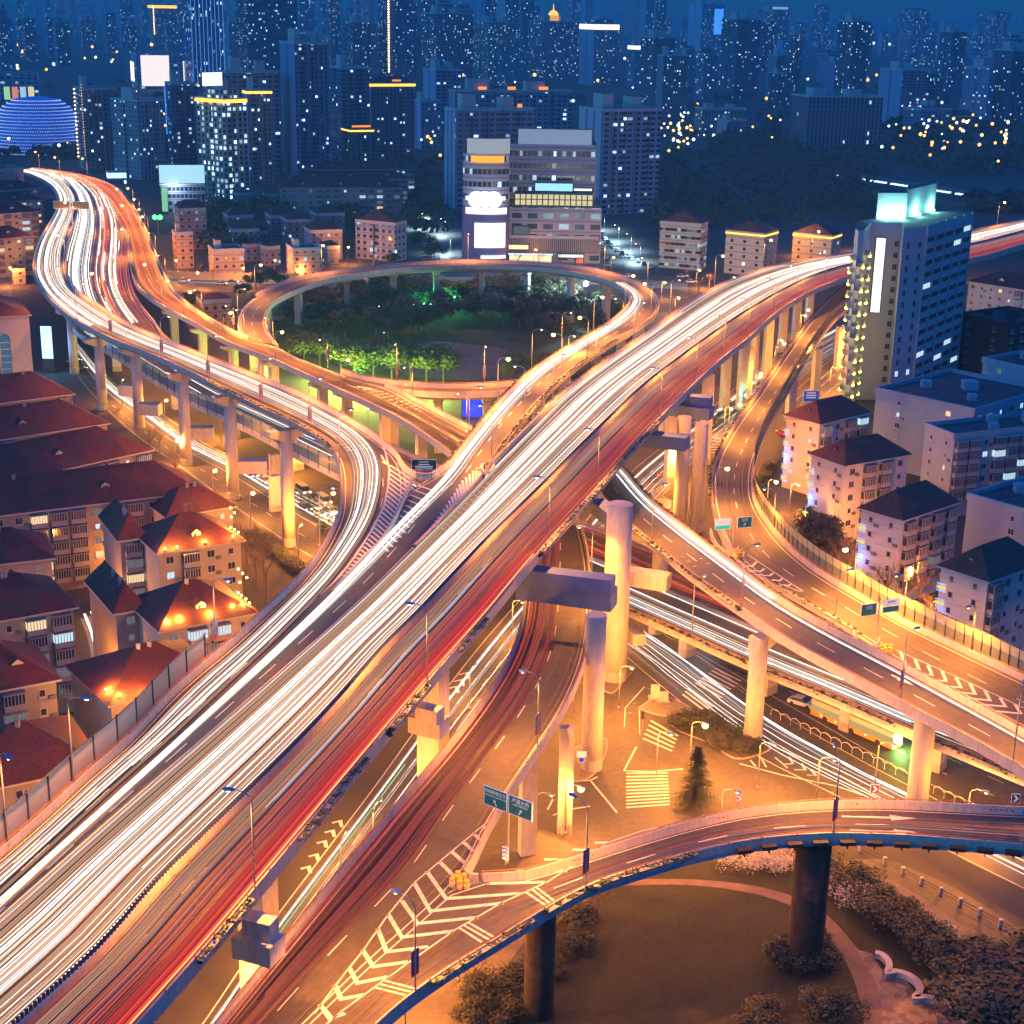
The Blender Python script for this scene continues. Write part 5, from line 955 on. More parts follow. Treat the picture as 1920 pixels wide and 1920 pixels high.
def hiproof(t,P,z,h,m,ov=.7,inset=.9,name='roof'):
    c=sum(P,Vector((0,0,0)))/4; Q=[]
    for i,p in enumerate(P):
        a=(P[i]-P[i-1]).normalized(); b=(P[i]-P[(i+1)%4]).normalized(); Q.append(p+(a+b)*ov)
    w01=(Q[1]-Q[0]).length; w12=(Q[2]-Q[1]).length
    if w01>w12: Q=[Q[1],Q[2],Q[3],Q[0]]; w01,w12=w12,w01
    m1=(Q[0]+Q[1])/2; m2=(Q[2]+Q[3])/2; f=(m2-m1).normalized()*(w01/2*inset); r1,r2=m1+f,m2-f; Z=lambda p,zz:(p.x,p.y,zz)
    mb=MB(); mb.poly([Z(Q[0],z),Z(Q[1],z),Z(r1,z+h)]); mb.poly([Z(Q[1],z),Z(Q[2],z),Z(r2,z+h),Z(r1,z+h)]); mb.poly([Z(Q[2],z),Z(Q[3],z),Z(r2,z+h)]); mb.poly([Z(Q[3],z),Z(Q[0],z),Z(r1,z+h),Z(r2,z+h)]); mb.poly([Z(q,z) for q in Q[::-1]])
    o=mb.build(name,m,t)
    mb=MB(); rows=[[Vector(Z(q,z-.28)),Vector(Z(q,z+.03))] for q in Q+[Q[0]]]; c=sum(Q,Vector((0,0,0)))/4
    strip(mb,[[Vector(((v.x-c.x)*1.006+c.x,(v.y-c.y)*1.006+c.y,v.z)) for v in r_] for r_ in rows]); mb.build('eaves_gutter',mat('gutter_pale',(.55,.5,.48),.6),o)
    return o,Z(r1,z+h),Z(r2,z+h),Q
BQ=random.Random(5)
def block(a,b,c=None,z=17,depth=11,label='',m=None,rm=None,h=3.4,fl=5,lit=.2,bal=.35,dorm=(),cat='apartment block',name='apartment_block',flat_=False,fb=None,pitch=3.5,lines=False,side=False,bal2=None):
    """a,b(,c): picture points of the eaves (left, near, right) at height z"""
    P0,P1=at(*a,z),at(*b,z); 
    if c: P2=at(*c,z); d=(P1-P0).normalized(); q=Vector((-d.y,d.x,0)); L_=(P2-P1).length; P2=P1+(q if (P2-P1).dot(q)>0 else -q)*L_
    else: d=(P1-P0).normalized(); P2=P1+Vector((-d.y,d.x,0))*depth
    P3=P0+P2-P1; G_=[Vector((p.x,p.y,0)) for p in (P0,P1,P2,P3)]; base=G_[1]
    t=thing(name,tuple(base),label,cat)
    walls([tuple(p[:2]) for p in G_],0,z+.01,'wall',m or wallp,t,top=rm or tile)
    if flat_:
        mb=MB(); cc=sum(G_,Vector((0,0,0)))/4; rows=[]
        for p in G_+[G_[0]]:
            v=p-cc; q=cc+v*(1+.35/v.length); r_=cc+v*(1-.3/v.length); rows.append([Vector((q.x,q.y,z-.5)),Vector((q.x,q.y,z+1)),Vector((r_.x,r_.y,z+1)),Vector((r_.x,r_.y,z+.02))])
        strip(mb,rows); mb.build('roof_parapet',m or wallp,t); res=None
        mb=MB(); e=(G_[1]-G_[0]); f_=(G_[2]-G_[1])
        for u,v,s in ((.2,.4,1.2),(.5,.6,1.8),(.75,.3,1.)):
            q=G_[0]+e*u+f_*v
            mb2=MB(); mb2.box(q.x-s,q.x+s,q.y-s,q.y+s,z+.02,z+1.+s*.7); mb2.build('roof_plant',m or wallp,t)
    else: res=hiproof(t,G_,z,h,rm or tile)
    facewin(t,G_[0],G_[1],z,fl,BQ,lit,bal=bal,base=base,pitch=pitch,side=side)
    facewin(t,G_[1],G_[2],z,fl,BQ,lit*.7,bal=bal*.3 if bal2 is None else bal2,base=base,pitch=pitch if bal2 is not None else 4.2)
    e=(G_[1]-G_[0]); rz=math.atan2(e.y,e.x); back=(G_[3]-G_[0])
    for u,dep in dorm:
        q=G_[0]+e*u+back*dep-base; inst('dormer',DORM,(q.x,q.y,z+h*min(1,dep*2)*.62),rz,t)
    return t,G_,res
lm=mat('render_grey_pink',(.36,.31,.29),.85,noise=.15,nscale=.4,bump=.05); lp=mat('render_cream',(.50,.42,.34),.85,noise=.12,nscale=.4); pinkm=mat('render_white_pink',(.56,.52,.50),.8,noise=.08,nscale=.3)
HB={}
HB[1]=block((-60,762),(134,738),z=15,depth=16,label='topmost of the dark red hip roofs, next to the arched building',m=lm,h=5)
HB[2]=block((-60,832),(200,793),z=15,depth=17,label='second dark red hip roof below the arched building, with one dormer',m=lm,h=5,dorm=((.42,.22),))
HB[3]=block((-60,917),(281,843),z=16,depth=17,label='long dark red roof with a dormer above lit kitchens, left of the first streetside pier',m=lm,h=5,dorm=((.53,.25),),lit=.35)
HB[4]=block((-60,972),(371,920),z=17,depth=15,label='longest dark red roof with a dormer, its right end reaching the west street',m=lm,h=5,dorm=((.6,.25),),lit=.25)
HB[5]=block((225,1012),(272,1006),z=16,depth=15,label='grey rear wing with a plain roof beside the upper golden roof',m=lm,h=4,lit=.3)
HB[6]=block((298,1036),(451,1012),z=16,depth=14,label='house with golden lit roof corners and white dormer, upper of the two',m=lp,h=4.4,dorm=((.5,.2),),lit=.35)
HB[7]=block((217,1148),(270,1139),z=16,depth=16,label='grey rear wing with a plain roof beside the lower golden roof',m=lm,h=4,lit=.4)
HB[8]=block((302,1181),(476,1147),z=16,depth=15,label='house with golden lit roof corners and white dormer, lower of the two',m=lp,h=4.6,dorm=((.48,.2),),lit=.4)
HB[9]=block((208,1319),(420,1268),z=15,depth=16,label='house with a blue end wall and glowing eaves right behind the clear barrier',m=lp,h=4.4,lit=.2)
HB[10]=block((-60,1062),(96,1045),z=16,depth=13,label='dark hip roof over an arched lit window at the left edge',m=lm,h=4.2,lit=.5)
HB[11]=block((-60,1172),(137,1137),z=18,depth=15,label='tall grey block with mixed lit balconies, above the dormer block at the left edge',m=lm,h=4.6,lit=.3,bal=.6)
HB[12]=block((-60,1303),(104,1272),z=18,depth=13,label='grey block with a white dormer at the left edge above the golden ridge',m=lm,h=4.4,lit=.35,bal=.6,dorm=((.62,.25),))
HB[13]=block((-60,1485),(185,1432),z=15,depth=16,label='dark roof with a golden lit ridge in the lower left, beside the barrier',m=lm,h=4.4,lit=.2)
HB[14]=block((315,968),(436,948),z=15,depth=11,label='brown roof glowing orange behind the upper golden roof',m=lp,h=4)
# golden bulbs on the eaves and the light they throw
GB=em('bulb_gold',(1,.55,.08),25)
def bulbs(t,pts,z,e=260,lift=.5,r=.2):
    for x,y in pts:
        p=at(x,y,z)-parent_org(t); mb=MB(); mb.ball((0,0,0),r,8); o=mb.build('eaves_bulb',GB,t,world=False); o.location=(p.x,p.y,p.z+lift); l=point((p.x,p.y,p.z+lift+.5),e,(1,.42,.05),.15,parent=t)
bulbs(HB[6][0],[(310,1033),(332,1030),(385,1020)],16.3); bulbs(HB[6][0],[(433,994),(440,998),(447,1003),(437,1010)],16.6,160)
bulbs(HB[4][0],[(432,957),(440,966),(434,974)],16,160)
bulbs(HB[8][0],[(314,1172),(338,1167),(395,1157)],16.3,320); bulbs(HB[8][0],[(447,1072),(455,1080),(463,1088),(450,1097)],16,200); bulbs(HB[8][0],[(447,1117),(453,1122),(461,1128),(468,1136),(456,1141),(437,1144)],16.4,160)
bulbs(HB[9][0],[(199,1299),(225,1309),(268,1305)],15.4,320); bulbs(HB[13][0],[(194,1392),(270,1320)],14,220)
RI=em('ridge_gold',(1,.42,.06),1.1)
for k in (6,8,13,9):
    t,G_,res=HB[k]; mb=MB(); o=parent_org(t); mb.tube([Vector(res[1])-o,Vector(res[2])-o],.10,5); mb.build('ridge_light',RI,t,world=False)
# pink apartment blocks on the right
PB=[block((1475,778),(1537,794),(1640,776),18,label='topmost pink block by the tower foot with a small white dormer',m=pinkm,rm=tile,h=4,lit=.1,bal2=.6,dorm=((.5,.16),),side=True),
block((1522,850),(1584,872),(1700,850),18,label='second pink block with blue and yellow lit edge, below the topmost one',m=pinkm,rm=tile,h=4,lit=.08,bal2=.6,dorm=((.5,.16),),side=True),
block((1616,952),(1692,974),(1815,947),18,label='third pink block behind the noise barrier with bare trees around',m=pinkm,rm=tile,h=4.2,lit=.08,bal2=.7,dorm=((.5,.16),),side=True),
block((1765,1060),(1853,1088),(1975,1058),18,label='lowest pink block, behind a young conifer at the right edge',m=pinkm,rm=tile,h=4.2,lit=.1,bal2=.7,dorm=((.5,.16),),side=True)]
for x,y in (): pass
SB_=em('edge_strip_blue',(.12,.35,1),2.2); SY_=em('edge_strip_gold',(1,.55,.1),1.6); cl_=mat('string_course',(.40,.36,.36),.8)
for q,(t,G_,res) in enumerate(PB):
    base=G_[1]; d=(G_[1]-G_[0]).normalized(); mb=MB(); 
    for f in range(1,9): 
        z_=18-2.1*f; a=G_[0]; o=Vector((d.y,-d.x,0))*.05; p,q_=a+o,G_[1]+o; mb.quad((p.x,p.y,z_),(q_.x,q_.y,z_),(q_.x,q_.y,z_+.1),(p.x,p.y,z_+.1))
    mb.build('string_course',cl_,t)
    for f in range(5):
        for k,(mm,dz) in enumerate(((SB_,0),(SY_,-.45),(SY_,-.8),(SB_,-1.25))):
            p=G_[0]+d*.5; z_=14.6-2.9*f+dz; mb=MB(); o=Vector((d.y,-d.x,0))*.12; mb.box(-.9,.9,-.06,.06,0,.16,Matrix.Translation((p.x+o.x,p.y+o.y,z_))@Matrix.Rotation(math.atan2(d.y,d.x),4,'Z')); mb.build('edge_light',mm,t)
    point((G_[0].x-1,G_[0].y-1,8),120,(.1,.3,1),.3)
bluewall=mat('render_blue_grey',(.30,.37,.46),.75,noise=.1,nscale=.3)
block((1643,733),(1827,773),z=19,depth=34,label='flat roofed blue grey hall at the foot of the tower with slim lit windows',m=bluewall,flat_=True,lit=.7,bal=0,fl=5,rm=roofm,cat='building',name='building',pitch=9)
block((1735,800),(1790,821),(1975,765),19,label='blue teaching block with open galleries right of the pink blocks',m=bluewall,flat_=True,rm=roofm,lit=.25,bal2=.9,cat='building',name='building',side=True)
block((1843,676),(1975,706),z=22,depth=30,label='blue wing with a dark roof at the right edge, level with the hall',m=bluewall,flat_=True,rm=roofm,lit=.3,bal=0,fl=6,cat='building',name='building',pitch=9)
block((1815,932),(1990,982),z=14,depth=30,label='low blue shed with a dark roof at the right edge behind the third pink block',m=bluewall,flat_=True,rm=roofm,lit=.1,bal=0,fl=3,cat='building',name='building',pitch=12)
block((1817,527),(1975,552),z=17,depth=16,label='white apartment house under the right highway with a lit eaves line',m=pinkm,rm=tiled,h=4,lit=.3,dorm=((.35,.2),))
block((1795,592),(1890,612),z=20,depth=24,label='dark block wrapped in netting between the tower and the blue wing',m=mat('netting',(.05,.04,.035),.95,noise=.4,nscale=2),flat_=True,rm=roofm,lit=.03,bal=0,cat='building',name='building',pitch=8)
# upper left corner rows
for k,(a,b,l) in enumerate((((-30,360),(72,352),'farthest of the four small dark roofs in the upper left'),((-30,382),(80,374),'second farthest of the four small dark roofs in the upper left'),((-30,403),(72,396),'third of the four small dark roofs in the upper left'),((-30,450),(62,442),'nearest of the four small dark roofs in the upper left, above the lit shop'))):
    block(a,b,z=16,depth=15,label=l,m=lp,rm=tiled,h=4,fl=5,lit=.3,bal=.3,dorm=((.55,.22),),pitch=4)
block((-40,322),(44,318),z=22,depth=20,label='flat grey block at the left edge where the far highway begins',m=lm,flat_=True,rm=roofm,fl=3,lit=.1,bal=0,pitch=6,cat='building',name='building')
# arched building
t,G_,_=block((-80,598),(54,590),(98,560),z=20,label='pale building with tall arched windows and a glowing blue sign box',m=mat('render_lilac',(.46,.44,.50),.75,noise=.08),rm=tiled,h=4.5,fl=0,lit=0,bal=0,cat='building',name='arched_building')
def arch(t,c,d,w,h,m,name):
    pts=[(-w/2,0),(w/2,0)]+[(w/2*math.cos(q),h-w/2+w/2*math.sin(q)) for q in np.linspace(0,math.pi,11)]
    o=Vector((d.y,-d.x,0)); mb=MB(); mb.poly([tuple(c+d*x+o*.25+Vector((0,0,z_))) for x,z_ in pts]); x_=mb.build(name,m,t)
    mb=MB(); ring=[c+d*x+o*.25+Vector((0,0,z_)) for x,z_ in pts[1:]+[pts[0]]]; mb.tube(ring,.28,5); mb.build('arch_surround',mat('arch_stone',(.5,.42,.42),.7),x_)
    mb=MB()
    for k in range(1,6): z_=h*k/6.5; q=c+o*.32+Vector((0,0,z_)); e=d*(w/2*.9); mb.quad(q-e,q+e,q+e+Vector((0,0,.25)),q-e+Vector((0,0,.25)))
    mb.build('transom',frame_m,x_)
d=(G_[1]-G_[0]).normalized(); e=(G_[2]-G_[1]).normalized()
arch(t,G_[1]-d*7.5+Vector((0,0,2)),d,3.4,13,em('arch_glass_teal',(.04,.22,.4),.5),'arched_window'); arch(t,G_[1]-d*16+Vector((0,0,2)),d,3.4,13,em('arch_glass_teal',(.04,.22,.4),.5),'arched_window'); arch(t,G_[1]+e*7+Vector((0,0,2)),e,4.6,14,glassm,'arched_window')
tB=thing('light_box',tuple(at(92,700,0)),'tall glowing pale blue light box beside the arched building','sign'); g=at(92,700,0); z1=top_z(g,612); z0=top_z(g,672)
mb=MB(); mb.box(g.x-1.6,g.x+1.6,g.y-.2,g.y+.2,z0,z1); mb.build('panel',em('box_blue',(.40,.80,1),2.2,True),tB); mb=MB(); mb.box(g.x-1.75,g.x+1.75,g.y+.21,g.y+.5,0,z1+.1); mb.build('support',darkmetal,tB)
point((g.x,g.y-2,z0+4),900,(.15,.5,1),1.5)
# ---- mid-distance blocks and villas
for k,(a,b,l) in enumerate((((525,352),(752,352),'front of three long dark roofed rows left of the mall'),((548,336),(765,335),'middle of three long dark roofed rows left of the mall'),((590,318),(778,317),'back of three long dark roofed rows left of the mall'))):
    block(a,b,z=17,depth=15,label=l,m=lm,rm=tiled,h=4,fl=5,lit=.2,bal=.4,dorm=((.19,.2),(.5,.2),(.82,.2)),pitch=4.2)
FMP=dict(res=FM['old'])
VL=[(318,386,395,470,'maroon roofed villa left of the others below the billboard block',(1,.75,.7)),(410,474,408,452,'dark roofed villa behind a long white wall',(.6,.55,.65)),(418,486,434,470,'pale villa with a terrace, centre of the villas',(.8,.7,.75)),(490,552,408,450,'dark villa with a plain roof behind the gabled one',(.5,.5,.65)),(572,645,404,448,'wide dark villa left of the grey gabled house',(.5,.5,.65)),(520,585,416,462,'dark villa standing left of the white gable',(.5,.5,.65)),(560,640,436,488,'villa with a pale gable facing the park',(.8,.75,.85)),(318,362,440,505,'stacked pink cube house beside the far highway bend',(1.2,.9,.8)),(380,456,472,522,'cream flat roofed house by the villa wall',(1.2,1.,.8)),(530,600,470,522,'pink house behind the bare lit trees',(1.1,.9,.85))]
FM['villa']=facade('villa_walls',3.4,3.1,.34,.38,.12,(.42,.39,.38),es=1.)
for x0,x1,yt,yb,l,c in VL: tower(x0,x1,yt,yb,'villa',l,split=.3,ang=20,color=c,tops='hip' if yb<500 else 'box',n=0,maxd=14,name='villa',cat='villa')
tower(663,760,422,492,'res','grey six storey house with pale gables in front of the trees',split=.8,ang=62,color=(1.3,1.2,1.3),tops='hip',n=1,maxd=22,name='apartment_house',cat='apartment house')
tower(362,432,568,618,'old','small maroon roofed house under the ramps left of the park',split=.25,ang=22,color=(1,.8,.7),tops='hip',n=0,maxd=14,name='house',cat='house')
bandm=facade('banded_cream',2.4,3.1,.96,.42,.55,(.62,.52,.36),warm=.35,es=.55); FM['band']=bandm; FM['cream']=facade('cream_gable',6.,3.2,.22,.4,.1,(.60,.50,.36))
t,P0,P1,P2,H_=tower(1237,1327,424,508,'band','cream banded block with rounded roof right of the mall',split=.82,ang=66,tops='hip',n=0,name='apartment_house',cat='apartment house',maxd=26)
t,P0,P1,P2,H_=tower(1362,1462,442,520,'cream','cream gabled block outlined by a yellow eaves light, left of its twin',split=.66,ang=58,tops='hip',n=0,name='apartment_house',cat='apartment house',maxd=18,crown=(.5,GOLD))
t,P0,P1,P2,H_=tower(1485,1582,446,508,'cream','cream gabled block with a glowing golden roof, beside the tower',split=.72,ang=60,tops='hip',n=0,name='apartment_house',cat='apartment house',maxd=18,crown=(.5,GOLD))
point((P0.x,P0.y-6,H_+7),1500,(1,.5,.08),.5)
t,P0,P1,P2,H_=tower(298,384,345,402,'off','white and navy block carrying a wide pale blue billboard',split=.05,ang=10,color=(1.4,1.4,1.6),tops='none',n=0,name='office_block',cat='office block',maxd=22)
litbox(t,P1,P2,0,1,H_+.5,H_+10,em('board_sky',(.42,.78,.95),1.1),off=.4); litbox(t,P1,P2,.03,.16,H_*.1,H_*.9,em('board_green',(.3,.8,.45),.8),'vertical_sign',off=.4); point((P1.x+8,P1.y-4,H_-1),1500,(.7,.9,1),.6)
# ---- shopping mall
mallw=mat('mall_cladding',(.40,.38,.42),.6,noise=.08,nscale=.2); 
YB=492
def gz(x,y,yb=YB): g=at(x,yb,0); return top_z(g,y)
tM=thing('shopping_mall',tuple(at(1000,YB,0)),'lit shopping mall with a curved corner tower and blank glowing screens beyond the park','shopping mall')
def mbox(x0,x1,y,m,name,back=30,yb=YB,y0=None,fwd=0,color=(1,1,1)):
    a,b=at(x0,yb,0),at(x1,yb,0); a.y=b.y=min(a.y,b.y)-fwd; z1=gz((x0+x1)/2,y,yb); return walls([(a.x,a.y),(b.x,b.y),(b.x,b.y+back),(a.x,a.y+back)],0 if y0 is None else gz((x0+x1)/2,y0,yb),z1,name,m,tM,color=color),z1
FM['mall']=facade('mall_windows',7.,4.6,.62,.5,.25,(.42,.40,.44),warm=.4,es=1.); FM['fins']=facade('mall_fins',2.0,8,.5,.86,.0,(.46,.44,.46)); FM['drumw']=facade('drum_windows',2.2,5.4,.86,.42,.14,(.50,.47,.54),es=1.2)
mbox(953,1124,388,FM['mall'],'podium',back=40); mbox(950,1112,270,FM['drumw'],'upper_block',back=28,yb=478,color=(.75,.72,.8))
# curved tower
a,b=at(866,YB,0),at(954,YB,0); cx=(a.x+b.x)/2; rr=(b.x-a.x)/2; pts=[(cx+rr*math.cos(q),a.y+rr*.55*math.sin(q)-2) for q in np.linspace(math.pi,2*math.pi,15)]+[(b.x,a.y+22),(a.x,a.y+22)]
z0_=gz(910,383); z1_=gz(910,286); zt_=gz(910,258)
walls(pts,0,z0_,'tower_base',mat('tower_base_blue',(.16,.14,.30),.5),tM); walls([(cx+(x-cx)*.97,a.y+(y-a.y)*.97) for x,y in pts],z0_,z1_,'curved_tower',FM['drumw'],tM)
def curvpanel(x0,x1,y0,y1,m,name,sc=1.03):
    za,zb=gz((x0+x1)/2,y1),gz((x0+x1)/2,y0); qa=at(x0,YB,0).x; qb=at(x1,YB,0).x; rows=[]
    for x in np.linspace(qa,qb,12):
        s_=math.sqrt(max(0,1-((x-cx)/(rr*1.001))**2)); y=a.y-2-rr*.55*s_*sc-.6; rows.append([Vector((x,y,za)),Vector((x,y,zb))])
    mb=MB(); strip(mb,rows); return mb.build(name,m,tM)
curvpanel(875,953,257,285,GREYS,'billboard'); curvpanel(882,943,289,301,ORGS,'sign_panel'); curvpanel(873,949,385,397,WHT,'screen_strip'); curvpanel(890,947,413,459,WHT,'screen'); curvpanel(902,948,473,479,WHT,'screen_strip')
for x in (893,909,925): 
    g=at(x,YB,0); mb=MB(); zc=gz(x,369); mb.tube([(g.x,a.y-rr*.6-3.6,zc),(g.x,a.y-rr*.6-3.1,zc)],3.6,20); mb.build('round_sign',em('round_white',(.75,.88,1),2.2),tM)
for x0,x1 in ((873,886),(933,946)): curvpanel(x0,x1,364,371,em('round_white',(.75,.88,1),2.2),'sign_wing',1.08)
def fpanel(x0,x1,y0,y1,m,name,fwd=.5,yb=YB,frame=True,th=.5):
    p,q=at(x0,yb,0),at(x1,yb,0); y=min(p.y,q.y)-fwd; za,zb=gz((x0+x1)/2,y1,yb),gz((x0+x1)/2,y0,yb)
    if frame: mb=MB(); mb.box(p.x-.5,q.x+.5,y,y+th,za-.5,zb+.5); mb.build('panel_frame',darkmetal,tM)
    mb=MB(); mb.quad((p.x,y-.06,za),(q.x,y-.06,za),(q.x,y-.06,zb),(p.x,y-.06,zb)); return mb.build(name,m,tM)
fpanel(1085,1120,400,437,WHT,'screen'); fpanel(968,1102,242,270,MBL,'billboard',yb=478); fpanel(1001,1070,345,359,em('sign_aqua',(.35,.75,1),1.3),'sign_panel',yb=486,fwd=-3); fpanel(1073,1106,355,359,WHT,'screen_strip',yb=486,fwd=-3)
mbox(963,1108,366,em('terrace_glow',(1,.85,.45),.8),'terrace_hall',back=14,y0=386,fwd=-4)
mb=MB(); p,q=at(963,YB,0),at(1108,YB,0); y=min(p.y,q.y)+3.6; za,zb=gz(1035,386),gz(1035,366)
for x in np.linspace(p.x,q.x,15): mb.box(x-.25,x+.25,y-.2,y,za,zb)
mb.box(p.x,q.x,y-.3,y-.21,(za+zb)/2,(za+zb)/2+.4); mb.build('terrace_frame',darkmetal,tM)
fpanel(953,1120,440,468,FM['fins'] if False else mat('mall_fin_wall',(.46,.44,.46),.6),'fin_wall',fwd=.8,frame=False)
mb=MB(); p,q=at(953,YB,0),at(1120,YB,0); y=min(p.y,q.y)-1.3; za,zb=gz(1036,470),gz(1036,446)
for k,x in enumerate(np.linspace(p.x+.5,q.x-.5,44)): mb.box(x-.35,x+.1,y,y+.4,za,zb)
mb.build('wall_fins',mat('fin_dark',(.12,.11,.13),.6),tM)
for x0,x1 in ((962,990),(1003,1035),(1042,1070)): fpanel(x0,x1,424,438,em('mall_window',(.35,.42,.5),.25),'window',fwd=.9)
SHW=em('shopfront_warm',(1,.72,.4),1.5)
fpanel(953,990,458,466,SHW,'shop_window',fwd=1.6); fpanel(1042,1066,460,468,SHW,'shop_window',fwd=1.6); fpanel(955,1033,474,491,SHW,'shop_window',fwd=7); fpanel(953,1035,470,473,em('canopy_blue',(.5,.7,1),1.8),'canopy_light',fwd=7.5,frame=False); fpanel(1046,1092,474,479,WHT,'screen_strip',fwd=5); fpanel(1080,1092,481,490,em('shop_red',(1,.12,.08),1.4),'shop_window',fwd=5)
tS=MB()
# ---- the tall tower on the right
tT=thing('residential_tower',tuple(at(1612,748,0)),'tall blue grey tower with a vertical white sign and yellow lit balconies','tower block')
g=at(1612,748,0); H_=top_z(g,416); tc=mat('tower_tiles',(.46,.46,.54),.65,noise=.06,nscale=.3)
pp=[at(x,y,H_) for x,y in ((1604,428),(1610,434),(1621,430),(1634,417),(1692,417),(1695,428),(1738,424),(1823,400))]
dd=(pp[7]-pp[6]).normalized(); nn=Vector((-dd.y,dd.x,0)); back=Vector((pp[0].x,pp[0].y,0)).normalized(); pp+=[pp[7]+back*14,pp[0]+back*16]
walls([tuple(p[:2]) for p in pp],0,H_,'wall',tc,tT)
def tw(a,b,n,pitch,rows,w,h,z_top,lit,me=None,r=random.Random(9),name='window',f0=0,f1=1):
    d=(b-a); d.z=0; L_=d.length; d.normalize(); rz=math.atan2(d.y,d.x); o0=parent_org(tT)
    for k in range(n):
        c=a+d*L_*(f0+(f1-f0)*(k+.5)/n)-o0
        for f in range(rows):
            q='c' if r.random()<lit else 'd' ; inst(name,me[q],(c.x,c.y,z_top-pitch*f),rz,tT)
pit=3.35; nr=int((H_-6)/pit)
TWN={k:winmesh((pp[7]-pp[6]).length/5.6,1.7,m,3,False) for k,m in (('d',glassm),('c',litc))}; TWS={k:winmesh(1.5,1.8,m,2,False) for k,m in (('d',glassm),('c',litc))}
tw(pp[6],pp[7],5,pit,nr,2,1.6,H_-5,.07,TWN); tw(pp[5],pp[6],2,pit,nr,1.2,1.4,H_-6,.08,TWS); tw(pp[3],pp[4],1,pit,nr,1,1,H_-7,.0,TWS,f0=.74,f1=1.)
mb=MB(); L_=(pp[7]-pp[6]).length; d=(pp[7]-pp[6]).normalized(); o=Vector((d.y,-d.x,0))
for k in range(6):
    c=pp[6]+d*L_*min(max(k/5,.004),.996); mb.box(-.22,.22,-.45,0,0,H_+.6,Matrix.Translation((c.x,c.y,0))@Matrix.Rotation(math.atan2(d.y,d.x),4,'Z'))
mb.build('facade_rib',mat('rib_grey',(.42,.42,.48),.6),tT)
mb=MB(); o0=parent_org(tT)
d=(pp[4]-pp[3]).normalized(); L_=(pp[4]-pp[3]).length; o=Vector((d.y,-d.x,0))*.35; a=pp[3]+d*L_*.2+o; b=pp[3]+d*L_*.5+o
def zrow(p,y): return top_z((p.x,p.y),y)
mb.quad((a.x,a.y,zrow(a,585)),(b.x,b.y,zrow(b,586)),(b.x,b.y,zrow(b,447)),(a.x,a.y,zrow(a,446))); mb.build('vertical_sign',em('sign_tower_white',(.96,.96,1),1.6,True),tT)
mb=MB(); c_=(a+b)/2-o*.5; w_=(b-a).length/2+.25; mb.box(-w_,w_,-.12,.12,zrow(a,585)-.3,zrow(b,447)+.3,Matrix.Translation((c_.x,c_.y,0))@Matrix.Rotation(math.atan2(d.y,d.x),4,'Z')); mb.build('sign_backing',darkmetal,tT)
YL=em('balcony_yellow',(1,.72,.1),7.); bf=MB()
ends=[(pp[0],pp[1]),(pp[1],pp[2]),(pp[2],pp[3])]; bq=MB(); bq.box(-1.5,1.5,-1.3,0,-.2,0); bq.box(-1.5,1.5,-1.3,-1.2,0,.9); bq.box(-1.5,-1.42,-1.2,0,0,.9); bq.box(1.42,1.5,-1.2,0,0,.9); BQM=bq.mesh('balcony',mat('balcony_yellow_wall',(.55,.5,.35),.7)); lq=MB(); lq.ball((0,-1.2,-.45),.5,8); BLQ=lq.mesh('balcony_lamp',YL)
for k,(a,b) in enumerate(ends):
    d=(b-a).normalized(); rz=math.atan2(d.y,d.x); c=(a+b)/2-o0
    for f in range(nr+1):
        z_=H_-8-pit*f-(pit/2 if k==1 else 0)
        if z_<3: continue
        q=inst('balcony',BQM,(c.x,c.y,z_),rz,tT); inst('balcony_lamp',BLQ,(0,0,0),0,q)
        if f%2==0: o_=Vector((d.y,-d.x,0))*2.2; point((c.x+o_.x,c.y+o_.y,z_-.6),40,(1,.7,.12),.3,parent=tT)
# roof pavilion, floodlit
q=[at(x,y,H_) for x,y in ((1643,412),(1698,412),(1752,396))]; nn2=nn*9
fw=mat('roof_pavilion_white',(.6,.66,.64),.7)
walls([tuple(p[:2]) for p in (q[0]+back*1.5,q[1]+back*1.5,q[1]+back*9,q[0]+back*9)],H_,H_+7.5,'roof_pavilion',fw,tT); walls([tuple(p[:2]) for p in (q[1]+back*3+d*.1,q[2]+back*1,q[2]+back*11,q[1]+back*11)],H_,H_+8.3,'roof_pavilion',fw,tT)
for p_,f in ((q[0],.3),(q[0],.8),(q[1],.4),(q[1],.9)):
    c=p_+((q[1]-q[0]) if p_ is q[0] else (q[2]-q[1]))*f-nn*.6-o0; point((c.x,c.y,H_+1.2),560,(.35,1,.85),.5,parent=tT); mb=MB(); mb.ball((c.x,c.y,H_+.6),.4,8); mb.build('floodlight',em('flood_teal',(.6,1,.9),8),tT,world=False)
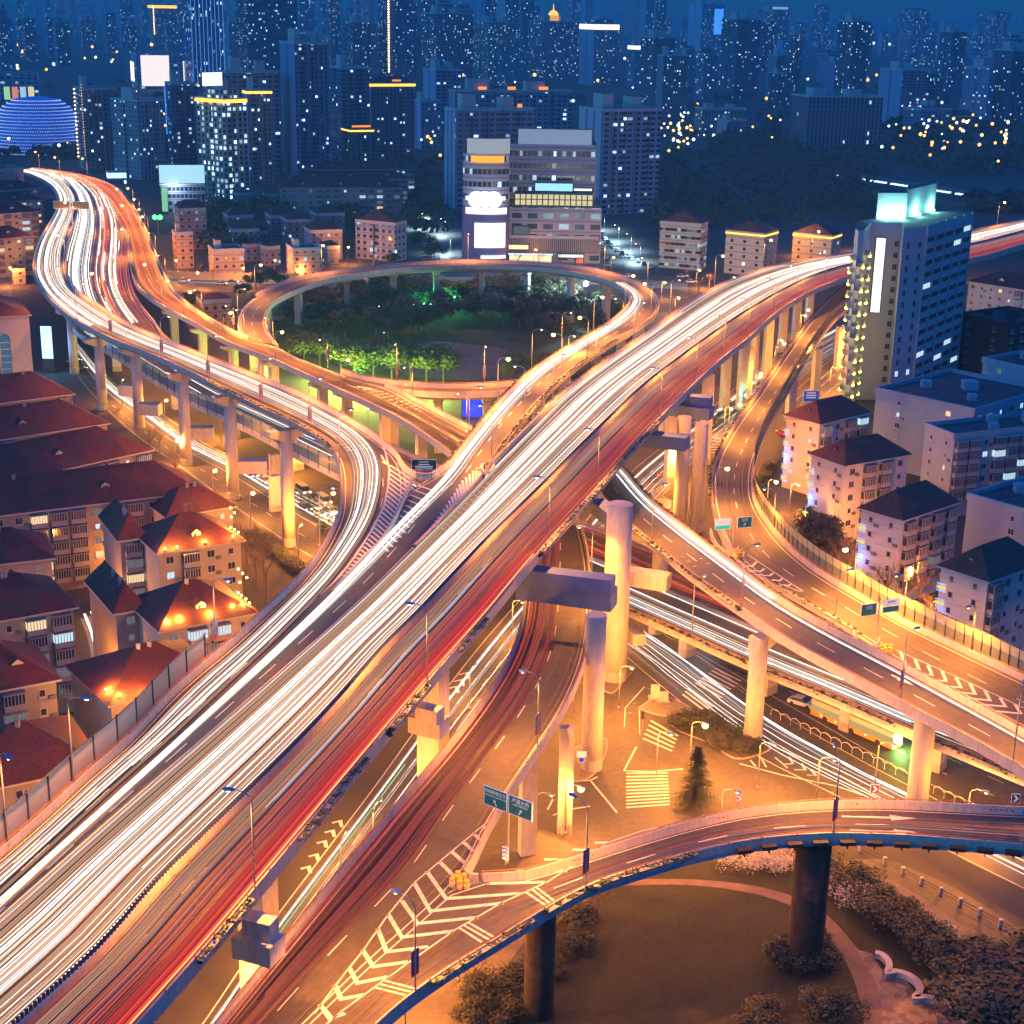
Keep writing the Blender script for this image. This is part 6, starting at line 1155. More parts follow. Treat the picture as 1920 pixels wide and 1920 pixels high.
# ---- blue LED hall and billboard mall far left
tD=thing('led_hall',tuple(at(60,292,0)),'round blue hall dotted with rows of white lights at the left edge','hall'); g=at(52,292,0); zt=top_z(g,186); ppm=F/proj(g)[2]; rad=80/ppm
mb=MB(); prof=[(1.,0),(1.03,.12),(1.02,.35),(.95,.6),(.8,.82),(.55,.96),(.2,1.0),(0.01,1.0)]; rows=[]
for pr,pz in prof: rows.append([Vector((g.x+rad*pr*math.cos(u),g.y+rad*(1+pr*math.sin(u)),zt*pz)) for u in np.linspace(0,2*math.pi,49)])
strip(mb,rows); sh=mb.build('shell',mat('led_shell',(.02,.10,.45),.4,emit=(.0,.08,.55),es=.5,samp=False),tD,smooth=True)
mb=MB()
for k in range(17):
    f=k/16*.93+.02; pz=f; pr=np.interp(f,[p[1] for p in prof],[p[0] for p in prof]); 
    for j in range(58):
        u=math.pi+math.pi*(j+.5*(k%2))/57; x=g.x+rad*(pr+.01)*math.cos(u); y=g.y+rad*(1+(pr+.01)*math.sin(u)); z_=zt*pz; s=.24; mb.box(x-s,x+s,y-.3,y,z_-s,z_+s)
mb.build('led_dots',em('led_white',(.7,.85,1),1.1),tD)['kind']='stuff'
tD2=tower(150,392,100,168,'mall','big pale mall with blank lit billboards behind the pale slab block',split=.45,ang=20,color=(1.3,1.2,1.5),n=0,tops='none',name='shopping_mall',cat='shopping mall',maxd=60); t,P0,P1,P2,H_=tD2
litbox(t,P0,P1,.1,.75,H_*.2,H_*.75,em('board_cream',(1,.92,.75),2.),off=1.5); litbox(t,P1,P2,.05,.42,H_*.1,H_*.95,em('board_rose',(.85,.75,.72),1.6),off=1.5); litbox(t,P1,P2,.6,.9,H_*.15,H_*.8,em('board_white_w',(1,.95,.85),1.3),off=1.5)
t,P0,P1,P2,H_=tower(-20,68,138,192,'mall','low shop block with coloured boards at the left edge above the blue hall',split=.2,ang=14,color=(.9,1,1.2),n=0,tops='none',name='shop_block',cat='shop block',maxd=40)
for k,c in enumerate(((.5,.9,.4),(1,.3,.2),(.5,.8,1),(1,.9,.5))): litbox(t,P1,P2,.15+.2*k,.3+.2*k,H_*.1,H_*.55,em('shop_board_%d'%k,c,.9),off=1)
tower(195,235,325,348,'off','small kiosk hall with bright blue white roof boards beside the far highway bend',split=.2,ang=18,color=(.5,.7,1.2),n=0,tops='none',name='pavilion',cat='pavilion',crown=(3,em('kiosk_glow',(.35,.65,1),2.5)),maxd=12)
tower(1745,1790,222,238,'old','small palace-like hall flooded with golden light in the upper right',split=.2,ang=18,color=(1,.7,.3),n=0,tops='hip',name='hall',cat='hall',crown=(3,em('hall_gold',(1,.42,.02),1.6)),maxd=20)
# station canopy behind the woods
tC=thing('station_canopy',tuple(at(1700,350,0)),'long low station roof with a dotted line of white lights behind the woods','station roof')
a,b=at(1560,322,7),at(1935,378,7); mb=MB(); o=Vector((0,14,0)); mb.quad(a,b,b+o,a+o); mb.quad(a-Vector((0,0,.8)),b-Vector((0,0,.8)),b,a); mb.build('roof',mat('canopy_roof',(.10,.11,.14),.6),tC)
for k in range(46):
    if k%5==4: continue
    p=a+(b-a)*(k+.5)/46; mb=MB(); mb.box(p.x-1.6,p.x+1.6,p.y-.5,p.y-.3,4.6,5.6); mb.build('canopy_light',em('canopy_white',(.6,.95,.9),2.2),tC)
# ================================================================== planting
leafg=mat('leaves_green',(.07,.10,.03),.7,noise=.5,nscale=.6); leafd=mat('leaves_dark',(.06,.065,.04),.8,noise=.5,nscale=.6); bark=mat('bark',(.10,.07,.05),.9); twig=mat('bare_twigs',(.20,.14,.09),.85); petal=mat('blossom',(.55,.50,.47),.7,noise=.3,nscale=2)
def crownmesh(seed,n=900,s=.13,m=leafg,flat=.75,name='crown'):
    r=random.Random(seed); mb=MB(); lobes=[(Vector((r.uniform(-.6,.6),r.uniform(-.6,.6),r.uniform(-.35,.45)*flat)),r.uniform(.32,.6)) for _ in range(9)]
    for _ in range(n):
        c,rad=r.choice(lobes); v=Vector((r.gauss(0,1),r.gauss(0,1),r.gauss(0,1))).normalized(); p=c+v*rad*r.uniform(.6,1.05)*Vector((1,1,flat)).length/1.55
        q=s*r.uniform(.5,1.2); M_=Matrix.Translation(p)@v.to_track_quat('Z','Y').to_matrix().to_4x4()@Matrix.Rotation(r.uniform(-.9,.9),4,'X')@Matrix.Rotation(r.uniform(0,6),4,'Z')
        mb.quad(*[M_@Vector(k) for k in ((-q,-q*.7,0),(q,-q*.6,0),(q*.8,q*.7,0),(-q*.7,q*.6,0))])
    return mb.mesh(name,m)
CR=[crownmesh(i,2400,.062,leafg) for i in range(4)]; CD=[crownmesh(10+i,2400,.062,leafd) for i in range(3)]
SHR=[crownmesh(20+i,1500,.055,leafd,.6,'foliage') for i in range(2)]; SHG=[crownmesh(25+i,1500,.055,leafg,.6,'foliage') for i in range(2)]; SHB=[crownmesh(30+i,1300,.035,petal,.6,'blossom') for i in range(2)]
def trunkmesh(seed):
    r=random.Random(seed); mb=MB(); mb.tube([(0,0,-.1),(.01,0,.3),(.03,.02,.62)],.028,6,.016)
    for k in range(6):
        a=r.uniform(0,6.28); z=r.uniform(.3,.55); mb.tube([(0.02,0.01,z),(math.cos(a)*.16,math.sin(a)*.16,z+.16),(math.cos(a)*.28,math.sin(a)*.28,z+.3)],.014,5,.005)
    return mb.mesh('trunk',bark)
TK=[trunkmesh(i) for i in range(3)]
TRr=random.Random(17)
def tree(px,py,h,w,label,group=None,dark=False,name='tree',z=0.,cat='tree'):
    g=at(px,py,z); t=thing(name,tuple(g),label,cat,group,TRr.uniform(0,6)); inst('trunk',TRr.choice(TK),(0,0,0),0,t,sc=(h,h,h))
    inst('crown',TRr.choice(CD if dark else CR),(0,0,h*.62),TRr.uniform(0,6),t,sc=(w/2*1.15,w/2*1.15,h*.44)); return t
def baremesh(seed,spread=.35,gen=3):
    r=random.Random(seed); mb=MB()
    def br(p,d,L_,rad,k):
        q=p+d*L_*.5+Vector((r.uniform(-1,1),r.uniform(-1,1),0))*L_*.06; e=p+d*L_; mb.tube([p,q,e],rad,4 if k<gen else 5,rad*.55)
        if k: 
            for _ in range(4 if k>1 else 3):
                a=r.uniform(0,6.28); nd=(d*1.+Vector((math.cos(a),math.sin(a),r.uniform(-.1,.5)))*r.uniform(.5,1.)*spread*2).normalized(); br(p+(e-p)*r.uniform(.5,1),nd,L_*r.uniform(.5,.72),rad*.5,k-1)
    br(Vector((0,0,0)),Vector((0,0,1)),.42,.018,gen); return mb.mesh('branches',twig)
BARE=[baremesh(40+i,.36,4) for i in range(3)]
def bare(px,py,h,label,group=None,z=0.):
    g=at(px,py,z); t=thing('bare_tree',tuple(g),label,'tree',group,TRr.uniform(0,6)); inst('branches',TRr.choice(BARE),(0,0,0),0,t,sc=(h*1.15,h*1.15,h)); return t
def conifer(px,py,h,label):
    g=at(px,py,0); t=thing('conifer',tuple(g),label,'tree'); mb=MB(); mb.tube([(0,0,0),(0,0,h)],.16,6,.03); mb.build('trunk',bark,t,world=False)
    r=random.Random(int(px)); mb=MB()
    for k in range(34):
        z=h*(.08+.9*k/34); L_=(1-k/35)*h*.36+.2
        for j in range(11):
            a=r.uniform(0,6.28); d=Vector((math.cos(a),math.sin(a),r.uniform(-.25,.12)))
            for s_ in range(6):
                p=d*L_*(s_+1)/6+Vector((0,0,z)); q=.34*(1-s_/9); o=Vector((-d.y,d.x,0))*q; mb.quad(p-o,p+d*q*1.6,p+o,p-d*q*.5+Vector((0,0,r.uniform(-.12,.12))))
    mb.build('needles',mat('needles',(.04,.055,.03),.8,noise=.4),t,world=False)
def shrub(px,py,w,h,label,group,kind=0):
    g=at(px,py,0.05); t=thing('shrub',tuple(g),label,'shrub',group,TRr.uniform(0,6)); mm=(SHR,SHG,SHB)[kind]; inst('blossom' if kind==2 else 'foliage',TRr.choice(mm),(0,0,h*.4),0,t,sc=(w/2*1.1,w/2*1.1,h*.62)); return t
r=random.Random(23)
# park inside the loop
for k in range(74):
    for _ in range(40):
        x,y=r.uniform(545,1150),r.uniform(562,640)
        if ((x-850)/330)**2+((y-612)/58)**2<1 and not (((x-870)/150)**2+((y-660)/34)**2<1): break
    tree(x,y,r.uniform(9,13),r.uniform(9,14),'dark evergreen crowded into the middle of the loop park','dark trees of the loop park',True)
for k,(x,y,h,w) in enumerate(((545,668,10,13),(570,682,11,13),(600,690,11,14),(640,700,12,15),(668,708,12,14),(700,712,12,14),(735,714,13,15),(770,716,12,14),(800,718,13,15),(832,719,12,13),(945,715,6,6),(560,650,8,9),(530,640,8,8),(1000,700,7,8),(960,700,7,8))):
    tree(x,y,h,w,ORD[k]+' green lit tree from the left along the near rim of the loop park' if k<10 else ('small pale lit tree right of the bare plaza','brown green tree at the upper left rim of the loop park','brown green tree at the left end of the loop park','round dark bush under the loop ramp','dark bush beside the small pale lit tree')[k-10],'rim trees of the loop park')
# floodlights in the park
GF=em('flood_green',(.1,1,.35),10); WF=em('flood_white',(.8,1,.95),12); BF=em('flood_blue',(.08,.2,1),8)
def flood(px,py,h,c,m,e,label,r_=.28,z=0,grp='small lights of the loop park'):
    g=at(px,py,z); t=thing('park_light',tuple(g),label,'park light',grp); mb=MB(); mb.tube([(0,0,0),(0,0,h-.2)],.06,5); mb.build('pole',steel,t,world=False); mb=MB(); mb.ball((0,0,h),r_,8); mb.build('globe',m,t,world=False)
    if e: point((0,0,h+.9),e,c,.2,parent=t)
for k,(x,y) in enumerate(((795,590),(808,590),(832,580),(842,578),(852,576),(864,574),(878,573),(900,573),(920,575),(930,575),(560,575),(566,580),(600,570))): flood(x,y,4,(.1,1,.3),GF,900 if k%2==0 else 0,'small green light shining at the far side of the loop park',.4)
for x,y in ((775,596),(800,605),(815,610),(828,606),(780,615),(790,620),(712,600),(1020,600)): flood(x,y,5,(.8,1,.95),WF,0,'small white light among the dark park trees',.3)
for x,y,e in ((590,716,3500),(625,736,5500),(665,748,6500),(710,752,5000),(760,754,3500),(820,756,3500)): flood(x,y,4.5,(.75,1,.15),GF,e,'green floodlight at the foot of the rim trees',.25)
for x,y in ((665,720),(700,722)): flood(x,y,.6,(.1,1,.3),GF,500,'green floodlight on the grass below the orange ramp',.25)
flood(1097,592,12,(.75,1,.9),em('flood_big',(.85,1,.95),40),24000,'dazzling white floodlight mast at the right of the loop park',.9)
for x,y in ((610,580),(720,640),(880,770),(690,786),(750,800)): flood(x,y,3,(.05,.15,1),BF,0,'tiny blue light near the loop park',.25)
tBb=thing('glowing_hoarding',tuple(at(890,782,0)),'deep blue glowing hoarding under the narrow grey ramp','hoarding'); g=at(888,786,0); mb=MB(); mb.box(g.x-3.2,g.x+3.2,g.y-.1,g.y+.1,.6,5.6); mb.build('panel',em('hoarding_blue',(.01,.06,1),1.1),tBb); mb=MB(); mb.box(g.x-3.4,g.x+3.4,g.y+.11,g.y+.3,0,5.8); mb.build('backing',darkmetal,tBb); point((g.x,g.y-1.5,3),250,(.02,.1,1),.8)
for x,y,h in ((1040,560,8),(1060,572,8),(985,560,8),(1010,552,9),(1130,580,8)): tree(x,y,h,h*1.1,'yellow green tree around the white floodlight mast','trees around the floodlight mast')
# rows of other trees
for x,y,h in ((480,545,8),(460,560,7),(500,535,8),(355,585,8),(415,600,7),(530,545,7),(395,470,8),(440,500,7)): tree(x,y,h,h*1.1,'dark round tree by the brown ramp and villas','trees by the brown ramp',True)
for x,y,h in ((405,490,7),(460,470,8),(655,475,9),(500,480,7),(610,480,7),(780,440,10),(790,470,10),(800,410,11),(815,490,9),(640,440,9),(740,500,7),(660,410,9)): tree(x,y,h,h,'dark tree standing between the villas','trees between the villas',True)
for x,y,h,w in ((1530,1040,10,9),(1555,1060,9,8),(1510,1020,9,8),(1545,1025,8,8)): tree(x,y,h,w,'dense dark tree between the second and third pink blocks','dense trees between the pink blocks',True)
for k,(x,y,h) in enumerate(((480,1100,15),(500,1130,14),(465,1060,13),(495,1080,12),(455,1120,11))): bare(x,y,h,'leafless tree beside the golden bulbs at the lower end of the west street','leafless trees beside the golden bulbs')
for x,y,h in ((283,845,8),(300,850,8),(330,900,9),(370,960,7)): bare(x,y,h,'leafless tree on the pavement of the west street','leafless trees of the west street')
for x,y,h in ((1590,1080,11),(1570,1070,10),(1660,1140,12),(1690,1150,11),(1720,1160,12),(1745,1180,10),(1850,1210,13),(1885,1230,12),(1550,980,11),(1530,930,10),(1900,1180,10),(1640,1130,9)): bare(x,y,h,'leafless tree in front of the pink blocks','leafless trees of the pink blocks')
for x,y,h in ((675,503,9),(700,504,9),(655,506,8),(575,520,8),(555,522,8),(615,514,8),(400,530,8),(370,520,7),(1310,545,8),(1330,540,8),(970,500,8),(1010,500,8),(1050,502,8),(1085,503,8),(800,506,8),(850,506,8),(1290,530,7)): bare(x,y,h,'leafless street tree lit orange behind the loop','leafless street trees behind the loop')
for k,(x,y,h) in enumerate(((690,506,9),(1100,505,7),(565,521,6),(1320,540,6))): g=at(x,y,0); point((g.x,g.y-2,3.5),900,WARM,.3)
conifer(1303,1508,9.5,'dark fir tree beside the straight zebra crossing'); conifer(1792,1172,13,'tall conifer in front of the lowest pink block')
for x,y,w,h,k in ((1275,1362,5,2.6,0),(1300,1352,6,3,0),(1320,1365,6,2.6,1),(1335,1380,6,2.2,0),(1352,1376,6,2.4,0),(1370,1400,6,2.2,0),(1395,1405,5,2,0),(1385,1380,4,2,1),(1410,1400,4,1.8,0),(1345,1398,5,1.8,0)): shrub(x,y,w,h,'dark clipped shrub on the kerbed island of the junction','shrubs on the junction island',k)
for x,y in ((1345,793),(1355,780),(1370,760),(1400,760),(1430,735),(1460,715),(1490,690),(1380,775),(1340,800),(1450,740),(1425,920),(1435,900),(1445,880),(1430,935),(1420,905)): shrub(x,y,5,1.8,'low shrub in the beds behind the widest flyover','shrubs in the beds behind the widest flyover',1)
for x,y,w,h in ((1400,1624,7,3.4),(1425,1620,6,3.4),(1450,1626,6,3),(1475,1618,6,3.2),(1550,1648,5,3),(1565,1665,6,3.2),(1590,1680,6,3),(1610,1695,6,2.8),(1625,1690,5,2.6),(1730,1745,5,3),(1745,1760,6,3),(1757,1775,5,2.8)): shrub(x,y,w,h,'shrub full of pale blossom at the edge of the dark lawn','blossoming shrubs at the dark lawn',2)
for k in range(30):
    f=k/29; x=1560+f*330; y=1640+f*250; shrub(x+r.uniform(-8,8),y+r.uniform(-6,6),r.uniform(5,8),r.uniform(2.4,3.6),'dark hedge bush between the dark lawn and the lower right street','hedge bushes beside the dark lawn',0)
for x,y,w,h in ((1470,1800,6,3),(1495,1815,6,3),(1520,1812,6,3),(1545,1800,5,3),(1535,1775,4,2.5),(1480,1780,4,2.5),(1420,1920,6,3),(1440,1915,5,3),(1530,1900,5,3),(1580,1900,6,2.6)): shrub(x,y,w,h,'dark bush around the ivy covered pier','bushes around the ivy covered pier',0)
for x,y,w in ((1820,1860,10),(1850,1880,11),(1880,1900,11),(1900,1860,10),(1860,1920,12),(1910,1930,12),(1815,1840,8),(1830,1910,9)): tree(x,y,6,w,'dark leafy tree in the bottom right corner','trees of the bottom right corner',True)
for x,y,w,h in ((1080,1760,4,2.2),(1100,1780,3,2),(1060,1790,4.5,2.5),(1040,1830,4,2),(900,1870,5,2.4),(890,1890,5,2.4),(905,1850,5,2.4),(880,1910,5,2.4),(960,1850,5,2),(975,1830,5,2),(950,1880,5,2),(940,1910,5,2),(1075,1730,6,3)): shrub(x,y,w,h,'dark bush below the blue side of the lower right ramp','bushes below the lower right ramp',0)
for x,y,h in ((895,1850,6),(1120,1725,7)): bare(x,y,h,'small leafless tree under the lower right ramp','small leafless trees under the lower right ramp')
for k in range(14): shrub(470+k*7.5,1000+k*5.5+r.uniform(-3,3),5,1.6,'clipped dark hedge bush along the lower west street','hedge bushes of the west street',0)
for k in range(9): shrub(575+k*6,935+k*9,4,1.4,'low green bush in the median beside the vans','bushes beside the vans',1)
# woods between the mall and the tower, and beyond: they read as one mass
def wood(name,label,regions,seed,n,s=1.15):
    r=random.Random(seed); mb=MB()
    for _ in range(n):
        x0,x1,y0,y1=r.choice(regions); x,y=r.uniform(x0,x1),r.uniform(y0,y1); g=at(x,y,0); h=r.uniform(6,11); w=r.uniform(4,7)
        for k in range(46):
            v=Vector((r.gauss(0,1),r.gauss(0,1),abs(r.gauss(0,.8)))).normalized(); p=g+Vector((v.x*w,v.y*w,h*.45+v.z*h*.55)); q=s*r.uniform(.5,1.2); M_=Matrix.Translation(p)@v.to_track_quat('Z','Y').to_matrix().to_4x4()@Matrix.Rotation(r.uniform(-.7,.7),4,'X')
            mb.quad(*[M_@Vector(c) for c in ((-q,-q*.8,0),(q,-q*.7,0),(q*.8,q*.8,0),(-q*.7,q*.7,0))])
    mb.build(name,leafd,label=label,cat='woodland',kind='stuff')
wood('woodland','dark wood between the shopping mall and the station roof',((1235,1330,330,440),(1240,1480,300,420),(1400,1640,335,440),(1500,1620,345,400),(1240,1600,290,350)),1,330)
wood('woodland','dark wood above the station roof on the right',((1500,1930,285,335),(1330,1500,262,300),(1700,1930,270,320),(1820,1930,385,400),(1640,1930,240,290)),2,330,1.5)
wood('woodland','dark trees behind the long dark roofs left of the mall',((500,830,310,330),(770,830,330,450),(620,680,380,440),(400,560,395,440),(380,420,400,480)),3,170)
wood('woodland','tree masses between the far tower blocks',((0,1930,150,215),(1240,1930,180,262),(0,520,260,300)),4,420,2.)
# ================================================================== vehicles
carp={'w':mat('car_white',(.7,.7,.7),.3),'s':mat('car_silver',(.4,.42,.45),.3,.4),'k':mat('car_black',(.03,.03,.035),.25),'r':mat('car_red',(.45,.02,.02),.3),'t':mat('van_cream',(.62,.58,.48),.35)}
tyre=mat('tyre',(.02,.02,.02),.8); HLm=em('headlight',(1,.95,.8),14); TLm=em('taillight',(1,.04,.02),5)
def carparts(L_,W_,H_,prof,cabin,col,wh=.33):
    body=MB(); n=len(body.v); k=len(prof)
    for s_ in (-1,1): body.v+=[(x*L_,s_*W_/2,z*H_) for x,z in prof]
    body.f+=[tuple(range(k)),tuple(range(2*k-1,k-1,-1))]; body.mi+=[0,0]
    for i in range(k): j=(i+1)%k; body.f.append((i,k+i,k+j,j)); body.mi.append(0)
    gls=MB()
    (x0,x1,x2,x3,z0,z1)=cabin; w0,w1=W_/2*.96,W_/2*.78; a=[(x0*L_,z0*H_),(x1*L_,z1*H_),(x2*L_,z1*H_),(x3*L_,z0*H_)]
    lo=[(a[0][0],-w0,a[0][1]),(a[3][0],-w0,a[3][1]),(a[3][0],w0,a[3][1]),(a[0][0],w0,a[0][1])]; up=[(a[1][0],-w1,a[1][1]),(a[2][0],-w1,a[2][1]),(a[2][0],w1,a[2][1]),(a[1][0],w1,a[1][1])]
    for i in range(4): j=(i+1)%4; gls.quad(lo[i],lo[j],up[j],up[i])
    rf=MB(); rf.box(a[1][0]-.05,a[2][0]+.05,-w1-.03,w1+.03,z1*H_-.03,z1*H_+.05)
    wl=[]
    for x in (-.31*L_,.31*L_):
        for s_ in (-1,1): m_=MB(); m_.tube([(x,s_*(W_/2-.2),wh),(x,s_*(W_/2+.02),wh)],wh,12); wl.append(m_.mesh('wheel',tyre))
    hl=[];tl=[]
    for s_ in (-1,1):
        m_=MB(); m_.box(L_/2-.12,L_/2+.03,s_*W_*.36-.18,s_*W_*.36+.18,H_*.38,H_*.5); hl.append(m_.mesh('headlight',HLm)); m_=MB(); m_.box(-L_/2-.03,-L_/2+.1,s_*W_*.38-.16,s_*W_*.38+.16,H_*.42,H_*.55); tl.append(m_.mesh('tail_light',TLm))
    return body.mesh('body',carp[col]),gls.mesh('glazing',glassm),rf.mesh('roof_panel',carp[col]),wl,hl,tl
SEDAN=[(-.5,.18),(-.5,.55),(-.46,.62),(-.2,.64),(.22,.62),(.44,.54),(.5,.45),(.5,.18)]; VANP=[(-.5,.14),(-.5,.55),(.3,.55),(.44,.48),(.5,.40),(.5,.14)]
CAR={c:carparts(4.5,1.8,1.45,SEDAN,(-.42,-.26,.05,.24,.62,1.),c) for c in 'wskr'}; CAR['v']=carparts(5.4,1.95,2.2,VANP,(-.49,-.46,.26,.42,.55,.97),'t')
def car(px,py,ang,c,label,group=None,lights=True,z=.1,name='parked_car',cat='car',wpos=None):
    g=Vector(wpos) if wpos is not None else at(px,py,z); b,gl_,rf,wl,hl,tl=CAR[c]; t=thing('van' if c=='v' else name,tuple(g),label,'van' if c=='v' else cat,group,ang)
    inst('body',b,(0,0,0),parent=t); inst('glazing',gl_,(0,0,0),parent=t); inst('roof_panel',rf,(0,0,0),parent=t)
    for m_ in wl: inst('wheel',m_,(0,0,0),parent=t)
    if lights: [inst('headlight',m_,(0,0,0),parent=t) for m_ in hl]; [inst('tail_light',m_,(0,0,0),parent=t) for m_ in tl]
    return t
aw=math.atan2(*(lambda v:(v.y,v.x))(at(640,1000,0)-at(500,905,0)))
car(568,925,aw,'v','cream van, the upper of two queueing behind the curving flyover'); car(607,944,aw,'v','cream van, the lower of two queueing behind the curving flyover')
for x,y,c,l in ((472,893,'k','dark car queueing just left of the yellow pier'),(497,905,'s','silver car queueing at the yellow pier'),(455,878,'r','red car at the rear of the queue under the curving flyover'),(572,955,'k','black car beside the upper cream van'),(598,965,'w','white car with lit headlights, front of the queue'),(620,962,'s','silver car in front of the lower cream van'),(545,925,'k','dark car squeezed behind the round pier near the vans')): car(x,y,aw,c,l)
for (x,y) in ((598,972),(500,912),(625,970)): g=at(x,y,0); point((g.x+1,g.y-1,1),250,(1,.85,.6),.2)
car(1467,815,1.9,'r','red car on the service road beside the topmost pink block'); car(1503,1322,aw*.0-.62,'w','white car on the bus street beneath the low cross highway',name='car')
for x,y,c,l in ((345,528,'w','white car, leftmost of the three parked near the villas'),(415,534,'s','silver car, middle of the three parked near the villas'),(436,531,'k','dark car, rightmost of the three parked near the villas')): car(x,y,.05,c,l)
for k in range(13): f=k/12; car(1128+62*f*f+30*f,440+62*f,1.9-.5*f,'sswk'[k%4],'car parked in the glittering row right of the mall','cars parked right of the mall',lights=False)
for k in range(10): f=k/9; car(790+18*f,440+52*f,1.75,'skww'[k%4],'car parked in the glittering row left of the mall','cars parked left of the mall',lights=False)
for k in range(14): x=650+k*33+r.uniform(-6,6); car(x,535+r.uniform(-3,3),0,'wskwr'[k%5],'car on the street seen between the loop piers behind the park','cars on the street behind the park')
for x,y in ((150,695),(140,680)): car(x,y,.9,'k','dark car parked behind the glowing blue light box','cars behind the light box')
for x,y in ((1280,520),(1297,530),(1180,520)): car(x,y,.3,'w','white car parked at the red lit shop right of the loop','cars at the red lit shop')
for k in range(6): car(1130+3*k,470+7*k,1.4,'sk'[k%2],'dark car on the inner lane of the street right of the mall','cars on the street right of the mall',lights=False)
# street lights of the side streets (cold white)
for k,(x,y) in enumerate(((1133,432),(1160,452),(1183,470),(1200,490),(835,440),(845,475),(800,430))):
    lamp(x,y,0,at(x-20,y,0),8,'cold white street lamp in the side streets beside the mall','cold lamps beside the mall',energy=1.,color=(.55,.85,1))
# bus
a_,b_=at(1546,1347,0),at(1662,1398,0); ang=math.atan2((b_-a_).y,(b_-a_).x); t=thing('bus',tuple((a_+b_)/2+Vector((0,0,.08))),'long yellow and cream bus with its front lit, half under the low cross highway','bus',rz=ang)
bl=16.5; M0=MB(); M0.box(-bl/2,bl/2,-1.25,1.25,.35,1.25); M0.build('lower_body',mat('bus_orange',(.65,.35,.08),.4),t,world=False); M0=MB(); M0.box(-bl/2,bl/2,-1.25,1.25,2.3,3.1); M0.build('roof',mat('bus_cream',(.65,.6,.45),.4),t,world=False)
M0=MB(); M0.box(-bl/2+.05,bl/2-.05,-1.22,1.22,1.25,2.3); M0.build('glazing',em('bus_interior',(1,.75,.3),.5),t,world=False); M0=MB(); M0.box(bl/2+.0,bl/2+.06,-1.1,1.1,1.3,2.7); M0.build('windscreen',em('bus_front_glow',(.9,1,.5),3),t,world=False)
for x in (-5.2,.2,5.4):
    for s_ in (-1,1): m_=MB(); m_.tube([(x,s_*1.05,.5),(x,s_*1.28,.5)],.5,14); m_.build('wheel',tyre,t,world=False)
for s_ in (-1,1): m_=MB(); m_.box(bl/2,bl/2+.07,s_*.9-.2,s_*.9+.2,.6,.9); m_.build('headlight',HLm,t,world=False)
for x in (-6,-3,3,6.5): m_=MB(); m_.box(x-.12,x+.12,-1.32,-1.25,.8,.95); m_.build('side_marker',WB,t,world=False)
e_=(b_-a_).normalized(); gl2=b_+e_*3; point((gl2.x,gl2.y,1.6),350,(.35,1,.2),.3)
# ================================================================== signs
green=mat('sign_green',(.005,.13,.12),.4,emit=(.0,.10,.10),es=.35,samp=False); white=mat('sign_white',(.8,.8,.78),.5,emit=(1,1,1),es=.25,samp=False); bluesign=mat('sign_blue',(.01,.06,.35),.4,emit=(.01,.08,.5),es=.5,samp=False); redm=mat('sign_red',(.65,.03,.02),.5)
def text(body,t,c,d,size,up=Vector((0,0,1)),m=white,align='CENTER',name='lettering'):
    cu=D.curves.new(name,'FONT'); cu.body=body; cu.size=size; cu.align_x=align; cu.align_y='CENTER'; cu.materials.append(m); cu.extrude=.004; o=D.objects.new(name,cu); COL.objects.link(o); me=D.meshes.new_from_object(o.evaluated_get(bpy.context.evaluated_depsgraph_get())); D.objects.remove(o); o=D.objects.new(name,me); COL.objects.link(o)
    n=Vector((d.y,-d.x,0)); o.parent=t; o.matrix_local=Matrix(((d.x,up.x,n.x,c.x),(d.y,up.y,n.y,c.y),(d.z,up.z,n.z,c.z),(0,0,0,1))); return o
def board(t,c,d,w,h,m,name='sign_panel',border=white,edge=.08):
    """c: centre in the thing's own space"""
    n=Vector((d.y,-d.x,0)); Mx=Matrix(((d.x,-n.x,0,c.x),(d.y,-n.y,0,c.y),(0,0,1,c.z),(0,0,0,1)))
    mb=MB(); mb.box(-w/2-edge,w/2+edge,0,.08,-h/2-edge,h/2+edge,Mx); mb.build('sign_border',border,t,world=False); mb=MB(); mb.box(-w/2,w/2,-.02,-.003,-h/2,h/2,Mx); return mb.build(name,m,t,world=False)
def signpost(px,py,z,label,cat='road sign',h=8,r_=.14,name='road_sign'):
    t=thing(name,tuple(at(px,py,z)),label,cat); mb=MB(); mb.tube([(0,0,0),(0,0,h)],r_,8); mb.build('post',steel,t,world=False); return t
def sarrow(t,c,d,s,lean,m=white):
    n=Vector((d.y,-d.x,0)); u=Vector((0,0,1)); f=(u*math.cos(lean)+d*math.sin(lean)); q=(d*math.cos(lean)-u*math.sin(lean)); mb=MB(); c=c+n*.03
    mb.quad(c-f*s-q*s*.14,c-f*s+q*s*.14,c+f*s*.2+q*s*.14,c+f*s*.2-q*s*.14); mb.poly([c+f*s*.2-q*s*.45,c+f*s*.2+q*s*.45,c+f*s]); mb.build('arrow',m,t,world=False)
d=Vector((.80,-.60,0)); n=Vector((d.y,-d.x,0))
t=signpost(952,1618,18,'pair of large green direction signs with white writing on the gore post'); 
for sgn,l1,l2,ln in ((-1,'共和新路立交','GONGHEXIN RD INTERCHANGE',-.5),(1,'卢浦大桥','LUPU BRIDGE',.5)):
    c=d*(sgn*1.75)+Vector((0,0,7.6-(0 if sgn<0 else .0)))+n*.2; board(t,c,d,3.1,2.2,green); k=n*.035
    text(l1,t,c+k+Vector((0,0,.62)),d,.5 if sgn<0 else .62); text(l2,t,c+k+Vector((0,0,.15)),d,.22 if sgn<0 else .34); sarrow(t,c+Vector((0,0,-.55)),d,.42,ln)
mb=MB(); mb.box(-.3,.3,-.3,.3,4.5,4.6); 
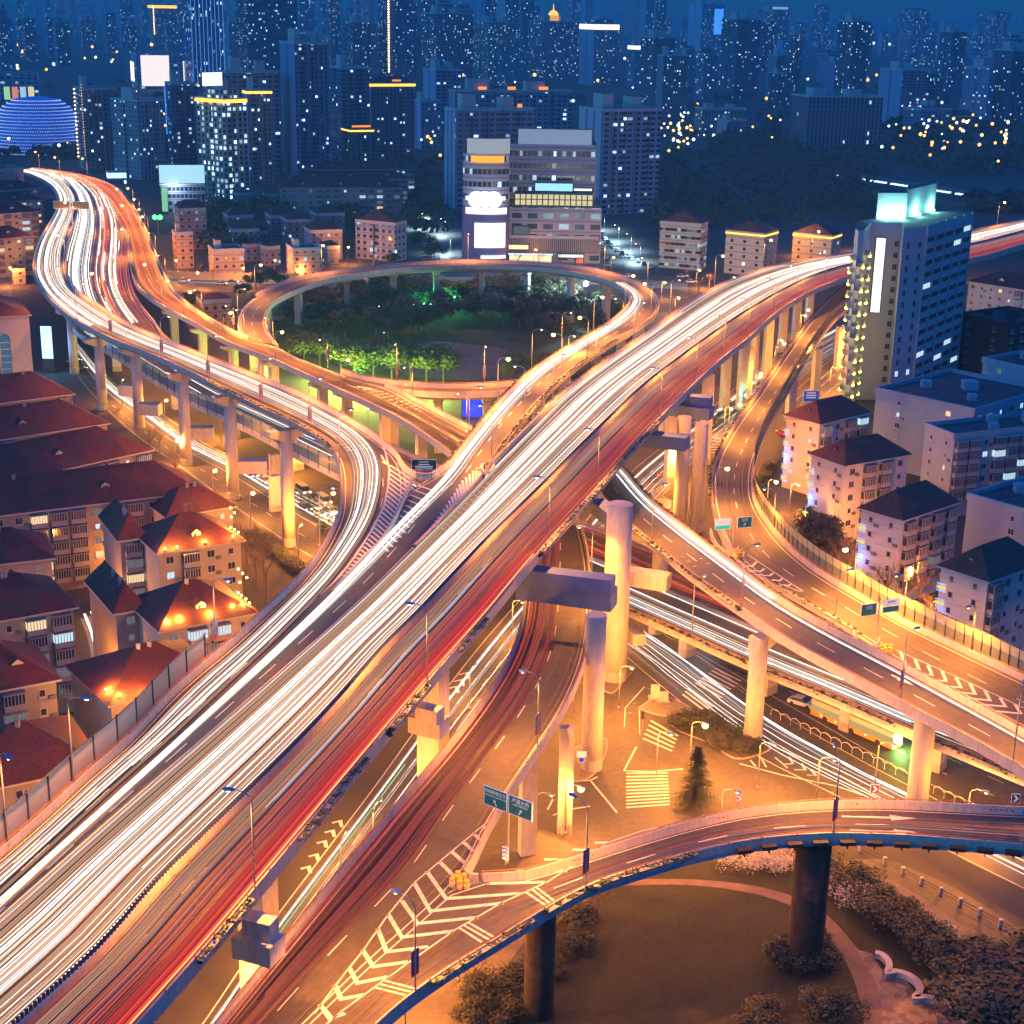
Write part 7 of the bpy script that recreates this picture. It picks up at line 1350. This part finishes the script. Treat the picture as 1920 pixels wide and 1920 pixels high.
t2=signpost(948,1622,18,'white board with red and blue chevrons on the gore wall',h=2.6,r_=.05); board(t2,Vector((0,0,1.5))+n*.1,d,.8,1.6,white,edge=.02)
for k in range(3): mb=MB(); z_=.95+k*.5; c=n*.14; mb.quad(c+d*-.38+Vector((0,0,z_)),c+Vector((0,0,z_+.2)),c+Vector((0,0,z_+.36)),c+d*-.38+Vector((0,0,z_+.16))); mb.quad(c+Vector((0,0,z_+.2)),c+d*.38+Vector((0,0,z_)),c+d*.38+Vector((0,0,z_+.16)),c+Vector((0,0,z_+.36))); mb.build('chevron',redm if k%2 else bluesign,t2,world=False)
d=Vector((.96,.28,0)).normalized(); n=Vector((d.y,-d.x,0))
t=signpost(1373,1035,16,'green and white direction signs at the upper gore of the orange ramp',h=7)
c=d*-2.3+Vector((0,0,5.6))+n*.2; board(t,c,d,2.9,1.9,white); mb=MB(); Mx=Matrix(((d.x,-n.x,0,c.x),(d.y,-n.y,0,c.y),(0,0,1,c.z),(0,0,0,1))); mb.box(-1.45,1.45,-.03,-.021,-.95,-.3,Mx); mb.build('green_band',mat('sign_teal',(.0,.4,.3),.4,emit=(0,.8,.6),es=.5,samp=False),t,world=False)
c=d*2.+Vector((0,0,5.6))+n*.2; board(t,c,d,2.7,1.9,green); sarrow(t,c+Vector((0,0,-.4)),d,.35,.6); text('立交',t,c+n*.035+Vector((0,0,.45)),d,.6)
d=Vector((.93,.36,0)).normalized(); n=Vector((d.y,-d.x,0))
t=signpost(1643,1200,16.5,'green direction signs at the lower gore of the orange ramp',h=7)
c=d*-2.+Vector((0,0,5.4))+n*.2; board(t,c,d,2.7,1.8,green); text('立交',t,c+n*.035+Vector((0,0,.3)),d,.6); sarrow(t,c+Vector((-.1,0,-.5)),d,.3,-.5)
c=d*2.+Vector((0,0,6.2))+n*.2; board(t,c,d,2.9,.75,white); text('高架路',t,c+n*.03,d,.5,m=bluesign); c=d*2.+Vector((0,0,5.))+n*.2; board(t,c,d,2.9,.9,green)
t=signpost(1517,790,0,'blue board with white lines of writing beside the square piers',h=9); d=Vector((1,.05,0)).normalized(); n=Vector((d.y,-d.x,0)); c=Vector((0,0,7.3))+n*.2; board(t,c,d,4.2,3.,bluesign)
for z_,w_ in ((.95,2.6),(.25,3.),(-.4,2.8)): mb=MB(); mb.quad(c+n*.03+d*(-w_/2)+Vector((0,0,z_-.16)),c+n*.03+d*(w_/2)+Vector((0,0,z_-.16)),c+n*.03+d*(w_/2)+Vector((0,0,z_+.16)),c+n*.03+d*(-w_/2)+Vector((0,0,z_+.16))); mb.build('writing_line',white,t,world=False)
t=thing('notice_board',tuple(at(795,898,ZJ)),'dark notice board with white lines standing at the nose wall','notice board'); d=Vector((1,0,0)); n=Vector((0,-1,0))
for x in (-1.4,1.4): mb=MB(); mb.tube([(x,0,0),(x,0,3.4)],.06,5); mb.build('leg',darkmetal,t,world=False)
board(t,Vector((0,0,2.7))+n*.1,d,4.4,1.8,mat('board_dark',(.015,.03,.05),.5),border=white,edge=.05)
for z_,w_ in ((3.2,1.6),(2.75,2.),(2.4,3.2),(2.1,3)): mb=MB(); mb.box(-w_/2,w_/2,-.16,-.13,z_-.06,z_+.06); mb.build('writing_line',white,t,world=False)
for px,py,z,lb in ((1637,1512,18,'red and white chevron board standing on the right part of the lower right ramp kerb'),(1900,1530,18,'red and white chevron board at the right edge of the lower right ramp kerb'),(1383,1530,18,'small chevron board seen edge on behind the lower right ramp kerb')):
    t=signpost(px,py,z,lb,h=2.2,r_=.04); d=Vector((1,-.1,0)).normalized(); n=Vector((d.y,-d.x,0)); board(t,Vector((0,0,2.4))+n*.08,d,.95 if px!=1383 else .4,1.1,redm,edge=.04)
    mb=MB(); c=Vector((0,0,2.4))+n*.12; mb.poly([c+d*-.3+Vector((0,0,.4)),c+d*.02+Vector((0,0,.4)),c+d*.34,c+d*.02+Vector((0,0,-.4)),c+d*-.3+Vector((0,0,-.4)),c+d*.04]); mb.build('chevron',white,t,world=False)
for px,py in ((1066,1575),(1090,1568),(1346,1520),(1623,1507),(1870,1517)):
    i=ie(M.L,px,py+9); f=(Vector(M.L[min(i+1,M.n-1)])-Vector(M.L[i-1])).normalized(); f=f if f.x>0 else -f; o=Vector(M.o[i]); c=Vector(M.L[i])+Vector((0,0,.42))+o*.12-Vector(M.o[i])*.2
    if px==1066: continue
    t=thing('chevron_strip',tuple(c),{1090:'leftmost red arrow strip on the pale kerb wall of the lower right ramp',1346:'red arrow strip on the pale kerb wall near the fir tree',1623:'red arrow strip on the pale kerb wall below the chevron board',1870:'rightmost red arrow strip on the pale kerb wall'}[px],'arrow strip')
    for k in range(5):
        mb=MB(); q=f*(k*.62-1.3)+o*.02; u=Vector((0,0,1))*.26; w_=f*.25; mb.quad(q-u,q-u+w_,q+f*.3+w_,q+f*.3); mb.quad(q+f*.3,q+f*.3+w_,q+u+w_,q+u); mb.build('arrow',redm,t,world=False)
# crash barrels
yel=mat('barrel_yellow',(.75,.48,.03),.5); org_=mat('barrel_band',(.7,.65,.6),.5)
bm_=MB(); bm_.tube([(0,0,0),(0,0,.12),(0,0,.9),(0,0,1.0)],.34,14,.30); BRL=bm_.mesh('body',yel); bm_=MB(); bm_.tube([(0,0,.32),(0,0,.62)],.345,14,.34); BRB=bm_.mesh('band',org_)
for cx_,cy_,z,n_,lb,gp in ((862,1660,18,7,'yellow barrel with a chequered band at the gore below the green signs','barrels at the lower gore'),(1385,1043,16,8,'yellow barrel at the upper gore of the orange ramp','barrels at the upper gore'),(1657,1222,16,9,'yellow barrel beside the chevrons at the right','barrels at the right gore')):
    g=at(cx_,cy_,z)
    for k in range(n_): a=k*2.4; q=.36*math.sqrt(k)*1.15; t=thing('crash_barrel',(g.x+q*math.cos(a),g.y+q*math.sin(a)*1.2,z+.02),lb,'barrel',gp); inst('body',BRL,(0,0,0),parent=t); inst('band',BRB,(0,0,0),parent=t)
# signals
def signal(px,py,label,c,m,h=5,arm=0):
    t=signpost(px,py,0,label,'traffic signal',h,.09,'traffic_signal')
    if arm: mb=MB(); mb.tube([(0,0,h-.1),(arm,0,h)],.06,5); mb.build('arm',steel,t,world=False)
    mb=MB(); mb.box(arm-.25,arm+.25,-.2,.2,h-.6,h+.7); mb.build('housing',darkmetal,t,world=False); mb=MB(); mb.ball((arm,-.24,h+.35),.22 if c else .12,8); mb.build('lens',m,t,world=False)
    if c: point((arm,-.8,h+.3),220,c,.2,parent=t)
signal(1385,778,'green traffic signal on an arm among the square piers',(.05,1,.5),em('lens_green',(.1,1,.6),20),5.5,1.5); signal(1203,1390,'dark traffic signal seen from behind at the zebra crossing',None,darkmetal,4.5)
t=signpost(1234,925,0,'round red no entry sign on the small island','road sign',4.5,.06); mb=MB(); mb.tube([(0,-.08,4.6),(0,-.02,4.6)],.55,18); mb.build('disc',redm,t,world=False); mb=MB(); mb.box(-.38,.38,-.12,-.09,4.5,4.7); mb.build('bar',white,t,world=False)
t=signpost(1089,1458,0,'small blue and white lane sign beside the slender round pier','road sign',4,.05); board(t,Vector((0,-.1,3.9)),Vector((1,0,0)),1.3,.8,white); board(t,Vector((0,-.1,3.)),Vector((1,0,0)),.7,.7,bluesign)
t=thing('gantry_sign',tuple(at(137,430,18)),'orange brown direction boards on a post over the far highway bend','road sign'); g=at(137,430,18); mb=MB(); mb.tube([(0,0,0),(0,0,11)],.3,8); mb.build('post',steel,t,world=False)
for x in (-4,4): board(t,Vector((x,-.3,10)),Vector((1,0,0)),6.5,3,mat('gantry_brown',(.5,.28,.10),.5,noise=.3,nscale=2),edge=.1)
t=thing('green_shop_sign',tuple(at(297,440,0)),'small bright green sign beside the far highway bend','sign'); g=at(297,440,0); mb=MB(); mb.box(-.2,.2,0,.3,0,8); mb.build('post',steel,t,world=False)
for x in (-1.3,1.3): mb=MB(); mb.tube([(x,-.4,8.5),(x,-.1,8.5)],1.2,12); mb.build('lit_disc',em('green_neon',(.05,1,.15),6),t,world=False)
# fences
def hoopfence(px0,px1,n_,label):
    a,b=at(*px0,.1),at(*px1,.1); t=thing('arched_fence',tuple(a),label,'fence'); dd_=(b-a)/n_
    for k in range(n_):
        p=dd_*k; q=dd_*(k+1); mb=MB(); mb.tube([p,p+Vector((0,0,1.0)),p+dd_*.25+Vector((0,0,1.35)),p+dd_*.5+Vector((0,0,1.48)),p+dd_*.75+Vector((0,0,1.35)),q+Vector((0,0,1.0))],.06,5); mb.build('hoop',mat('fence_white',(.62,.6,.55),.5),t,world=False)
hoopfence((1445,1342),(1700,1462),13,'white fence of low arches along the bus street'); hoopfence((1750,1488),(1850,1535),5,'short white arched fence beyond the rightmost round pier')
hoopfence((480,880),(610,958),12,'pale arched fence behind the vans on the west street')
t=thing('post_and_rail',tuple(at(1658,1618,0)),'brown rail fence with pale stone posts beside the lower right street','fence'); o_=at(1658,1618,0)
PTS=[at(1280+x/3,1400+y/3,0)-o_ for x,y in ((1000,590),(1135,665),(1238,722),(1342,780),(1450,837),(1560,897),(1670,955),(1785,1018),(1905,1085),(2030,1155))]
for p in PTS: mb=MB(); mb.box(p.x-.22,p.x+.22,p.y-.22,p.y+.22,0,1.2); mb.build('stone_post',mat('post_stone',(.5,.45,.42),.7),t,world=False)
for p,q in zip(PTS,PTS[1:]): mb=MB(); mb.tube([p+Vector((0,0,.95)),q+Vector((0,0,.95))],.05,4); mb.tube([p+Vector((0,0,.5)),q+Vector((0,0,.5))],.05,4); mb.build('rail',darkmetal,t,world=False)
t=thing('garden_wall',tuple(at(300,520,0)),'long cream wall with piers in front of the lit villas','wall'); a,b=at(318,524,0),at(560,522,0); o_=at(300,520,0); mb=MB(); mb.box(a.x-o_.x,b.x-o_.x,a.y-o_.y,a.y-o_.y+.4,0,3.2); mb.build('wall',mat('garden_wall',(.5,.42,.3),.8,noise=.15),t,world=False)
for k in range(15): mb=MB(); x=a.x-o_.x+(b.x-a.x)*k/14; mb.box(x-.35,x+.35,a.y-o_.y-.2,a.y-o_.y+.6,0,3.6); mb.build('wall_pier',mat('garden_wall'),t,world=False)
# power boxes on the junction floor
for x,y,l in ((1228,1300,'tall concrete plinth at the cycle lane of the junction'),(1244,1305,'short concrete plinth at the cycle lane of the junction')): t=thing('plinth',tuple(at(x,y+10,0)),l,'plinth'); mb=MB(); mb.box(-.7,.7,-.5,.5,0,2.4 if x==1228 else 1.6); mb.build('block',conc,t,world=False); mb=MB(); mb.box(-1.1,1.1,-.8,.8,0,.3); mb.build('base',conc2,t,world=False)

# ---- more low houses between the listed ones
r=random.Random(77)
for k,(x,y) in enumerate(((350,420),(395,405),(455,398),(505,395),(480,465),(600,400),(655,398),(505,500),(470,492),(615,498),(690,398),(560,398),(345,392),(10,505),(30,535),(-5,480),(1290,470),(1340,500),(1660,400))):
    if x>1200: continue
    w=r.uniform(30,46); c=r.choice(((.8,.7,.75),(.6,.55,.65),(1,.85,.8),(.5,.5,.6)))
    tower(x-w/2,x+w/2,y-r.uniform(26,34),y,'villa','low tiled house filling the gaps between the villas left of the mall',split=r.uniform(.2,.5),ang=r.uniform(18,40),color=c,tops='hip',n=0,maxd=12,name='low_house',cat='house',group='low houses between the villas')
# ---- rooftop clutter on the dark red roofs: vents, aerials, dishes
vm=mat('vent_metal',(.3,.3,.32),.5,.4)
for q,(t,G_,res) in HB.items():
    r1,r2=Vector(res[1]),Vector(res[2]); o=parent_org(t); n_=3
    mb=MB(); mb.tube([r1-o+Vector((0,0,.02)),r2-o+Vector((0,0,.02))],.14,5); mb.build('ridge_cap',mat('ridge_cap',(.10,.05,.045),.8),t,world=False)
    for k in range(n_):
        p=r1+(r2-r1)*r.uniform(.1,.9)-o; x=r.random()
        mb=MB()
        if x<.5: mb.tube([(p.x,p.y,p.z-.2),(p.x,p.y,p.z+1.8)],.03,4); mb.tube([(p.x-.6,p.y,p.z+1.6),(p.x+.6,p.y,p.z+1.6)],.02,4); mb.tube([(p.x-.4,p.y,p.z+1.3),(p.x+.4,p.y,p.z+1.3)],.02,4); mb.build('aerial',vm,t,world=False)
        else: mb.box(p.x-.3,p.x+.3,p.y-.9,p.y-.4,p.z-.9,p.z+.5); mb.build('chimney',conc2,t,world=False)
# ================================================================== haze
hz=D.materials.new('haze_air'); hz.use_nodes=True; t_=hz.node_tree; t_.nodes.remove(t_.nodes['Principled BSDF']); pv=t_.nodes.new('ShaderNodeVolumePrincipled'); t_.links.new(pv.outputs[0],t_.nodes['Material Output'].inputs['Volume'])
pv.inputs['Color'].default_value=(.42,.84,1,1); pv.inputs['Density'].default_value=.00016; pv.inputs['Anisotropy'].default_value=.1
mb=MB(); mb.box(-4200,4200,-150,9000,-1.3,360); o=mb.build('haze',hz,kind='stuff'); o.display_type='BOUNDS'
